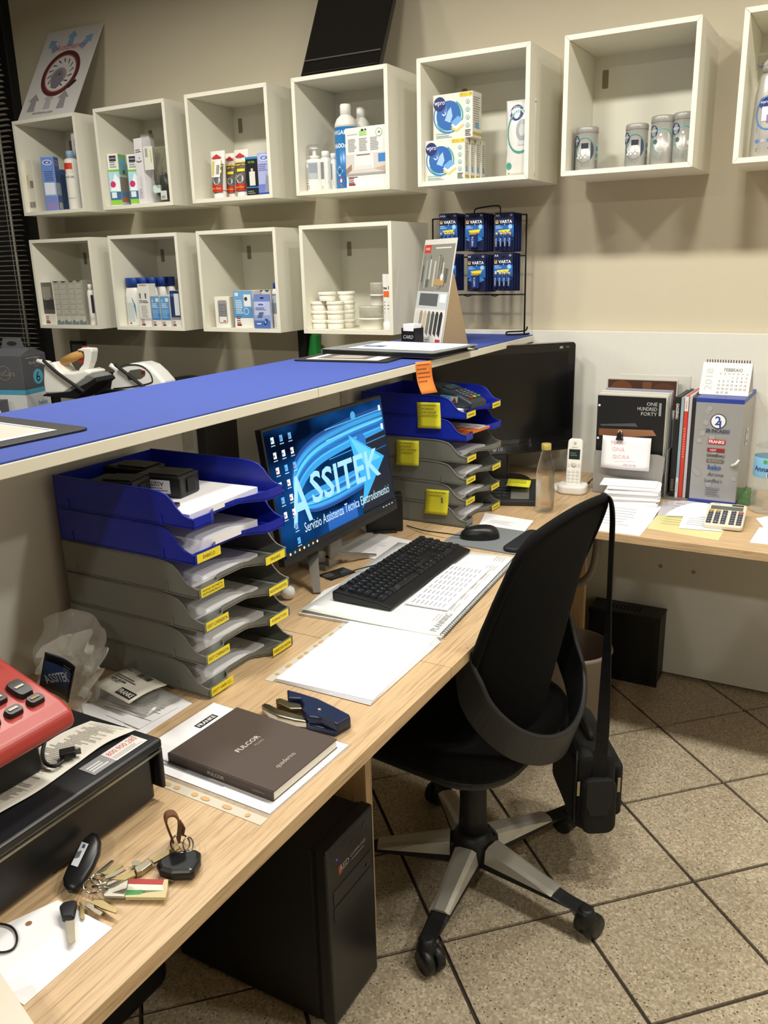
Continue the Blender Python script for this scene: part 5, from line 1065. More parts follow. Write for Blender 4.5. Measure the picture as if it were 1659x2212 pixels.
kme = MB().prism([(-.0082, -.0082), (.0082, -.0082), (.0082, .0082), (-.0082, .0082)], 0, .006, 'z', scale1=.76).mesh('key'); KM = mat('#19191b', .48); kme.materials.append(KM)
legend = Print(kb, lambda a, b, k=0.0: V((a, b, kz(b)+.0068+k)), .0002)
rows = [(.062, [(0, 1), (2, 1), (3, 1), (4, 1), (5, 1), (6.5, 1), (7.5, 1), (8.5, 1), (9.5, 1), (11, 1), (12, 1), (13, 1), (14, 1), (15.3, 1), (16.3, 1), (17.3, 1), (18.6, 1), (19.6, 1), (20.6, 1), (21.6, 1)]),
        (.036, [(k, 1) for k in range(13)]+[(13, 2), (15.3, 1), (16.3, 1), (17.3, 1), (18.6, 1), (19.6, 1), (20.6, 1), (21.6, 1)]),
        (.0165, [(0, 1.5)]+[(1.5+k, 1) for k in range(12)]+[(13.5, 1.5), (15.3, 1), (16.3, 1), (17.3, 1), (18.6, 1), (19.6, 1), (20.6, 1), (21.6, 1)]),
        (-.003, [(0, 1.75)]+[(1.75+k, 1) for k in range(12)]+[(13.75, 1.25), (18.6, 1), (19.6, 1), (20.6, 1)]),
        (-.0225, [(0, 1.25), (1.25, 1)]+[(2.25+k, 1) for k in range(10)]+[(12.25, 2.75), (16.3, 1), (18.6, 1), (19.6, 1), (20.6, 1), (21.6, 1)]),
        (-.042, [(0, 1.5), (1.5, 1.25), (2.75, 1.25), (4, 6), (10, 1.25), (11.25, 1.25), (12.5, 1.25), (13.75, 1.25), (15.3, 1), (16.3, 1), (17.3, 1), (18.6, 2), (20.6, 1), (21.6, 1)])]
U_ = .0193; x0k = -KW/2+.0125; chars = iter('\\1234567890QWERTYUIOPASDFGHJKLZXCVBNM789456123'*3)
for yk, ks in rows:
    for a, wk in ks:
        o = link('key', kme, None, kb); o.location = (x0k+(a+wk/2)*U_, yk, kz(yk)); o.scale = (1 if wk == 1 else (wk*U_-.0028)/.0164, 1, 1)
        legend.k = .0002; legend.text(next(chars), x0k+(a+wk/2)*U_-.002, yk+.002, .0032, '#b9bcc0', kind='legends')
legend.done()
Print(kb, lambda a, b, k=0.0: V((a, b, kz(b)+.0015+k))).text('Logitech', .205, .0735, .005, '#b0b2b6').done()
def cable(name, label, pts, r=.0017, m=None): return solid(name, MB().tube(catmull(pts, 8), r, 8), m or mat('#111111', .5), label, 'cable')
part('cable', MB().tube(catmull([(0, KD/2, .014), (-.02, KD/2+.03, .008), (-.06, KD/2+.06, .003), (-.1, KD/2+.1, -.007)], 6), .0018, 8), mat('#111111', .5), kb)
mp_ = thing('mouse_pad', 'grey mouse pad with dark wrist edge beneath the mouse', 'mouse pad', (.215, -.925, DZ+.0003), pi/2+rad(-3))
part('mat', MB().prism(rrect(.2, .235, .02, 5), 0, .003), mat('#767b7e', .7, noise=.04), mp_)
part('wrist_rest', MB().prism(rrect(.19, .05, .02, 5, 0, -.088), .003, .016), mat('#15181d', .6), mp_, bevel=.006, seg=3)
ms = thing('mouse', 'black optical mouse on the grey pad', 'mouse', (.175, -.94, DZ+.0035), pi/2+rad(28))
def mfn(u, v):
    a = 2*pi*u; ph = pi/2*v; rx = .0305*(1-.06*cos(a)); ry = .057; c = cos(ph)**.62
    return (rx*sin(a)*c, ry*cos(a)*c, .0365*sin(ph)**.8*(1-.12*cos(a)*c))
part('shell', MB().sheet(lambda u, v: mfn(u, v), 32, 10), mat('#161617', .35), ms)
part('wheel', MB().lathe([(.009, -.004), (.0105, -.003), (.0105, .003), (.009, .004)], 16, Matrix.Translation((0, .034, .024)) @ Matrix.Rotation(pi/2, 4, 'Y')), mat('#0b0b0b', .6), ms)
part('cable', MB().tube(catmull([(0, .055, .008), (.005, .09, .012), (.06, .16, .006), (.13, .21, .0)], 8), .0018, 8), mat('#101010', .5), ms)
Print(ms, lambda a, b, k=0.0: V((a, b, .0345+k))).disc(.0, -.012, .0028, '#8f9194').done()
# ---- loose papers on the main desk
def polysheet(name, label, pts, th=.0006, z=DZ+.0003, cat='paper', m=None):
    q = [onz(a, b, z) for a, b in pts]; c = sum(q, V())/len(q)
    o = solid(name, MB().prism([(v.x-c.x, v.y-c.y) for v in q], 0, th), m or PAPER, label, cat, (c.x, c.y, z)); return o, c
sl = mat('#e9e9ea', .12, trans=.8, alpha=.35)
def sleeve(label, cx, cy, w, d, rz, side, z=DZ+.0003):
    t = thing('plastic_sleeve', label, 'sleeve', (cx, cy, z), rz)
    part('film', MB().box((-w/2, -d/2, 0), (w/2, d/2, .0004)), sl, t)
    st_ = MB().box((-w/2, -d/2-.018, 0), (w/2, -d/2, .0005)); part('punched_strip', st_, mat('#c9c3b2', .5), t)
    p = Print(t, flat((0, -d/2-.009, .0005), (1, 0, 0), (0, 1, 0)))
    for k, hw in ((-.4, .004), (-.27, .009), (-.13, .009), (-.06, .006), (.06, .006), (.13, .009), (.27, .009), (.4, .004)): p.disc(k*w, 0, hw, '#c9a06c', .0045, 12, 'hole')
    p.done(); return t
# white A4 stack in a sleeve between keyboard and stapler
ca = rad(1.6); ax, ay = .1691, -1.9129
cxs, cys = ax+.105*cos(ca)-.1485*sin(ca), ay+.105*sin(ca)+.1485*cos(ca)
sleeve('clear punched sleeve under the blank white sheets', cxs-.004, cys, .305, .215, ca-pi/2, 0)
for k in range(4):
    sheet_thing('blank_sheet', ('lowest blank white sheet between pad and stapler', 'second blank white sheet between pad and stapler', 'third blank white sheet between pad and stapler', 'top blank white sheet between planner pad and stapler')[k], 'paper', cxs+.003-.002*k, cys-.002+.0015*k, DZ+.0012+.0016*k, .21, .297, ca+rad(-1.2+.8*k), .0012, group='blank white sheets')
# sleeve with letter, brown notebook
sleeve('clear punched sleeve holding a letter under the brown notebook', .262, -2.145, .305, .222, rad(-1.5), 0)
o = sheet_thing('letter_sheet', 'white FRANKE letter under the brown notebook', 'paper', .262, -2.142, DZ+.0009, .297, .21, rad(-1.5))
p = Print(o, flat((0, 0, .0006), (1, 0, 0), (0, 1, 0))); p.rect(-.122, .025, -.107, .072, '#1b1b1e').text('FRANKE', -.1145, .0485, .009, '#ecebee', w=.041, rot=pi/2, bold=True).lines(-.13, -.09, .05, -.075, 2, '#8f8f98').done()
nb = thing('notebook', 'dark brown FULCOR notebook lying on the letter', 'notebook', (.2905, -2.137, DZ+.0017), rad(-2))
part('cover', MB().box((-.108, -.0835, .0145), (.108, .0835, .0165)), mat('#4a3d35', .6, noise=.05), nb)
part('cover', MB().box((-.108, -.0835, 0), (.108, .0835, .0015)), mat('#4a3d35', .6, noise=.05), nb)
part('spine', MB().box((-.108, -.085, 0), (.108, -.0825, .0165)), mat('#463a33', .6, noise=.05), nb)
part('pages', MB().box((-.106, -.082, .0015), (.1075, .082, .0145)), mat('#e0ddd4', .8), nb)
p = Print(nb, flat((0, 0, .0165), (0, 1, 0), (-1, 0, 0))); p.text('FULCOR', 0, .012, .010, '#c9c2ba', w=.055, bold=True).text('MILANO', .012, -.002, .006, '#9d948a', w=.022).text('quaderno', -.008, -.073, .012, '#b9b1a8', w=.046).done()
Print(nb, flat((0, -.085, .0085), (1, 0, 0), (0, 0, 1))).text('FULCOR', -.005, 0, .006, '#a89f96', w=.034, bold=True).text('quaderno', .08, 0, .005, '#8e857c', w=.024).done()
# stapler lying on its side
Zs = lambda pts: [(560+a/3.318, 1340+b/3.318) for a, b in pts]
sa = thing('plier_stapler', 'dark blue plier stapler with chrome handles lying on the desk', 'stapler', (*onz(660, 1540, DZ+.012).xy, DZ+.0004))
def sp_(pts, z): return [(q.x-sa.location.x, q.y-sa.location.y) for q in (onz(a, b, z) for a, b in Zs(pts))]
BLU = mat('#101b3c', .35)
part('blue_arm', MB().prism(sp_([(198, 493), (300, 520), (420, 558), (530, 612), (645, 672), (655, 690), (560, 745), (440, 700), (350, 690), (330, 660), (308, 640), (318, 596), (292, 560), (204, 556)], DZ+.026), .010, .026), BLU, sa, bevel=.003)
part('blue_jaw', MB().prism(sp_([(340, 702), (440, 712), (560, 750), (655, 700), (655, 730), (560, 785), (540, 795), (440, 770), (340, 745)], DZ+.012), 0, .0125), BLU, sa, bevel=.002)
part('chrome_handle', MB().prism(sp_([(14, 620), (40, 604), (80, 615), (140, 648), (230, 672), (338, 702), (340, 742), (250, 728), (130, 698), (60, 664), (22, 642)], DZ+.012), .001, .016), mat('#b5ab97', .22, 1.0), sa, bevel=.003)
part('chrome_lever', MB().prism(sp_([(118, 572), (150, 562), (230, 590), (300, 606), (312, 640), (220, 640), (160, 612), (122, 598)], DZ+.018), .006, .020), mat('#a0937c', .25, 1.0), sa, bevel=.002)
q = onz(*Zs([(428, 640)])[0], DZ+.026); part('rivet', MB().lathe([(.0045, 0), (.004, .0015), (.001, .0022)], 14, Matrix.Translation((q.x-sa.location.x, q.y-sa.location.y, .026))), CHROME, sa)
part('nose_plate', MB().prism(sp_([(560, 745), (640, 700), (640, 716), (566, 764)], DZ+.018), .012, .020), mat('#b9ae94', .3, .9), sa)
part('staple_rail', MB().prism(sp_([(420, 682), (500, 705), (545, 735), (540, 748), (460, 715)], DZ+.027), .0255, .0275), mat('#0c1122', .4), sa)
# papers by the tray and FRANKE bag
polysheet('printed_sheet', 'printed sheet near the bagged part, edge on the desk', [(205, 1470), (300, 1462), (415, 1520), (312, 1588), (210, 1545)])
o, c = polysheet('printed_sheet', 'white half-covered sheet beside the cash drawer', [(175, 1520), (283, 1520), (262, 1580), (185, 1560)], z=DZ+.0012)
o, c = polysheet('lined_sheet', 'printed list lying before the near tray stack', [(250, 1500), (335, 1500), (385, 1528), (300, 1575), (230, 1545)], z=DZ+.0022)
Print(o, lambda a, b, k=0.0: V((a, b, .0006+k))).lines(-.06, -.03, .06, .03, 7, '#8c8a86', fill=.18).done()
fb = thing('bagged_part', 'small FRANKE spare part in a clear bag with white label', 'package', (*onz(300, 1490, DZ+.02).xy, DZ+.003), rad(-8))
part('bag', MB().sheet(lambda u, v: (-.06+.13*u, -.045+.09*v, .003+.022*sin(pi*u)*sin(pi*v)), 12, 10, .0006), mat('#e6e5e0', .12, trans=.8, alpha=.5), fb)
part('spare_part', MB().prism(rrect(.07, .045, .01, 4), .001, .014), mat('#2a2a2c', .5), fb, bevel=.003)
def lbf(u, v): return (-.066+.105*u, -.05+.085*v, .028+.004*sin(pi*v)-.006*(u-.3))
part('paper_label', MB().sheet(lbf, 6, 6, .0005), mat('#d9d6ca', .7), fb)
p = Print(fb, lambda a, b, k=0.0: V(lbf(a/.105, b/.085))+V((0, 0, .0006+k))); p.rect(.055, .006, .098, .024, '#18181a').text('FRANKE', .0765, .015, .011, '#e4e2da', w=.038, bold=True).bars(.038, .066, .075, .08).lines(.006, .04, .07, .052, 2, '#555', fill=.4).text('1192407', .022, .03, .007, '#333').text('MAX 10', .018, .073, .006, '#444').bars(.008, .033, .05, .038).done()
# bubble bag and leaflet
bb = thing('bubble_bag', 'crumpled clear bubble-wrap bag beside the near tray stack', 'bag', (*onz(165, 1520, DZ).xy, DZ+.001), rad(10))
BW = mat('#ecebe4', .12, trans=.5, alpha=.36)
def bf(u, v): 
    R1 = sin(u*17+v*5)*.007+sin(v*19-u*11)*.006
    return (-.06+.12*u+.02*v+R1, -.06+.05*v+.03*sin(pi*u)+R1, .012+.125*v*(1-.35*abs(u-.35))+R1)
part('front_film', MB().sheet(bf, 16, 16, .0008, False), BW, bb)
part('back_film', MB().sheet(lambda u, v: (-.11+.15*u+.01*sin(v*9), .01+.05*v+.01*sin(u*11), .004+.16*v*(1-.4*abs(u-.5))), 14, 14, .0008), BW, bb)
bub = MB()
for i in range(6):
    for j in range(9):
        c = V(bf(.12+.15*i+(.07 if j % 2 else 0), .06+.1*j)); bub.lathe([(.0048, -.001), (.0042, .001), (.0026, .0024), (.0005, .003)], 8, Matrix.Translation(c) @ Matrix.Rotation(rad(65), 4, 'X'))
part('bubbles', bub, mat('#efeee8', .06, trans=.9, alpha=.3), bb, kind='stuff')
q0, q1 = un(84, 1450, 'y', -2.215), un(138, 1440, 'y', -2.215)
lf = thing('assitek_leaflet', 'folded dark blue ASSITEK leaflet stuck beside the bubble bag', 'leaflet', (*((q0+q1)/2).xy, (q0.z+q1.z)/2-.05), rad(15))
def lff(u, v): return (-.032+.056*u+.034*v, .006*sin(pi*u)-.012*v, .008+.08*v-.022*u)
part('paper', MB().sheet(lff, 8, 8, .0008), mat('#15181f', .35), lf)
p = Print(lf, lambda a, b, k=0.0: V(lff(a/.064, b/.092))+V((.0, -.0014-k*4, 0))); p.rect(.004, .025, .06, .075, '#1c3a6e', 10).text('ASSITEK', .032, .046, .02, '#c3cedd', w=.056, rot=rad(35), bold=True).lines(.04, .062, .058, .084, 4, '#7d8694', fill=.3).done()

# ---- cash drawer and red till
cw = thing('cash_drawer', 'black metal cash drawer with a rounded lid at the near end', 'cash drawer', (.03, -2.505, DZ+.0004), pi/2)
part('body', MB().box((-.205, -.2, .003), (.205, .2, .088)), mat('#17181a', .38), cw, bevel=.003)
part('lid', MB().box((-.215, -.217, .088), (.215, .212, .103)).box((-.215, -.217, .02), (-.207, .212, .09)).box((.207, -.217, .02), (.215, .212, .09)), mat('#1b1c1f', .34), cw, bevel=.006, seg=3)
part('drawer_front', MB().box((-.198, -.205, .008), (.198, -.2, .083)), mat('#191a1c', .36), cw, bevel=.002)
part('edge_trim', MB().box((-.21, -.2185, .084), (.21, -.2165, .0875)), mat('#8b8a80', .25, .8), cw)
zD = DZ+.0004+.103
Print(cw, lambda a, b, k=0.0: V((.12+a, -.187+b, .1032+k))).rect(-.02, -.016, .08, .016, '#dcd9d4').rect(-.02, -.016, .02, .016, '#8d8d8f').text('800.900.280', .05, .006, .011, '#c0453c', w=.054).lines(.022, -.013, .076, -.003, 3, '#999').lines(-.016, -.01, .014, .008, 3, '#d8d8d8').done()
rs = thing('receipt_strip', 'long printed receipt strip lying on the cash drawer', 'receipt', (0, 0, zD+.0004))
rp_ = [(245, 1578), (180, 1600), (110, 1645), (30, 1700), (-60, 1752), (-160, 1810)]
rp3 = [onz(a, b, zD) for a, b in rp_]
pts = [(q.x, q.y, .0012+(.006 if i == 0 else 0)+.0012*(1+sin(i*2))) for i, q in enumerate(rp3)]
cc = catmull(pts, 8)
part('paper', MB().strip(cc, (1, .15, 0), .082, .0003), mat('#e6e3d8', .65, noise=.02), rs)
p = Print(rs, lambda a, b, k=0.0: V(cc[min(len(cc)-1, max(0, int(a)))])+V((1, .15, 0)).normalized()*b+V((0, 0, .0006+k)), .0008)
R_ = random.Random(4)
for i in range(1, len(cc)-1):
    for k in range(2):
        a_ = V(cc[i])+(V(cc[i+1])-V(cc[i]))*(k*.5); d_ = (V(cc[i+1])-V(cc[i]))*.16; g = p._g('#a9a69c', 'print'); wv = V((1, .15, 0)).normalized(); s0 = -.034+.02*R_.random(); s1 = .03-.03*R_.random(); up_ = V((0, 0, .0012))
        g.add([a_+wv*s0+up_, a_+wv*s1+up_, a_+wv*s1+d_+up_, a_+wv*s0+d_+up_], [(0, 1, 2, 3)])
p.done()
tl = thing('red_till', 'red cash register with black keys on the cash drawer', 'cash register', (.04, -2.63, zD), pi/2)
RED = mat('#a83a34', .34)
part('base', MB().box((-.2, -.12, 0), (.2, .15, .07)), mat('#141414', .45), tl, bevel=.006)
prof = [(-.165, .069), (-.172, .08), (-.168, .096), (-.15, .107), (.10, .182), (.17, .19), (.17, .069)]
part('shell', MB().prism(prof, -.225, .225, 'x'), RED, tl, bevel=.012, seg=4)
sl_ = V((0, .25, .075)).normalized(); nm_ = V((0, -.075, .25)).normalized(); kb0 = V((0, -.15, .107))
kx = MB().prism(rrect(.024, .0165, .005, 3), 0, .0075, 'z', scale1=.88).mesh('key'); kx.materials.append(mat('#1d1b1b', .4)); rotk = math.atan2(.075, .25)
lg = Print(tl, lambda a, b, k=0.0: kb0+V((1, 0, 0))*a+sl_*b+nm_*(.008+k), .0004)
for i in range(11):
    for j in range(7):
        x = .195-.034*i; d = .019+.031*j
        if i == 0 and j == 2: continue
        o = link('key', kx, None, tl); o.location = kb0+V((x, 0, 0))+sl_*d; o.rotation_euler = (rotk, 0, 0); o.scale = (1, 2.2 if (i, j) == (0, 1) else 1, 1)
        lg.k = .0004; lg.rect(x-.007, d-.0015, x+.006, d+.0025, '#b9b4a8' if (i+j) % 3 else '#8f6f3c')
lg.done()
def tlc(px, py, z): q = onz(px, py, z)-tl.location; return V((q.y, -q.x, q.z))
part('usb_lead', MB().tube(catmull([tlc(112, 1560, .925), tlc(102, 1585, .885), tlc(92, 1625, .8705), tlc(98, 1648, .8705), tlc(118, 1655, .8705), tlc(138, 1643, .8705)], 8), .0028, 8), mat('#1a1a1a', .5), tl)
Tu = Matrix.Translation(tlc(147, 1634, .868)) @ Matrix.Rotation(rad(-38), 4, 'Z')
part('usb_plug', MB().box((-.011, -.009, 0), (.011, .009, .01), Tu), mat('#161616', .4), tl, bevel=.002)
part('usb_tip', MB().box((.011, -.004, .002), (.018, .004, .007), Tu), CHROME, tl)
# ---- keys and papers at the near end
polysheet('note_paper', 'white paper with punched hole under the key bunch', [(-60, 2030), (125, 1945), (243, 2005), (52, 2172), (-60, 2090)])
o = bpy.data.objects['note_paper']; q = onz(62, 1995, DZ+.001)-o.location; Print(o, lambda a, b, k=0.0: V((a, b, .0006+k))).disc(q.x, q.y, .004, '#8a6a48', kind='hole').done()
kk = thing('key_bunch', 'bunch of keys with black fob and red-white-green tag', 'keys', (*onz(190, 1900, DZ).xy, DZ+.0014))
KO = V(kk.location); Zk = lambda a, b: (a/3.456, 1700+b/3.456)
def kp(a, b, z=0.0): q = onz(*Zk(a, b), DZ+.0014+z)-KO; return V((q.x, q.y, z))
def kpoly(pts, z): return [(v.x, v.y) for v in (kp(a, b, z) for a, b in pts)]
Pb, Pt = un(140, 1925, 'z', DZ+.010), un(212, 1805, 'x', .256)
fa = (Pt-Pb).normalized(); fh_ = V((fa.y, -fa.x, 0)).normalized(); fn = fh_.cross(fa).normalized()
if fn.z < 0: fn = -fn
def lean(a, b, k=0.0):
    d = un(*Zk(a, b), 'z', 0)-CAM; t = (Pb-CAM).dot(fn)/d.dot(fn); return CAM+d*t+fn*k-KO
ring_ = [(480, 745), (475, 690), (520, 580), (580, 470), (640, 390), (690, 352), (730, 360), (755, 410), (745, 500), (700, 600), (620, 720), (560, 785), (510, 780)]
n_ = len(ring_); cen = sum((lean(a, b) for a, b in ring_), V())/n_
vs = []
for k_, sc_2 in ((-.006, .82), (-.003, 1), (.003, 1), (.006, .82)): vs += [cen+(lean(a, b)-cen)*sc_2+fn*k_ for a, b in ring_]
fs = [tuple(range(n_))[::-1], tuple(range(3*n_, 4*n_))]+[(q*n_+i, q*n_+(i+1) % n_, (q+1)*n_+(i+1) % n_, (q+1)*n_+i) for q in range(3) for i in range(n_)]
if (lean(*ring_[3])-lean(*ring_[0])).cross(lean(*ring_[8])-lean(*ring_[0])).dot(fn) < 0: fs = [q[::-1] for q in fs]
part('black_fob', MB().add(vs, fs, True), mat('#131416', .35), kk)
p = Print(kk, lambda a, b, k=0.0: lean(a, b, .0064+k)); p.poly([(622, 433), (672, 450), (590, 622), (540, 605)], '#bfc2c6').poly([(632, 450), (650, 456), (640, 485), (620, 478)], '#3a3f6a')
for s_ in range(4): p.poly([(585+s_*10, 505-s_*2), (592+s_*10, 508-s_*2), (570+s_*10, 560-s_*2), (563+s_*10, 557-s_*2)], '#55585f')
p.done()
part('tag_plate', MB().prism(kpoly([(775, 820), (765, 790), (810, 690), (830, 668), (960, 678), (955, 740), (930, 822)], .007), .004, .0075), mat('#b3afa3', .35, .8), kk, bevel=.001)
for nm, c, pts in (('tag_stripe', '#a83230', [(962, 684), (1225, 690), (1215, 728), (958, 722)]), ('tag_stripe', '#d8d6c6', [(958, 724), (1215, 730), (1220, 772), (948, 768)]), ('tag_stripe', '#3f8a4c', [(948, 770), (1060, 768), (1075, 790), (1040, 800), (935, 806)]), ('tag_body', '#c8bb8e', [(935, 808), (1040, 802), (1080, 790), (1220, 774), (1215, 728), (1225, 690), (1255, 690), (1250, 760), (1235, 825), (935, 822)])):
    part(nm, MB().prism(kpoly(pts, .007), .0025, .007), mat(c, .5), kk)
KEYM = mat('#a8a18d', .28, 1.0); BRS = mat('#a8976c', .3, 1.0)
part('car_key_head', MB().prism(kpoly([(440, 890), (470, 855), (540, 840), (575, 845), (550, 960), (460, 970)], .012), .003, .012), mat('#1c1d1f', .4), kk, bevel=.002)
part('key_blade', MB().prism(kpoly([(480, 965), (552, 955), (562, 1140), (530, 1165), (508, 1150)], .008), .005, .0075), KEYM, kk)
for k, pts in enumerate(([(590, 850), (620, 880), (632, 960), (620, 985), (600, 970)], [(640, 850), (690, 870), (765, 930), (750, 952), (700, 925), (630, 880)], [(700, 840), (770, 840), (875, 915), (865, 935), (760, 900), (700, 870)], [(720, 630), (830, 540), (850, 545), (790, 610), (720, 645)], [(740, 640), (905, 565), (918, 580), (830, 640), (750, 660)], [(780, 660), (930, 590), (938, 610), (850, 660), (790, 680)], [(830, 680), (960, 640), (1010, 650), (930, 690)])):
    part('key', MB().prism(kpoly(pts, .004+.003*k), .001+.003*k, .003+.003*k), KEYM if k % 2 else BRS, kk)
part('ring', MB().tube([kp(690+70*cos(a*pi/8), 740+55*sin(a*pi/8), .012+.004*sin(a)) for a in range(16)], .0014, 6, True), CHROME, kk)
part('split_ring', MB().tube([kp(740+60*cos(a*pi/8), 690+40*sin(a*pi/8), .016) for a in range(16)], .0014, 6, True), CHROME, kk)
part('wire_link', MB().tube([kp(690, 745, .01), kp(760, 750, .012), kp(810, 745, .009)], .002, 6), CHROME, kk)
k2 = thing('car_key', 'second key set with black fob and brown leather loop', 'keys', (*onz(385, 1830, DZ).xy, DZ+.0006)); KO = V(k2.location)
def kp(a, b, z=0.0): q = onz(*Zk(a, b), DZ+.0006+z)-KO; return V((q.x, q.y, z))
part('black_fob', MB().prism(kpoly([(1168, 590), (1180, 555), (1280, 500), (1400, 480), (1470, 478), (1502, 500), (1498, 560), (1450, 640), (1420, 655), (1280, 660), (1190, 635)], .012), .001, .017), mat('#121314', .3), k2, bevel=.006, seg=3)
loop = [kp(1290, 400, .004), kp(1262, 330, .03), kp(1235, 250, .055), kp(1250, 205, .062), kp(1300, 200, .06), kp(1335, 250, .05), kp(1340, 320, .03), kp(1330, 400, .008)]
part('leather_loop', MB().strip(catmull(loop, 5), (.75, -.6, .25), .022, .0028), mat('#6b442a', .65, noise=.1), k2)
part('leather_tab', MB().strip([kp(1345, 260, .045), kp(1372, 300, .03), kp(1360, 350, .015)], (.75, -.6, .25), .014, .003), mat('#5d3a24', .65), k2)
part('ring', MB().tube([kp(1345+72*cos(a*pi/9), 425+70*sin(a*pi/9), .012+.004*sin(a*pi/9)) for a in range(18)], .0014, 6, True), CHROME, k2)
part('ring', MB().tube([kp(1405+38*cos(a*pi/9), 430+55*sin(a*pi/9), .016) for a in range(18)], .0012, 6, True), CHROME, k2)
part('brass_key', MB().prism(kpoly([(1130, 545), (1250, 480), (1330, 440), (1345, 455), (1260, 510), (1150, 570)], .008), .006, .009), BRS, k2)
part('key_clamp', MB().prism(kpoly([(1000, 610), (1080, 570), (1110, 540), (1140, 580), (1060, 640), (1020, 655)], .006), .001, .009), KEYM, k2, bevel=.001)
part('key_blade', MB().prism(kpoly([(930, 660), (1000, 620), (1030, 650), (990, 680)], .003), .001, .004), BRS, k2)
part('small_key', MB().prism(kpoly([(980, 560), (1020, 550), (1060, 565), (1050, 585), (990, 590)], .006), .004, .0065), KEYM, k2)
# round spectacles arm / wire loop at the very left and a pale box edge
cable('wire_loop', 'thin black wire loop on the paper at the left edge', [(*onz(a, b, DZ+.005).xy, DZ+.0035) for a, b in ((-30, 1990), (20, 1998), (36, 2020), (30, 2045), (5, 2055), (-30, 2050))], .0014)
q = [onz(a, b, .80) for a, b in ((0, 2098), (78, 2215), (60, 2300), (-60, 2300), (-90, 2130))]
solid('pale_box', MB().prism([(v.x, v.y) for v in q], DZ+.0004, .80), mat('#d5cdbd', .5), 'pale beige box corner at the bottom left edge', 'box', bevel=.002)

# ---- papers near the monitor and the far stack
o, c = polysheet('printed_sheet', 'printed sheet half under the monitor, beside the keyboard', [(705, 1185), (800, 1148), (915, 1175), (905, 1195), (830, 1212), (720, 1190)], z=DZ+.001)
Print(o, lambda a, b, k=0.0: V((a, b, .0006+k))).lines(-.08, -.06, .02, .05, 12, '#b9b9c0', fill=.2).done()
o, c = polysheet('printed_sheet', 'white sheet under the right end of the monitor', [(770, 1135), (852, 1120), (858, 1128), (838, 1152), (790, 1150)], z=DZ+.0003)
cd_ = thing('business_card', 'black business card in front of the monitor leg', 'card', (*onz(728, 1240, DZ).xy, DZ+.0004), rad(72))
part('card', MB().box((-.0425, -.0275, 0), (.0425, .0275, .0006)), mat('#15171b', .3), cd_)
Print(cd_, flat((0, 0, .0006), (1, 0, 0), (0, 1, 0))).poly([(.0, -.02), (.038, -.02), (.038, .01), (.015, .005)], '#3c4a5c').lines(-.036, -.018, -.006, .018, 6, '#777').done()
o = sheet_thing('list_sheet', 'printed table sheet on the planner below the keyboard', 'paper', .265, -1.335, DZ+.0092, .29, .105, pi/2+rad(3.5), .003)
p = Print(o, flat((0, 0, .003), (1, 0, 0), (0, 1, 0)))
for k in range(8): p.lines(-.135+.034*k, -.042, -.108+.034*k, .045, 8, '#9fa1aa', fill=.3, seed=k)
p.rect(-.14, .047, .14, .0475, '#888').done()
o, c = polysheet('receipt_slip', 'white slip with handwriting beside the far tray stack', [(1032, 1140), (1048, 1108), (1153, 1125), (1130, 1152)], z=DZ+.002)
Print(o, lambda a, b, k=0.0: V((a, b, .0006+k))).lines(-.05, -.02, .03, .02, 4, '#9a9aa6', fill=.15).done()
solid('desk_ball', MB().lathe([(.001, 0), (.012, .003), (.018, .014), (.016, .026), (.006, .033), (.001, .034)], 18), mat('#d8d8d6', .4), 'small white rounded piece beside the near tray stack', 'knob', (*onz(622, 1285, DZ+.01).xy, DZ+.0004))
polysheet('paper_edge', 'white paper edge under the planner corner', [(655, 1318), (700, 1275), (770, 1245), (790, 1262), (700, 1320)], z=DZ+.0003)
# ---- far desk: bottle, phones, rack, binder
def bottle_small():
    x, y = .25, -.599
    t = thing('water_bottle', 'small clear water bottle half full with a gold cap', 'bottle', (x, y, DZ+.0004))
    CL = mat('#f4f6f4', .03, trans=1.0, alpha=.42, ior=1.12, coat=1.0); R = .029
    prof = [(.004, .006), (.018, .002), (R*.95, .006), (R, .02), (R, .085), (R*1.0, .125), (R*.86, .15), (R*.62, .178), (R*.46, .196), (R*.44, .206)]
    part('wall', MB().lathe(prof, 36, cap=False), CL, t)
    part('water', MB().lathe([(.003, .007), (.017, .004), (R*.92, .008), (R*.97, .02), (R*.97, .085), (R*.97, .118), (.001, .1182)], 32, cap=False), mat('#f3f5f2', .0, trans=1.0, ior=1.33, alpha=.4), t)
    part('cap', MB().lathe([(R*.52, .2), (R*.53, .202), (R*.53, .218), (R*.48, .2195)], 24), mat('#b8a45c', .4, .2), t)
    Print(t, cyl(R+.0003, 0, -60)).lines(-.02, .028, .022, .04, 4, '#c4624c', fill=.3).done()
bottle_small()
ph = thing('cordless_phone', 'white cordless phone standing in its charging cradle', 'phone', (.258, -.335, DZ+.0004), rad(6))
part('cradle', MB().prism(rrect(.098, .088, .03, 6), 0, .03), mat('#e6e4de', .35), ph, bevel=.008, seg=3)
Tp = Matrix.Translation((0, .006, .024)) @ Matrix.Rotation(-rad(9), 4, 'X')
hs = part('handset', MB().prism([(-.0245, 0), (.0245, 0), (.0255, .12), (.0245, .15), (.017, .158), (-.017, .158), (-.0245, .15), (-.0255, .12)], -.012, .012, 'y', Tp), mat('#e8e6e0', .35), ph, bevel=.005, seg=3)
part('display', MB().box((-.0185, -.0128, .088), (.0185, -.0118, .122), Tp), mat('#26302c', .2), hs)
for r in range(4):
    for c in range(3): part('key', MB().prism(rrect(.0105, .0075, .003, 3, -.014+.014*c, .012+.0115*r), -.0135, -.0118, 'y', Tp), mat('#d3d1ca', .45), hs)
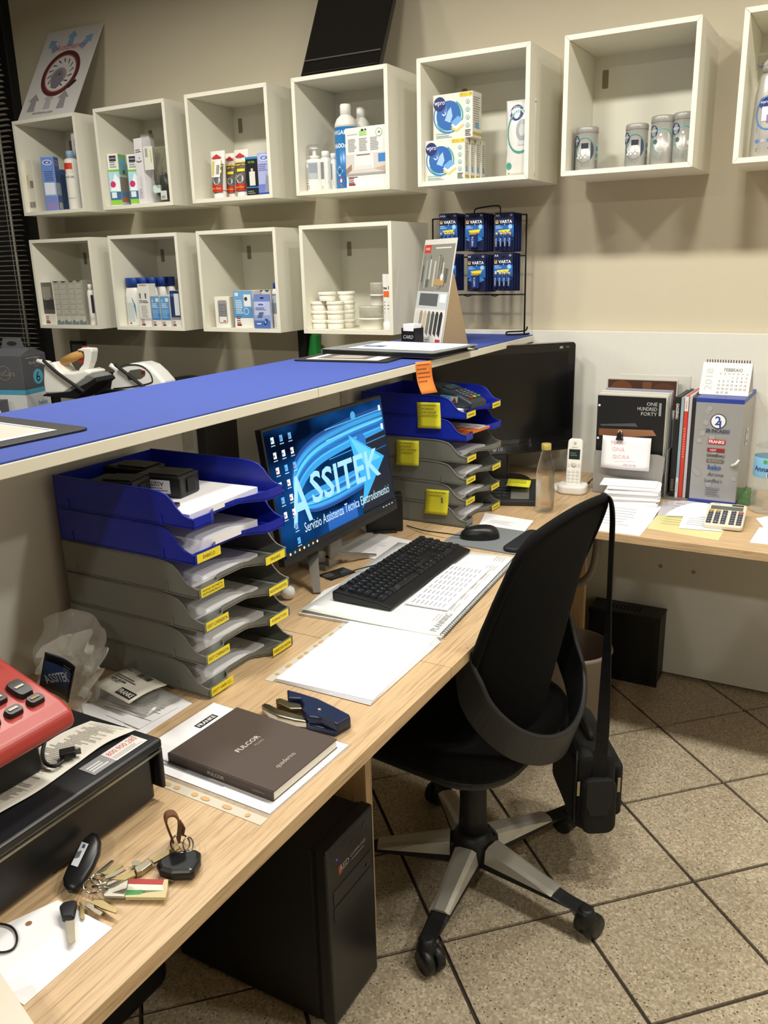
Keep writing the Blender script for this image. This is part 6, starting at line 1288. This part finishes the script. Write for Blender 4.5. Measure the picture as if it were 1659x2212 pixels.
part('dial_ring', MB().lathe([(.004, 0), (.0095, 0), (.0095, .0015), (.004, .0015)], 20, Tp @ Matrix.Translation((0, -.0118, .07)) @ Matrix.Rotation(pi/2, 4, 'X')), mat('#c9c7c0', .4), hs)
for sx in (-1, 1): part('soft_key', MB().prism(rrect(.008, .012, .003, 3, sx*.017, .068), -.0132, -.0118, 'y', Tp), mat('#d3d1ca', .45), hs)
part('earpiece', MB().prism(rrect(.009, .01, .004, 4, 0, .142), -.0128, -.0118, 'y', Tp), mat('#b3b1aa', .5), hs)
Print(hs, lambda a, b, k=0.0: Tp @ V((a, -.0128-k, b))).text('Panasonic', 0, .129, .0035, '#3a3a3a').lines(-.014, .098, .01, .112, 2, '#5d7068').done()
part('cord', MB().tube(catmull([(.03, .04, .008), (.045, .07, .02), (.03, .12, .006), (.035, .2, .004)], 6), .0018, 6), mat('#2b2a28', .5), ph)
# desk telephone behind the far stack
dp = thing('desk_telephone', 'dark desk telephone with a yellow note behind the far stack', 'telephone', (.10, -.505, DZ+.0004), rad(20))
part('body', MB().prism([(-.085, 0), (.085, 0), (.085, .05), (-.085, .018)], -.085, .085, 'x'), mat('#2a2b2c', .4), dp, bevel=.004)
part('silver_frame', MB().box((.0, -.07, .02), (.06, .06, .024), Matrix.Translation((0, 0, .012)) @ Matrix.Rotation(rad(10), 4, 'X')), mat('#8e8f8e', .35, .5), dp, bevel=.002)
part('display', MB().box((.008, .005, .0), (.05, .04, .002), Matrix.Translation((0, 0, .037)) @ Matrix.Rotation(rad(10), 4, 'X')), mat('#5d6a62', .2), dp)
for r in range(4):
    for c in range(3): part('key', MB().box((-.006, -.004, 0), (.006, .004, .004), Matrix.Translation((-.06+.02*c, -.055+.022*r, .024+.0045*r)) @ Matrix.Rotation(rad(10), 4, 'X')), mat('#44464a', .5), dp)
q = onz(1120, 1050, DZ+.045)
sticky('sticky_note', 'yellow sticky note lying on the desk telephone', (q.x, q.y, DZ+.05), (.96, .25, -.05), (-.25, .95, .2), '#d9d92c', 3, .076, .076, 8, .03)
polysheet('paper_scrap', 'white paper scrap beside the water bottle', [(1195, 1045), (1225, 1038), (1222, 1052), (1200, 1060)])
# file holder with magazines
fh = thing('file_holder', 'grey literature holder filled with catalogues', 'file holder', (.4335, -.19, DZ+.0004), rad(2))
FHM = mat('#8e8c88', .35, alpha=1.0)
part('floor_plate', MB().box((-.118, -.115, 0), (.192, .13, .004)), mat('#6f6d69', .4), fh)
part('pocket_front', MB().prism([(-.118, .004), (.105, .004), (.112, .14), (.09, .146), (-.118, .146)], -.115, -.112, 'y'), FHM, fh)
part('side_plate', MB().box((-.118, -.112, .004), (-.115, .13, .146)), FHM, fh)
part('back_plate', MB().box((-.118, .127, .004), (.192, .13, .2)), FHM, fh)
part('divider', MB().box((.117, -.115, .004), (.12, .127, .16)), mat('#77756f', .4), fh)
def book(name, label, x, y, z, w, d, h, col, rz, page='#d9d6ce', spine=None):
    o = carton(name, label, 'catalogue', x, y, z, w, d, h, col, rz, 'catalogues in the holder', .0006)
    return o
zB_ = DZ+.0046
hh = .325
o = book('catalogue', 'black ONE HUNDRED FORTY catalogue at the front of the holder', .428, -.286, zB_, .218, .008, hh, '#131315', rad(2))
p = P(o); w = .218; p.text('ONE', w*.885, hh*.935, .0115, '#b9b9b6', 'R').text('HUNDRED', w*.885, hh*.885, .0115, '#b9b9b6', 'R', w=.062).text('FORTY', w*.885, hh*.835, .0115, '#b9b9b6', 'R').rect(w*.91, hh*.82, w*.945, hh*.95, '#8a8a88').poly([(w*.06, hh*.705), (w*.58, hh*.735), (w*.62, hh*.7), (w*.06, hh*.69)], '#4b4d50').poly([(w*.04, hh*.66), (w*.33, hh*.665), (w*.84, hh*.675), (w*.9, hh*.62), (w*.5, hh*.585), (w*.33, hh*.58), (w*.04, hh*.59)], '#7a4f33').poly([(w*.33, hh*.665), (w*.84, hh*.675), (w*.9, hh*.62), (w*.33, hh*.58)], '#94684a').poly([(w*.45, hh*.45), (w*.8, hh*.5), (w*.8, hh*.42)], '#55585c').disc(w*.03, hh*.9, .004, '#d8d8d8').disc(w*.03, hh*.56, .004, '#d8d8d8').done()
for k, (c, dz, lb) in enumerate((('#d6d2c4', .006, 'cream catalogue behind the black one'), ('#c9c7c2', .012, 'pale grey catalogue behind the cream one'), ('#dcdad4', .010, 'white catalogue in the middle of the holder'), ('#8f94a8', .016, 'blue-grey catalogue in the middle of the holder'))):
    book('catalogue', lb, .43+.002*k, -.268+.016*k, zB_, .22, .012, hh-.0+dz, c, rad(1))
hh2 = .365
o = book('catalogue', 'tall catalogue with a brown picture cover behind the others', .425, -.135, zB_, .235, .012, hh2, '#c9c6be', rad(3)); P(o).rect(.004, hh2*.72, .231, hh2*.985, '#4a2f20').disc(.05, hh2*.87, .04, '#6d4228', .04).rect(.12, hh2*.74, .15, hh2*.97, '#6f4a2c').disc(.19, hh2*.86, .04, '#5a3826').done()
book('catalogue', 'white catalogue rising at the very back of the holder', .46, -.105, zB_, .235, .014, .375, '#cfcec6', rad(2))
for k, (c, w_, h_, lb, txt) in enumerate((('#1a1a1c', .017, .33, 'black-spined GAGGENAU catalogue in the holder', 'GAGGENAU'), ('#8fa3ad', .009, .328, 'grey-blue thin spine catalogue', None), ('#c43a2c', .012, .332, 'red-spined catalogue in the holder', None), ('#b9b8bc', .009, .336, 'pale spined catalogue beside the red one', None), ('#2a2a2e', .010, .33, 'dark spined catalogue beside the binder', None))):
    xk = .566+sum((.017, .009, .012, .009, .010)[:k])+.0018*k+w_/2
    o = book('spine_catalogue', lb, xk, -.175, zB_, w_, .2, h_, c, rad(-1)); p = P(o)
    if txt: p.text(txt, w_/2, h_*.86, .009, '#d8d8d6', rot=-pi/2, bold=True, w=.05).lines(.004, .02, w_-.004, .06, 6, '#8a7a60')
    if k == 2: p.rect(0, h_*.86, w_, h_, '#d6d2cc').text('GUIDA', w_/2, h_*.92, .006, '#c43a2c', rot=-pi/2).lines(.003, h_*.4, w_-.003, h_*.7, 12, '#d98a80')
    if k == 1: p.rect(0, 0, w_, h_*.2, '#d0d2d0').text('SILESTONE', w_/2, h_*.1, .005, '#4a4a4a', rot=-pi/2)
    p.done()
# note with binder clip on the holder
nt_ = thing('clipped_note', 'white note with faint red handwriting held by a black clip', 'note', (.425, -.312, DZ+.163), rad(1))
def nf(u, v): return (-.078+.158*u, -.004*sin(pi*u)-.01*(1-v), -.07+.108*v)
part('paper', MB().sheet(nf, 8, 6, .0006), mat('#ecebee', .75), nt_)
p = Print(nt_, lambda a, b, k=0.0: V(nf(a/.158, b/.108))+V((0, -.0006-k, 0))); p.text('MAX', .05, .088, .013, '#e2bcc6', rot=.05).text('ONA', .056, .066, .013, '#e2bcc6').text('GIORA', .066, .042, .013, '#e2bcc6', rot=.03).poly([(.045, .024), (.11, .03), (.11, .031), (.045, .025)], '#e2bcc6').text('370 24 94', .095, .016, .007, '#b98f9c').done()
part('binder_clip', MB().prism([(-.012, -.004), (.012, -.004), (.006, .02), (-.006, .02)], -.012, .006, 'y', Matrix.Translation((-.02, -.004, .032))), mat('#161616', .3), nt_, bevel=.001)
part('clip_wire', MB().tube(catmull([(-.028, -.016, .036), (-.026, -.012, .052), (-.02, -.008, .06), (-.014, -.012, .052), (-.012, -.016, .036)], 5), .0011, 6), CHROME, nt_)
# stack of white slips before the holder
R_ = random.Random(3); zz = DZ+.0004
for k in range(12):
    th = .0045; o = sheet_thing('paper_slips', 'white paper slips, layer %s of the pile before the file holder' % ('one two three four five six seven eight nine ten eleven topmost'.split()[k]), 'papers', .47+R_.uniform(-.006, .006), -.372+R_.uniform(-.005, .005), zz, .165, .105, rad(9)+rad(R_.uniform(-3, 3)), th, group='pile of white paper slips'); zz += th+.0003
sheet_thing('loose_sheet', 'white folded sheet lying over the pile of slips', 'paper', .455, -.365, zz+.001, .175, .095, rad(7), .0012)
# binder
bn = thing('binder', 'silver and blue 2R-INCASSO display binder with maker logos', 'binder', (.704, -.170, DZ+.0004), rad(-1))
BW_, BD_, BH_ = .141, .245, .338
part('case', MB().box((-BW_/2, -BD_/2, .01), (BW_/2, BD_/2, BH_-.012)), mat('#a6a6a6', .35, .35, noise=.03, nscale=8), bn, bevel=.001)
part('blue_top', MB().box((-BW_/2-.0006, -BD_/2-.0006, BH_-.014), (BW_/2+.0006, BD_/2, BH_)), mat('#2b3f94', .4), bn, bevel=.001)
part('blue_foot', MB().box((-BW_/2-.0006, -BD_/2-.0006, 0), (BW_/2+.0006, BD_/2, .011)), mat('#2b3f94', .4), bn, bevel=.001)
part('pull_tab', MB().tube(catmull([(BW_/2-.02, -BD_/2-.001, .13), (BW_/2-.008, -BD_/2-.012, .138), (BW_/2, -BD_/2-.004, .15)], 5), .004, 8), mat('#d8d6d0', .4), bn)
p = Print(bn, flat((0, -BD_/2-.0004, 0), (1, 0, 0), (0, 0, 1))); h = BH_
R2 = random.Random(8)
for k in range(14): p.disc(R2.uniform(-.06, .06), R2.uniform(.03, h-.03), .009, '#9b9b9c', kind='!watermark')
p.disc(.0, h*.79, .023, '#e3e3e6').ring(0, h*.79, .021, .0235, '#2b2b44').text('2', -.001, h*.795, .028, '#253f94', bold=True).poly([(.003, h*.79), (.009, h*.8), (.009, h*.73), (.004, h*.73)], '#253f94').text('2R·INCASSO', 0, h*.7, .011, '#28304a', w=.072, bold=True).rect(-.036, h*.678, .036, h*.681, '#3a4a7c')
p.rect(-.026, h*.575, .026, h*.618, '#b3262c').text('FRANKE', 0, h*.597, .010, '#f0eae8', w=.046, bold=True).rect(-.026, h*.5, .026, h*.535, '#8e1f2a').text('NEFF', -.008, h*.517, .006, '#eadfe0').text('GAGGENAU', 0, h*.465, .009, '#26262a', w=.054, bold=True).rect(-.026, h*.4, .026, h*.43, '#6a5f58').text('BLANCO', 0, h*.415, .007, '#a99f96').text('beko', 0, h*.355, .015, '#1f4f9a', bold=True).rect(-.014, h*.325, .014, h*.329, '#1f4f9a').text('Airone', .004, h*.285, .012, '#3a3a3e', shear=.2).text('Lordflex\'s', 0, h*.225, .012, '#2a2f4a', w=.052).lines(-.022, h*.07, .024, h*.16, 4, '#77777a', fill=.35).done()
Print(bn, flat((BW_/2+.0004, 0, 0), (0, 1, 0), (0, 0, 1))).disc(.0, h*.6, .03, '#d6d6da').text('2', 0, h*.6, .04, '#253f94', bold=True).done()
# desk calendar on the binder
cl = thing('desk_calendar', 'small white FEBBRAIO tent calendar on top of the binder', 'calendar', (.70, -.175, DZ+.0004+BH_+.0006), rad(-2))
cw_, chh = .148, .105
Tc = Matrix.Translation((0, -.045, 0)) @ Matrix.Rotation(-rad(22), 4, 'X')
Tb = Matrix.Translation((0, .045, 0)) @ Matrix.Rotation(rad(22), 4, 'X')
part('front_leaf', MB().box((-cw_/2, 0, 0), (cw_/2, .0015, chh), Tc), mat('#e6e4e0', .6), cl)
part('back_leaf', MB().box((-cw_/2, -.0015, 0), (cw_/2, 0, chh), Tb), mat('#d9d7d2', .6), cl)
part('base_leaf', MB().box((-cw_/2, -.044, 0.0), (cw_/2, .044, .0012)), mat('#d9d7d2', .6), cl)
sp = MB()
for k in range(17): T3 = Matrix.Translation((-cw_/2+.01+.008*k, 0, chh*.93+.003)) @ Matrix.Rotation(pi/2, 4, 'Y'); sp.tube([T3 @ V((.0055*cos(a*pi/4), .0055*sin(a*pi/4), 0)) for a in range(8)], .0008, 4, True)
part('wire_spiral', sp, mat('#3a3a3c', .35, .7), cl, kind='stuff')
p = Print(cl, lambda a, b, k=0.0: Tc @ V((a, -.0004-k, b))); p.text('FEBBRAIO', .02, chh*.78, .011, '#55555a', w=.055).text('2018', -.05, chh*.48, .022, '#c9c8c8', rot=pi/2, w=.07)
n = 1
for r in range(5):
    for c in range(7):
        if (r == 0 and c < 3) or n > 28: continue
        p.text(str(n), -.018+.0132*c, chh*(.54-.115*r), .0062, '#66666a' if c < 6 else '#a85a5a'); n += 1
for c in range(7): p.rect(-.02+.0132*c, chh*.655, -.014+.0132*c, chh*.668, '#77777a')
p.done()
# large water bottle
wb = thing('large_water_bottle', 'large clear ribbed water bottle with blue label at the right edge', 'bottle', (.862, -.318, DZ+.0004))
prof = [(.01, .006), (.03, .001), (.042, .006)]
z = .012
while z < .2: prof += [(.0435, z), (.0435, z+.008), (.0405, z+.013)]; z += .017
prof += [(.043, .205), (.0435, .24), (.04, .265), (.03, .295), (.018, .312), (.0145, .32)]
part('wall', MB().lathe(prof, 40, cap=False), mat('#e6eef2', .04, trans=.8, alpha=.42, ior=1.06, coat=1.0), wb)
part('label_band', MB().lathe([(.0438, .115), (.0442, .116), (.0442, .175), (.0438, .176)], 36, cap=False), mat('#7fb6d6', .4), wb)
part('cap', MB().lathe([(.016, .318), (.0165, .32), (.0165, .337), (.015, .339)], 24), mat('#cfe0ea', .4), wb)
Print(wb, cyl(.0444, 0, -100)).text('Anna', -.012, .142, .016, '#2a3f7c', bold=True).disc(.0, .165, .006, '#4f9f4c').bars(.008, .12, .03, .132).rect(.006, .118, .034, .134, '#e4e8ea').done()
# green plastic wrapped bundle behind the bottle
gw = thing('green_wrap', 'green plastic wrapped bottle base behind the large bottle', 'bottle', (.80, -.245, DZ+.0004))
part('wall', MB().lathe([(.02, 0), (.03, .004), (.031, .02), (.028, .027), (.031, .034), (.03, .045), (.012, .05)], 26), mat('#3f9a5c', .1, trans=.6, alpha=.6), gw)
# calculator
ca_ = thing('calculator', 'cream desk calculator with dark keys on the return desk', 'calculator', (.772, -.492, DZ+.0135), rad(3))
Tq = Matrix.Rotation(rad(8), 4, 'X')
part('case', MB().prism(rrect(.108, .165, .012, 4), 0, .014, 'z', Tq), mat('#d8d2bf', .45), ca_, bevel=.004, seg=3)
part('display_window', MB().box((-.045, .032, .014), (.045, .056, .0155), Tq), mat('#5b6258', .2), ca_)
part('solar_cell', MB().box((.012, .064, .014), (.045, .074, .015), Tq), mat('#2a2422', .2), ca_)
ck = MB().prism(rrect(.0145, .0115, .002, 2), 0, .004, 'z', scale1=.88).mesh('key'); ck.materials.append(mat('#4a4c5a', .45))
ck2 = ck.copy(); ck2.materials.clear(); ck2.materials.append(mat('#b59a4c', .45)); ck3 = ck.copy(); ck3.materials.clear(); ck3.materials.append(mat('#a8645c', .45))
lg = Print(ca_, lambda a, b, k=0.0: Tq @ V((a, b, .0182+k)))
for r in range(6):
    for c in range(5):
        me_ = ck2 if (r == 0 and c < 2) else (ck3 if (r == 0 and c == 4) else ck); o = link('key', me_, None, ca_); pos = Tq @ V((-.0405+.0195*c+(.004 if c > 2 else 0), .016-.0165*r, .014)); o.location = pos; o.rotation_euler = (rad(9), 0, 0)
        lg.k = .0004; lg.text('C%7896451230.+='[(r*5+c) % 14], -.0405+.0195*c+(.004 if c > 2 else 0), .016-.0165*r, .005, '#e4e4e8')
lg.done(); Print(ca_, lambda a, b, k=0.0: Tq @ V((a, b, .0142+k))).text('SHARP', -.03, .071, .004, '#6a665c').done()
# papers on the return desk
def psh(name, label, pts, z, m=None, lines=0, col='#b4b4bc', seed=1):
    o, c = polysheet(name, label, pts, z=z, m=m); xs = [onz(a, b, z).x-c.x for a, b in pts]; ys = [onz(a, b, z).y-c.y for a, b in pts]
    if lines: Print(o, lambda a, b, k=0.0: V((a, b, .0006+k))).lines(min(xs)*.6, min(ys)*.6, max(xs)*.6, max(ys)*.6, lines, col, fill=.2, seed=seed).done()
    return o
psh('printed_sheet', 'white printed sheet behind the chair back on the return desk', [(1265, 1098), (1300, 1083), (1435, 1094), (1382, 1158), (1245, 1140)], DZ+.0003, lines=7)
psh('sleeve_backing', 'lilac and yellow document in a clear sleeve beneath the calculator', [(1435, 1085), (1480, 1082), (1590, 1100), (1552, 1168), (1398, 1142)], DZ+.0003, mat('#d9d39a', .3), 9, '#b9b06a')
psh('lilac_form', 'lilac upper half of the form in the sleeve', [(1432, 1084), (1480, 1081), (1595, 1098), (1580, 1122), (1420, 1112)], DZ+.0012, mat('#c9c6cf', .3), 4, '#9a94a8', 2)
psh('table_sheet', 'white table sheet partly under the calculator', [(1480, 1105), (1555, 1108), (1560, 1148), (1466, 1141)], DZ+.0021, None, 6, '#a8a8b0', 3)
o = solid('curled_sheet', MB().sheet(lambda u, v: V((.60, -.50, DZ+.003))+V((.17*u, .05*u+.06*v, .0)) + V((0, 0, .03*sin(pi*u)*v+.0005)), 10, 6, .0005), PAPER, 'white curled sheet arching behind the calculator', 'paper')
psh('white_sheet', 'white sheet at the right edge of the return desk', [(1632, 1120), (1680, 1112), (1720, 1150), (1659, 1150)], DZ+.0012)
psh('white_sheet', 'lower white sheet at the right edge of the return desk', [(1640, 1140), (1700, 1135), (1740, 1185), (1619, 1172)], DZ+.0003)

# ================================================================ UNDER THE DESK
tw = thing('tower_computer', 'black tower computer standing under the desk edge', 'computer', (.08, -1.862, 0), pi/2)
part('feet', MB().box((-.07, -.18, 0), (.07, -.16, .012)), mat('#0d0d0d', .7), tw)
part('feet', MB().box((-.07, .16, 0), (.07, .18, .012)), mat('#0d0d0d', .7), tw)
part('case', MB().box((-.0875, -.175, .012), (.0875, .21, .43)), mat('#0f0f10', .5), tw, bevel=.002)
part('front_bezel', MB().box((-.09, -.212, .010), (.09, -.182, .438)), mat('#161617', .32), tw, bevel=.006, seg=3)
part('bezel_gap', MB().box((-.086, -.184, .014), (.086, -.174, .432)), mat('#060606', .7), tw)
part('drive_bay', MB().box((-.072, -.2135, .30), (.072, -.211, .335)), mat('#1c1c1e', .3), tw, bevel=.001)
part('drive_bay', MB().box((-.072, -.2135, .26), (.072, -.211, .295)), mat('#1c1c1e', .3), tw, bevel=.001)
part('drive_button', MB().lathe([(.004, 0), (.004, .002)], 12, Matrix.Translation((.055, -.2135, .31)) @ Matrix.Rotation(pi/2, 4, 'X')), mat('#2a2a2c', .3), tw)
Print(tw, flat((0, -.212, .37), (1, 0, 0), (0, 0, 1))).rect(-.05, -.012, -.036, .01, '#8a3a2a').text('AED', -.028, 0, .014, '#8f8d88', bold=True).text('COMPUTER', .025, .004, .008, '#8f8d88', w=.06).lines(-.002, -.011, .05, -.003, 1, '#6a6864').done()
led = Print(tw, flat((-.055, -.2125, .40), (1, 0, 0), (0, 0, 1))); led.disc(0, 0, .0018, '#2a3cff', kind='power_led'); led.done(.4, emit=2.5)
part('front_port', MB().box((.0, -.2128, .398), (.014, -.2115, .404)), mat('#3a3a3c', .3, .5), tw); part('front_port', MB().box((.045, -.2128, .41), (.06, -.2115, .416)), mat('#3a3a3c', .3, .5), tw)
t2 = thing('black_cabinet', 'black low unit under the near end of the desk', 'computer', (-.22, -2.22, 0), pi/2)
part('case', MB().box((-.21, -.12, .0), (.21, .05, .36)), mat('#0c0c0d', .55), t2, bevel=.03, seg=4)
part('lid', MB().box((-.19, -.1, .36), (.19, .03, .368)), mat('#101011', .4), t2, bevel=.003)
s2 = thing('small_computer', 'small black computer standing against the white panel', 'computer', (.415, -.105, 0), 0)
part('case', MB().box((-.13, -.052, .006), (.13, .055, .265)), mat('#101010', .5), s2, bevel=.004)
part('front_frame', MB().box((-.132, -.056, .0), (.132, -.050, .02)).box((-.132, -.056, .25), (.132, -.050, .27)).box((.11, -.056, .02), (.132, -.050, .25)), mat('#161616', .4), s2)
part('top_cover', MB().box((-.132, -.052, .265), (.132, .056, .272)), mat('#171717', .45), s2, bevel=.002)
for k in range(9): part('vent', MB().box((-.07+.014*k, -.02, .2722), (-.064+.014*k, .02, .273)), mat('#050505', .8), s2)
bi = thing('waste_bin', 'grey-brown round waste bin behind the chair', 'bin', (.345, -.575, 0))
r0, r1, hb = .10, .132, .31
part('wall', MB().lathe([(.0, .004), (r0, .004), (r1-.004, hb-.004), (r1-.004, hb), (r1, hb), (r1+.004, hb-.01), (r1, hb-.014), (r0+.004, 0), (.0, 0)], 40, cap=False), mat('#8a7f74', .5), bi)
for k, (a, b, c, s_) in enumerate(((.065, -.045, .2, .036), (-.06, .0, .19, .036), (.05, .062, .19, .034))):
    R3 = random.Random(k); v_ = MB().sheet(lambda u, v: (s_*cos(2*pi*u)*sin(pi*v)*(1+.3*sin(7*u*6.28+v*9)), s_*sin(2*pi*u)*sin(pi*v)*(1+.3*sin(5*u*6.28+4*v)), s_*.8*cos(pi*v)*(1+.2*sin(9*v))), 14, 8, 0, False)
    solid('crumpled_paper', v_, mat('#d5d3da', .7), ('crumpled white paper at the front in the waste bin', 'crumpled white paper at the rear in the waste bin', 'crumpled white paper at the right in the waste bin')[k], 'paper', (.345+a*.8, -.575+b*.8, c-.02), 0, 0, 'crumpled papers in the bin')

# ================================================================ CHAIR
CX, CY, PSI = .352, -1.384, rad(-7)
chair = thing('office_chair', 'black mesh-backed swivel office chair with silver five-star base', 'chair', (CX, CY, 0), PSI)
BK = mat('#141516', .5, bump=.05); FAB = mat('#09090a', .95, bump=.3, bscale=900, spec=.2); PLA = mat('#1f2123', .42)
SIL = mat('#c6c3ba', .36, .55)
part('hub', MB().lathe([(.05, .055), (.056, .065), (.056, .11), (.046, .13), (.037, .14)], 30), BK, chair)
part('column_cover', MB().lathe([(.037, .13), (.034, .2), (.034, .33), (.037, .335), (.037, .37)], 28), BK, chair)
part('gas_lift', MB().lathe([(.025, .06), (.025, .425)], 20), mat('#0f0f10', .3), chair)
for k in range(5):
    a = rad(-84.5+72*k)-PSI; T5 = Matrix.Rotation(a, 4, 'Z')
    def lg_(r): t = (r-.04)/.285; return .034-.012*t
    zt5 = lambda r: .122-.052*(max(0, r-.04)/.285)**1.1
    body = MB(); vs = []; rs_ = [.03, .1, .18, .26, .31, .335]
    for r in rs_:
        wv = lg_(r); zt = zt5(r)-(.006 if r < .3 else 0); zb = .062+.012*((r-.04)/.285); vs += [T5 @ V((r, -wv, zb)), T5 @ V((r, wv, zb)), T5 @ V((r, wv*.8, zt)), T5 @ V((r, -wv*.8, zt))]
    body.add(vs, [(i*4+j, i*4+4+j, i*4+4+(j+1) % 4, i*4+(j+1) % 4) for i in range(len(rs_)-1) for j in range(4)]+[(0, 1, 2, 3), tuple(4*(len(rs_)-1)+j for j in (3, 2, 1, 0))])
    leg = part('leg', body, BK, chair, bevel=.006)
    cov = MB(); vs = []; rr_ = [.058, .1, .15, .2, .245]
    for r in rr_:
        wv = lg_(r)*.98; zt = zt5(r); vs += [T5 @ V((r, -wv*1.02, .082)), T5 @ V((r, -wv*.86, zt-.003)), T5 @ V((r, -wv*.5, zt+.0025)), T5 @ V((r, wv*.5, zt+.0025)), T5 @ V((r, wv*.86, zt-.003)), T5 @ V((r, wv*1.02, .082))]
    cov.add(vs, [(i*6+j, i*6+j+1, i*6+7+j, i*6+6+j) for i in range(len(rr_)-1) for j in range(5)]+[tuple(range(6))[::-1], tuple(6*(len(rr_)-1)+j for j in range(6))])
    part('silver_cover', cov, SIL, leg, bevel=.003)
    cp = T5 @ V((.325, 0, 0)); ca5 = a+rad(55+25*k)
    cs = part('castor_hood', MB().lathe([(.014, .03), (.024, .036), (.026, .052), (.022, .064), (.017, .076), (.012, .08)], 16, Matrix.Translation(cp)), BK, chair)
    for sx in (-1, 1):
        Tw = Matrix.Translation(cp+Matrix.Rotation(ca5, 3, 'Z') @ V((.012, sx*.013, .0305))) @ Matrix.Rotation(ca5, 4, 'Z') @ Matrix.Rotation(pi/2*sx, 4, 'X')
        part('castor_wheel', MB().lathe([(.004, -.0115), (.027, -.0115), (.0305, -.006), (.0305, .006), (.027, .0095), (.021, .0115), (.004, .0115)], 26, Tw), mat('#1a1a1b', .4), cs)
part('mechanism', MB().box((-.09, -.06, .37), (.11, .06, .415)), mat('#111112', .5), chair, bevel=.008)
seat_o = rrect(.47, .48, .14, 8, -.045, 0)
part('seat_pan', MB().prism(rrect(.44, .45, .13, 8, -.045, 0), .405, .43), PLA, chair, bevel=.012, seg=3)
part('seat_cushion', MB().prism(seat_o, .428, .495), FAB, chair, bevel=.026, seg=4)
# back
def bx(z, y): 
    t = (z-.5)/.48; e = abs(y)/.22; return .165+.075*t+.01*sin(pi*min(1, t))-(.15*e*e)*(1-.9*t)
def halfw(z):
    pts = [(.47, .045), (.53, .11), (.6, .165), (.66, .195), (.72, .212), (.8, .218), (.88, .217), (.95, .21), (.985, .198), (1.006, .175)]
    for (a, b), (c, d) in zip(pts, pts[1:]):
        if z <= c: return b+(d-b)*(z-a)/(c-a)
    return pts[-1][1]
def bk(u, v): z = .47+.535*v; y = (2*u-1)*halfw(z); return (bx(z, y), y, z+(.012*(1-abs(2*u-1)**2) if v > .97 else 0))
part('mesh_back', MB().sheet(lambda u, v: bk(u, v), 24, 30, .012), FAB, chair)
rim = [bk(0, k/24) for k in range(3, 25)]+[bk(k/16, 1) for k in range(1, 16)]+[bk(1, 1-k/24) for k in range(0, 22)]
part('back_rim', MB().tube([V(q)+V((-.004, 0, 0)) for q in rim], .0105, 10), FAB, chair)
lp = catmull([(.105, -.216, .755), (.112, -.218, .69), (.14, -.205, .61), (.19, -.165, .54), (.228, -.09, .492), (.243, 0, .474), (.228, .09, .492), (.19, .165, .54), (.14, .205, .61), (.112, .218, .69), (.105, .216, .755)], 6)
nl = len(lp); wd = []; ww = []
for i in range(nl):
    s_ = abs(2*i/(nl-1)-1); m_ = (1-s_**1.5); wd.append((1*(1-m_)+.30*m_, 0, .5*(1-m_)+1.0*m_)); ww.append(.022+.055*min(1, (1-s_)*3.5)+.012*m_)
part('lumbar_loop', MB().strip(lp, wd, ww, .014), PLA, chair, bevel=.005, seg=3)
part('back_stem', MB().strip(catmull([(.05, 0, .40), (.14, 0, .405), (.2, 0, .43), (.235, 0, .475)], 5), (0, 1, 0), .07, .018), PLA, chair, bevel=.005)
# bag hung on the chair
bg = thing('shoulder_bag', 'black zipped shoulder bag hanging from the chair back', 'bag', (.566, -1.17, .152), rad(32))
part('body', MB().prism(rrect(.105, .222, .03, 4, 0, .111), -.12, .12, 'y'), mat('#0d0d0e', .75, bump=.3, bscale=500), bg, bevel=.02, seg=3)
part('side_pocket', MB().prism(rrect(.085, .15, .025, 4, .004, .085), -.15, -.118, 'y'), mat('#101011', .75, bump=.3, bscale=500), bg, bevel=.012, seg=3)
part('front_pocket', MB().box((.05, -.095, .02), (.078, .095, .17)), mat('#0f0f10', .75, bump=.3, bscale=500), bg, bevel=.015, seg=3)
part('pocket_flap', MB().prism([(-.032, .165), (.032, .165), (.032, .1), (.02, .07), (-.02, .07), (-.032, .1)], -.154, -.149, 'y'), mat('#191a1b', .7), bg)
for x, y, z in ((-.045, -.123, .14), (.062, -.1, .13)): part('zip_pull', MB().box((x-.004, y-.006, z-.03), (x+.004, y-.002, z+.01)), mat('#b5ac94', .3, 1.0), bg, bevel=.001)
part('zip_track', MB().tube([(-.05, -.119, .03), (-.05, -.119, .19), (-.045, -.1, .218)], .003, 6), mat('#1c1c1d', .5), bg)
part('carry_handle', MB().tube(catmull([(0, -.06, .217), (.0, -.05, .24), (0, .05, .24), (0, .06, .217)], 6), .008, 8, flat=.6), mat('#0d0d0e', .7), bg)
Mi = (Matrix.Translation(V((.566, -1.17, .152))) @ Matrix.Rotation(rad(32), 4, 'Z')).inverted()
def W_to(x, y, z): return Mi @ V((x, y, z))
sp3 = catmull([(.634, -1.276, .30), (.638, -1.268, .40), (.636, -1.258, .6), (.630, -1.244, .85), (.627, -1.238, .96), (.618, -1.234, 1.004), (.604, -1.232, 1.010), (.590, -1.23, .985)], 6)
vd = V((.237, -.97, 0)); pd = V((.97, .237, 0)); wds = []
for q in sp3:
    t = max(0, min(1, (.75-q.z)/.4)); wds.append(Mi.to_3x3() @ (vd*(1-t)*.9+pd*(.35+.65*t)))
part('strap', MB().strip([Mi @ q for q in sp3], wds, .03, .0025), mat('#101011', .7), bg)
for _o in list(bpy.data.objects):
    if '_s' in _o: del _o['_s']
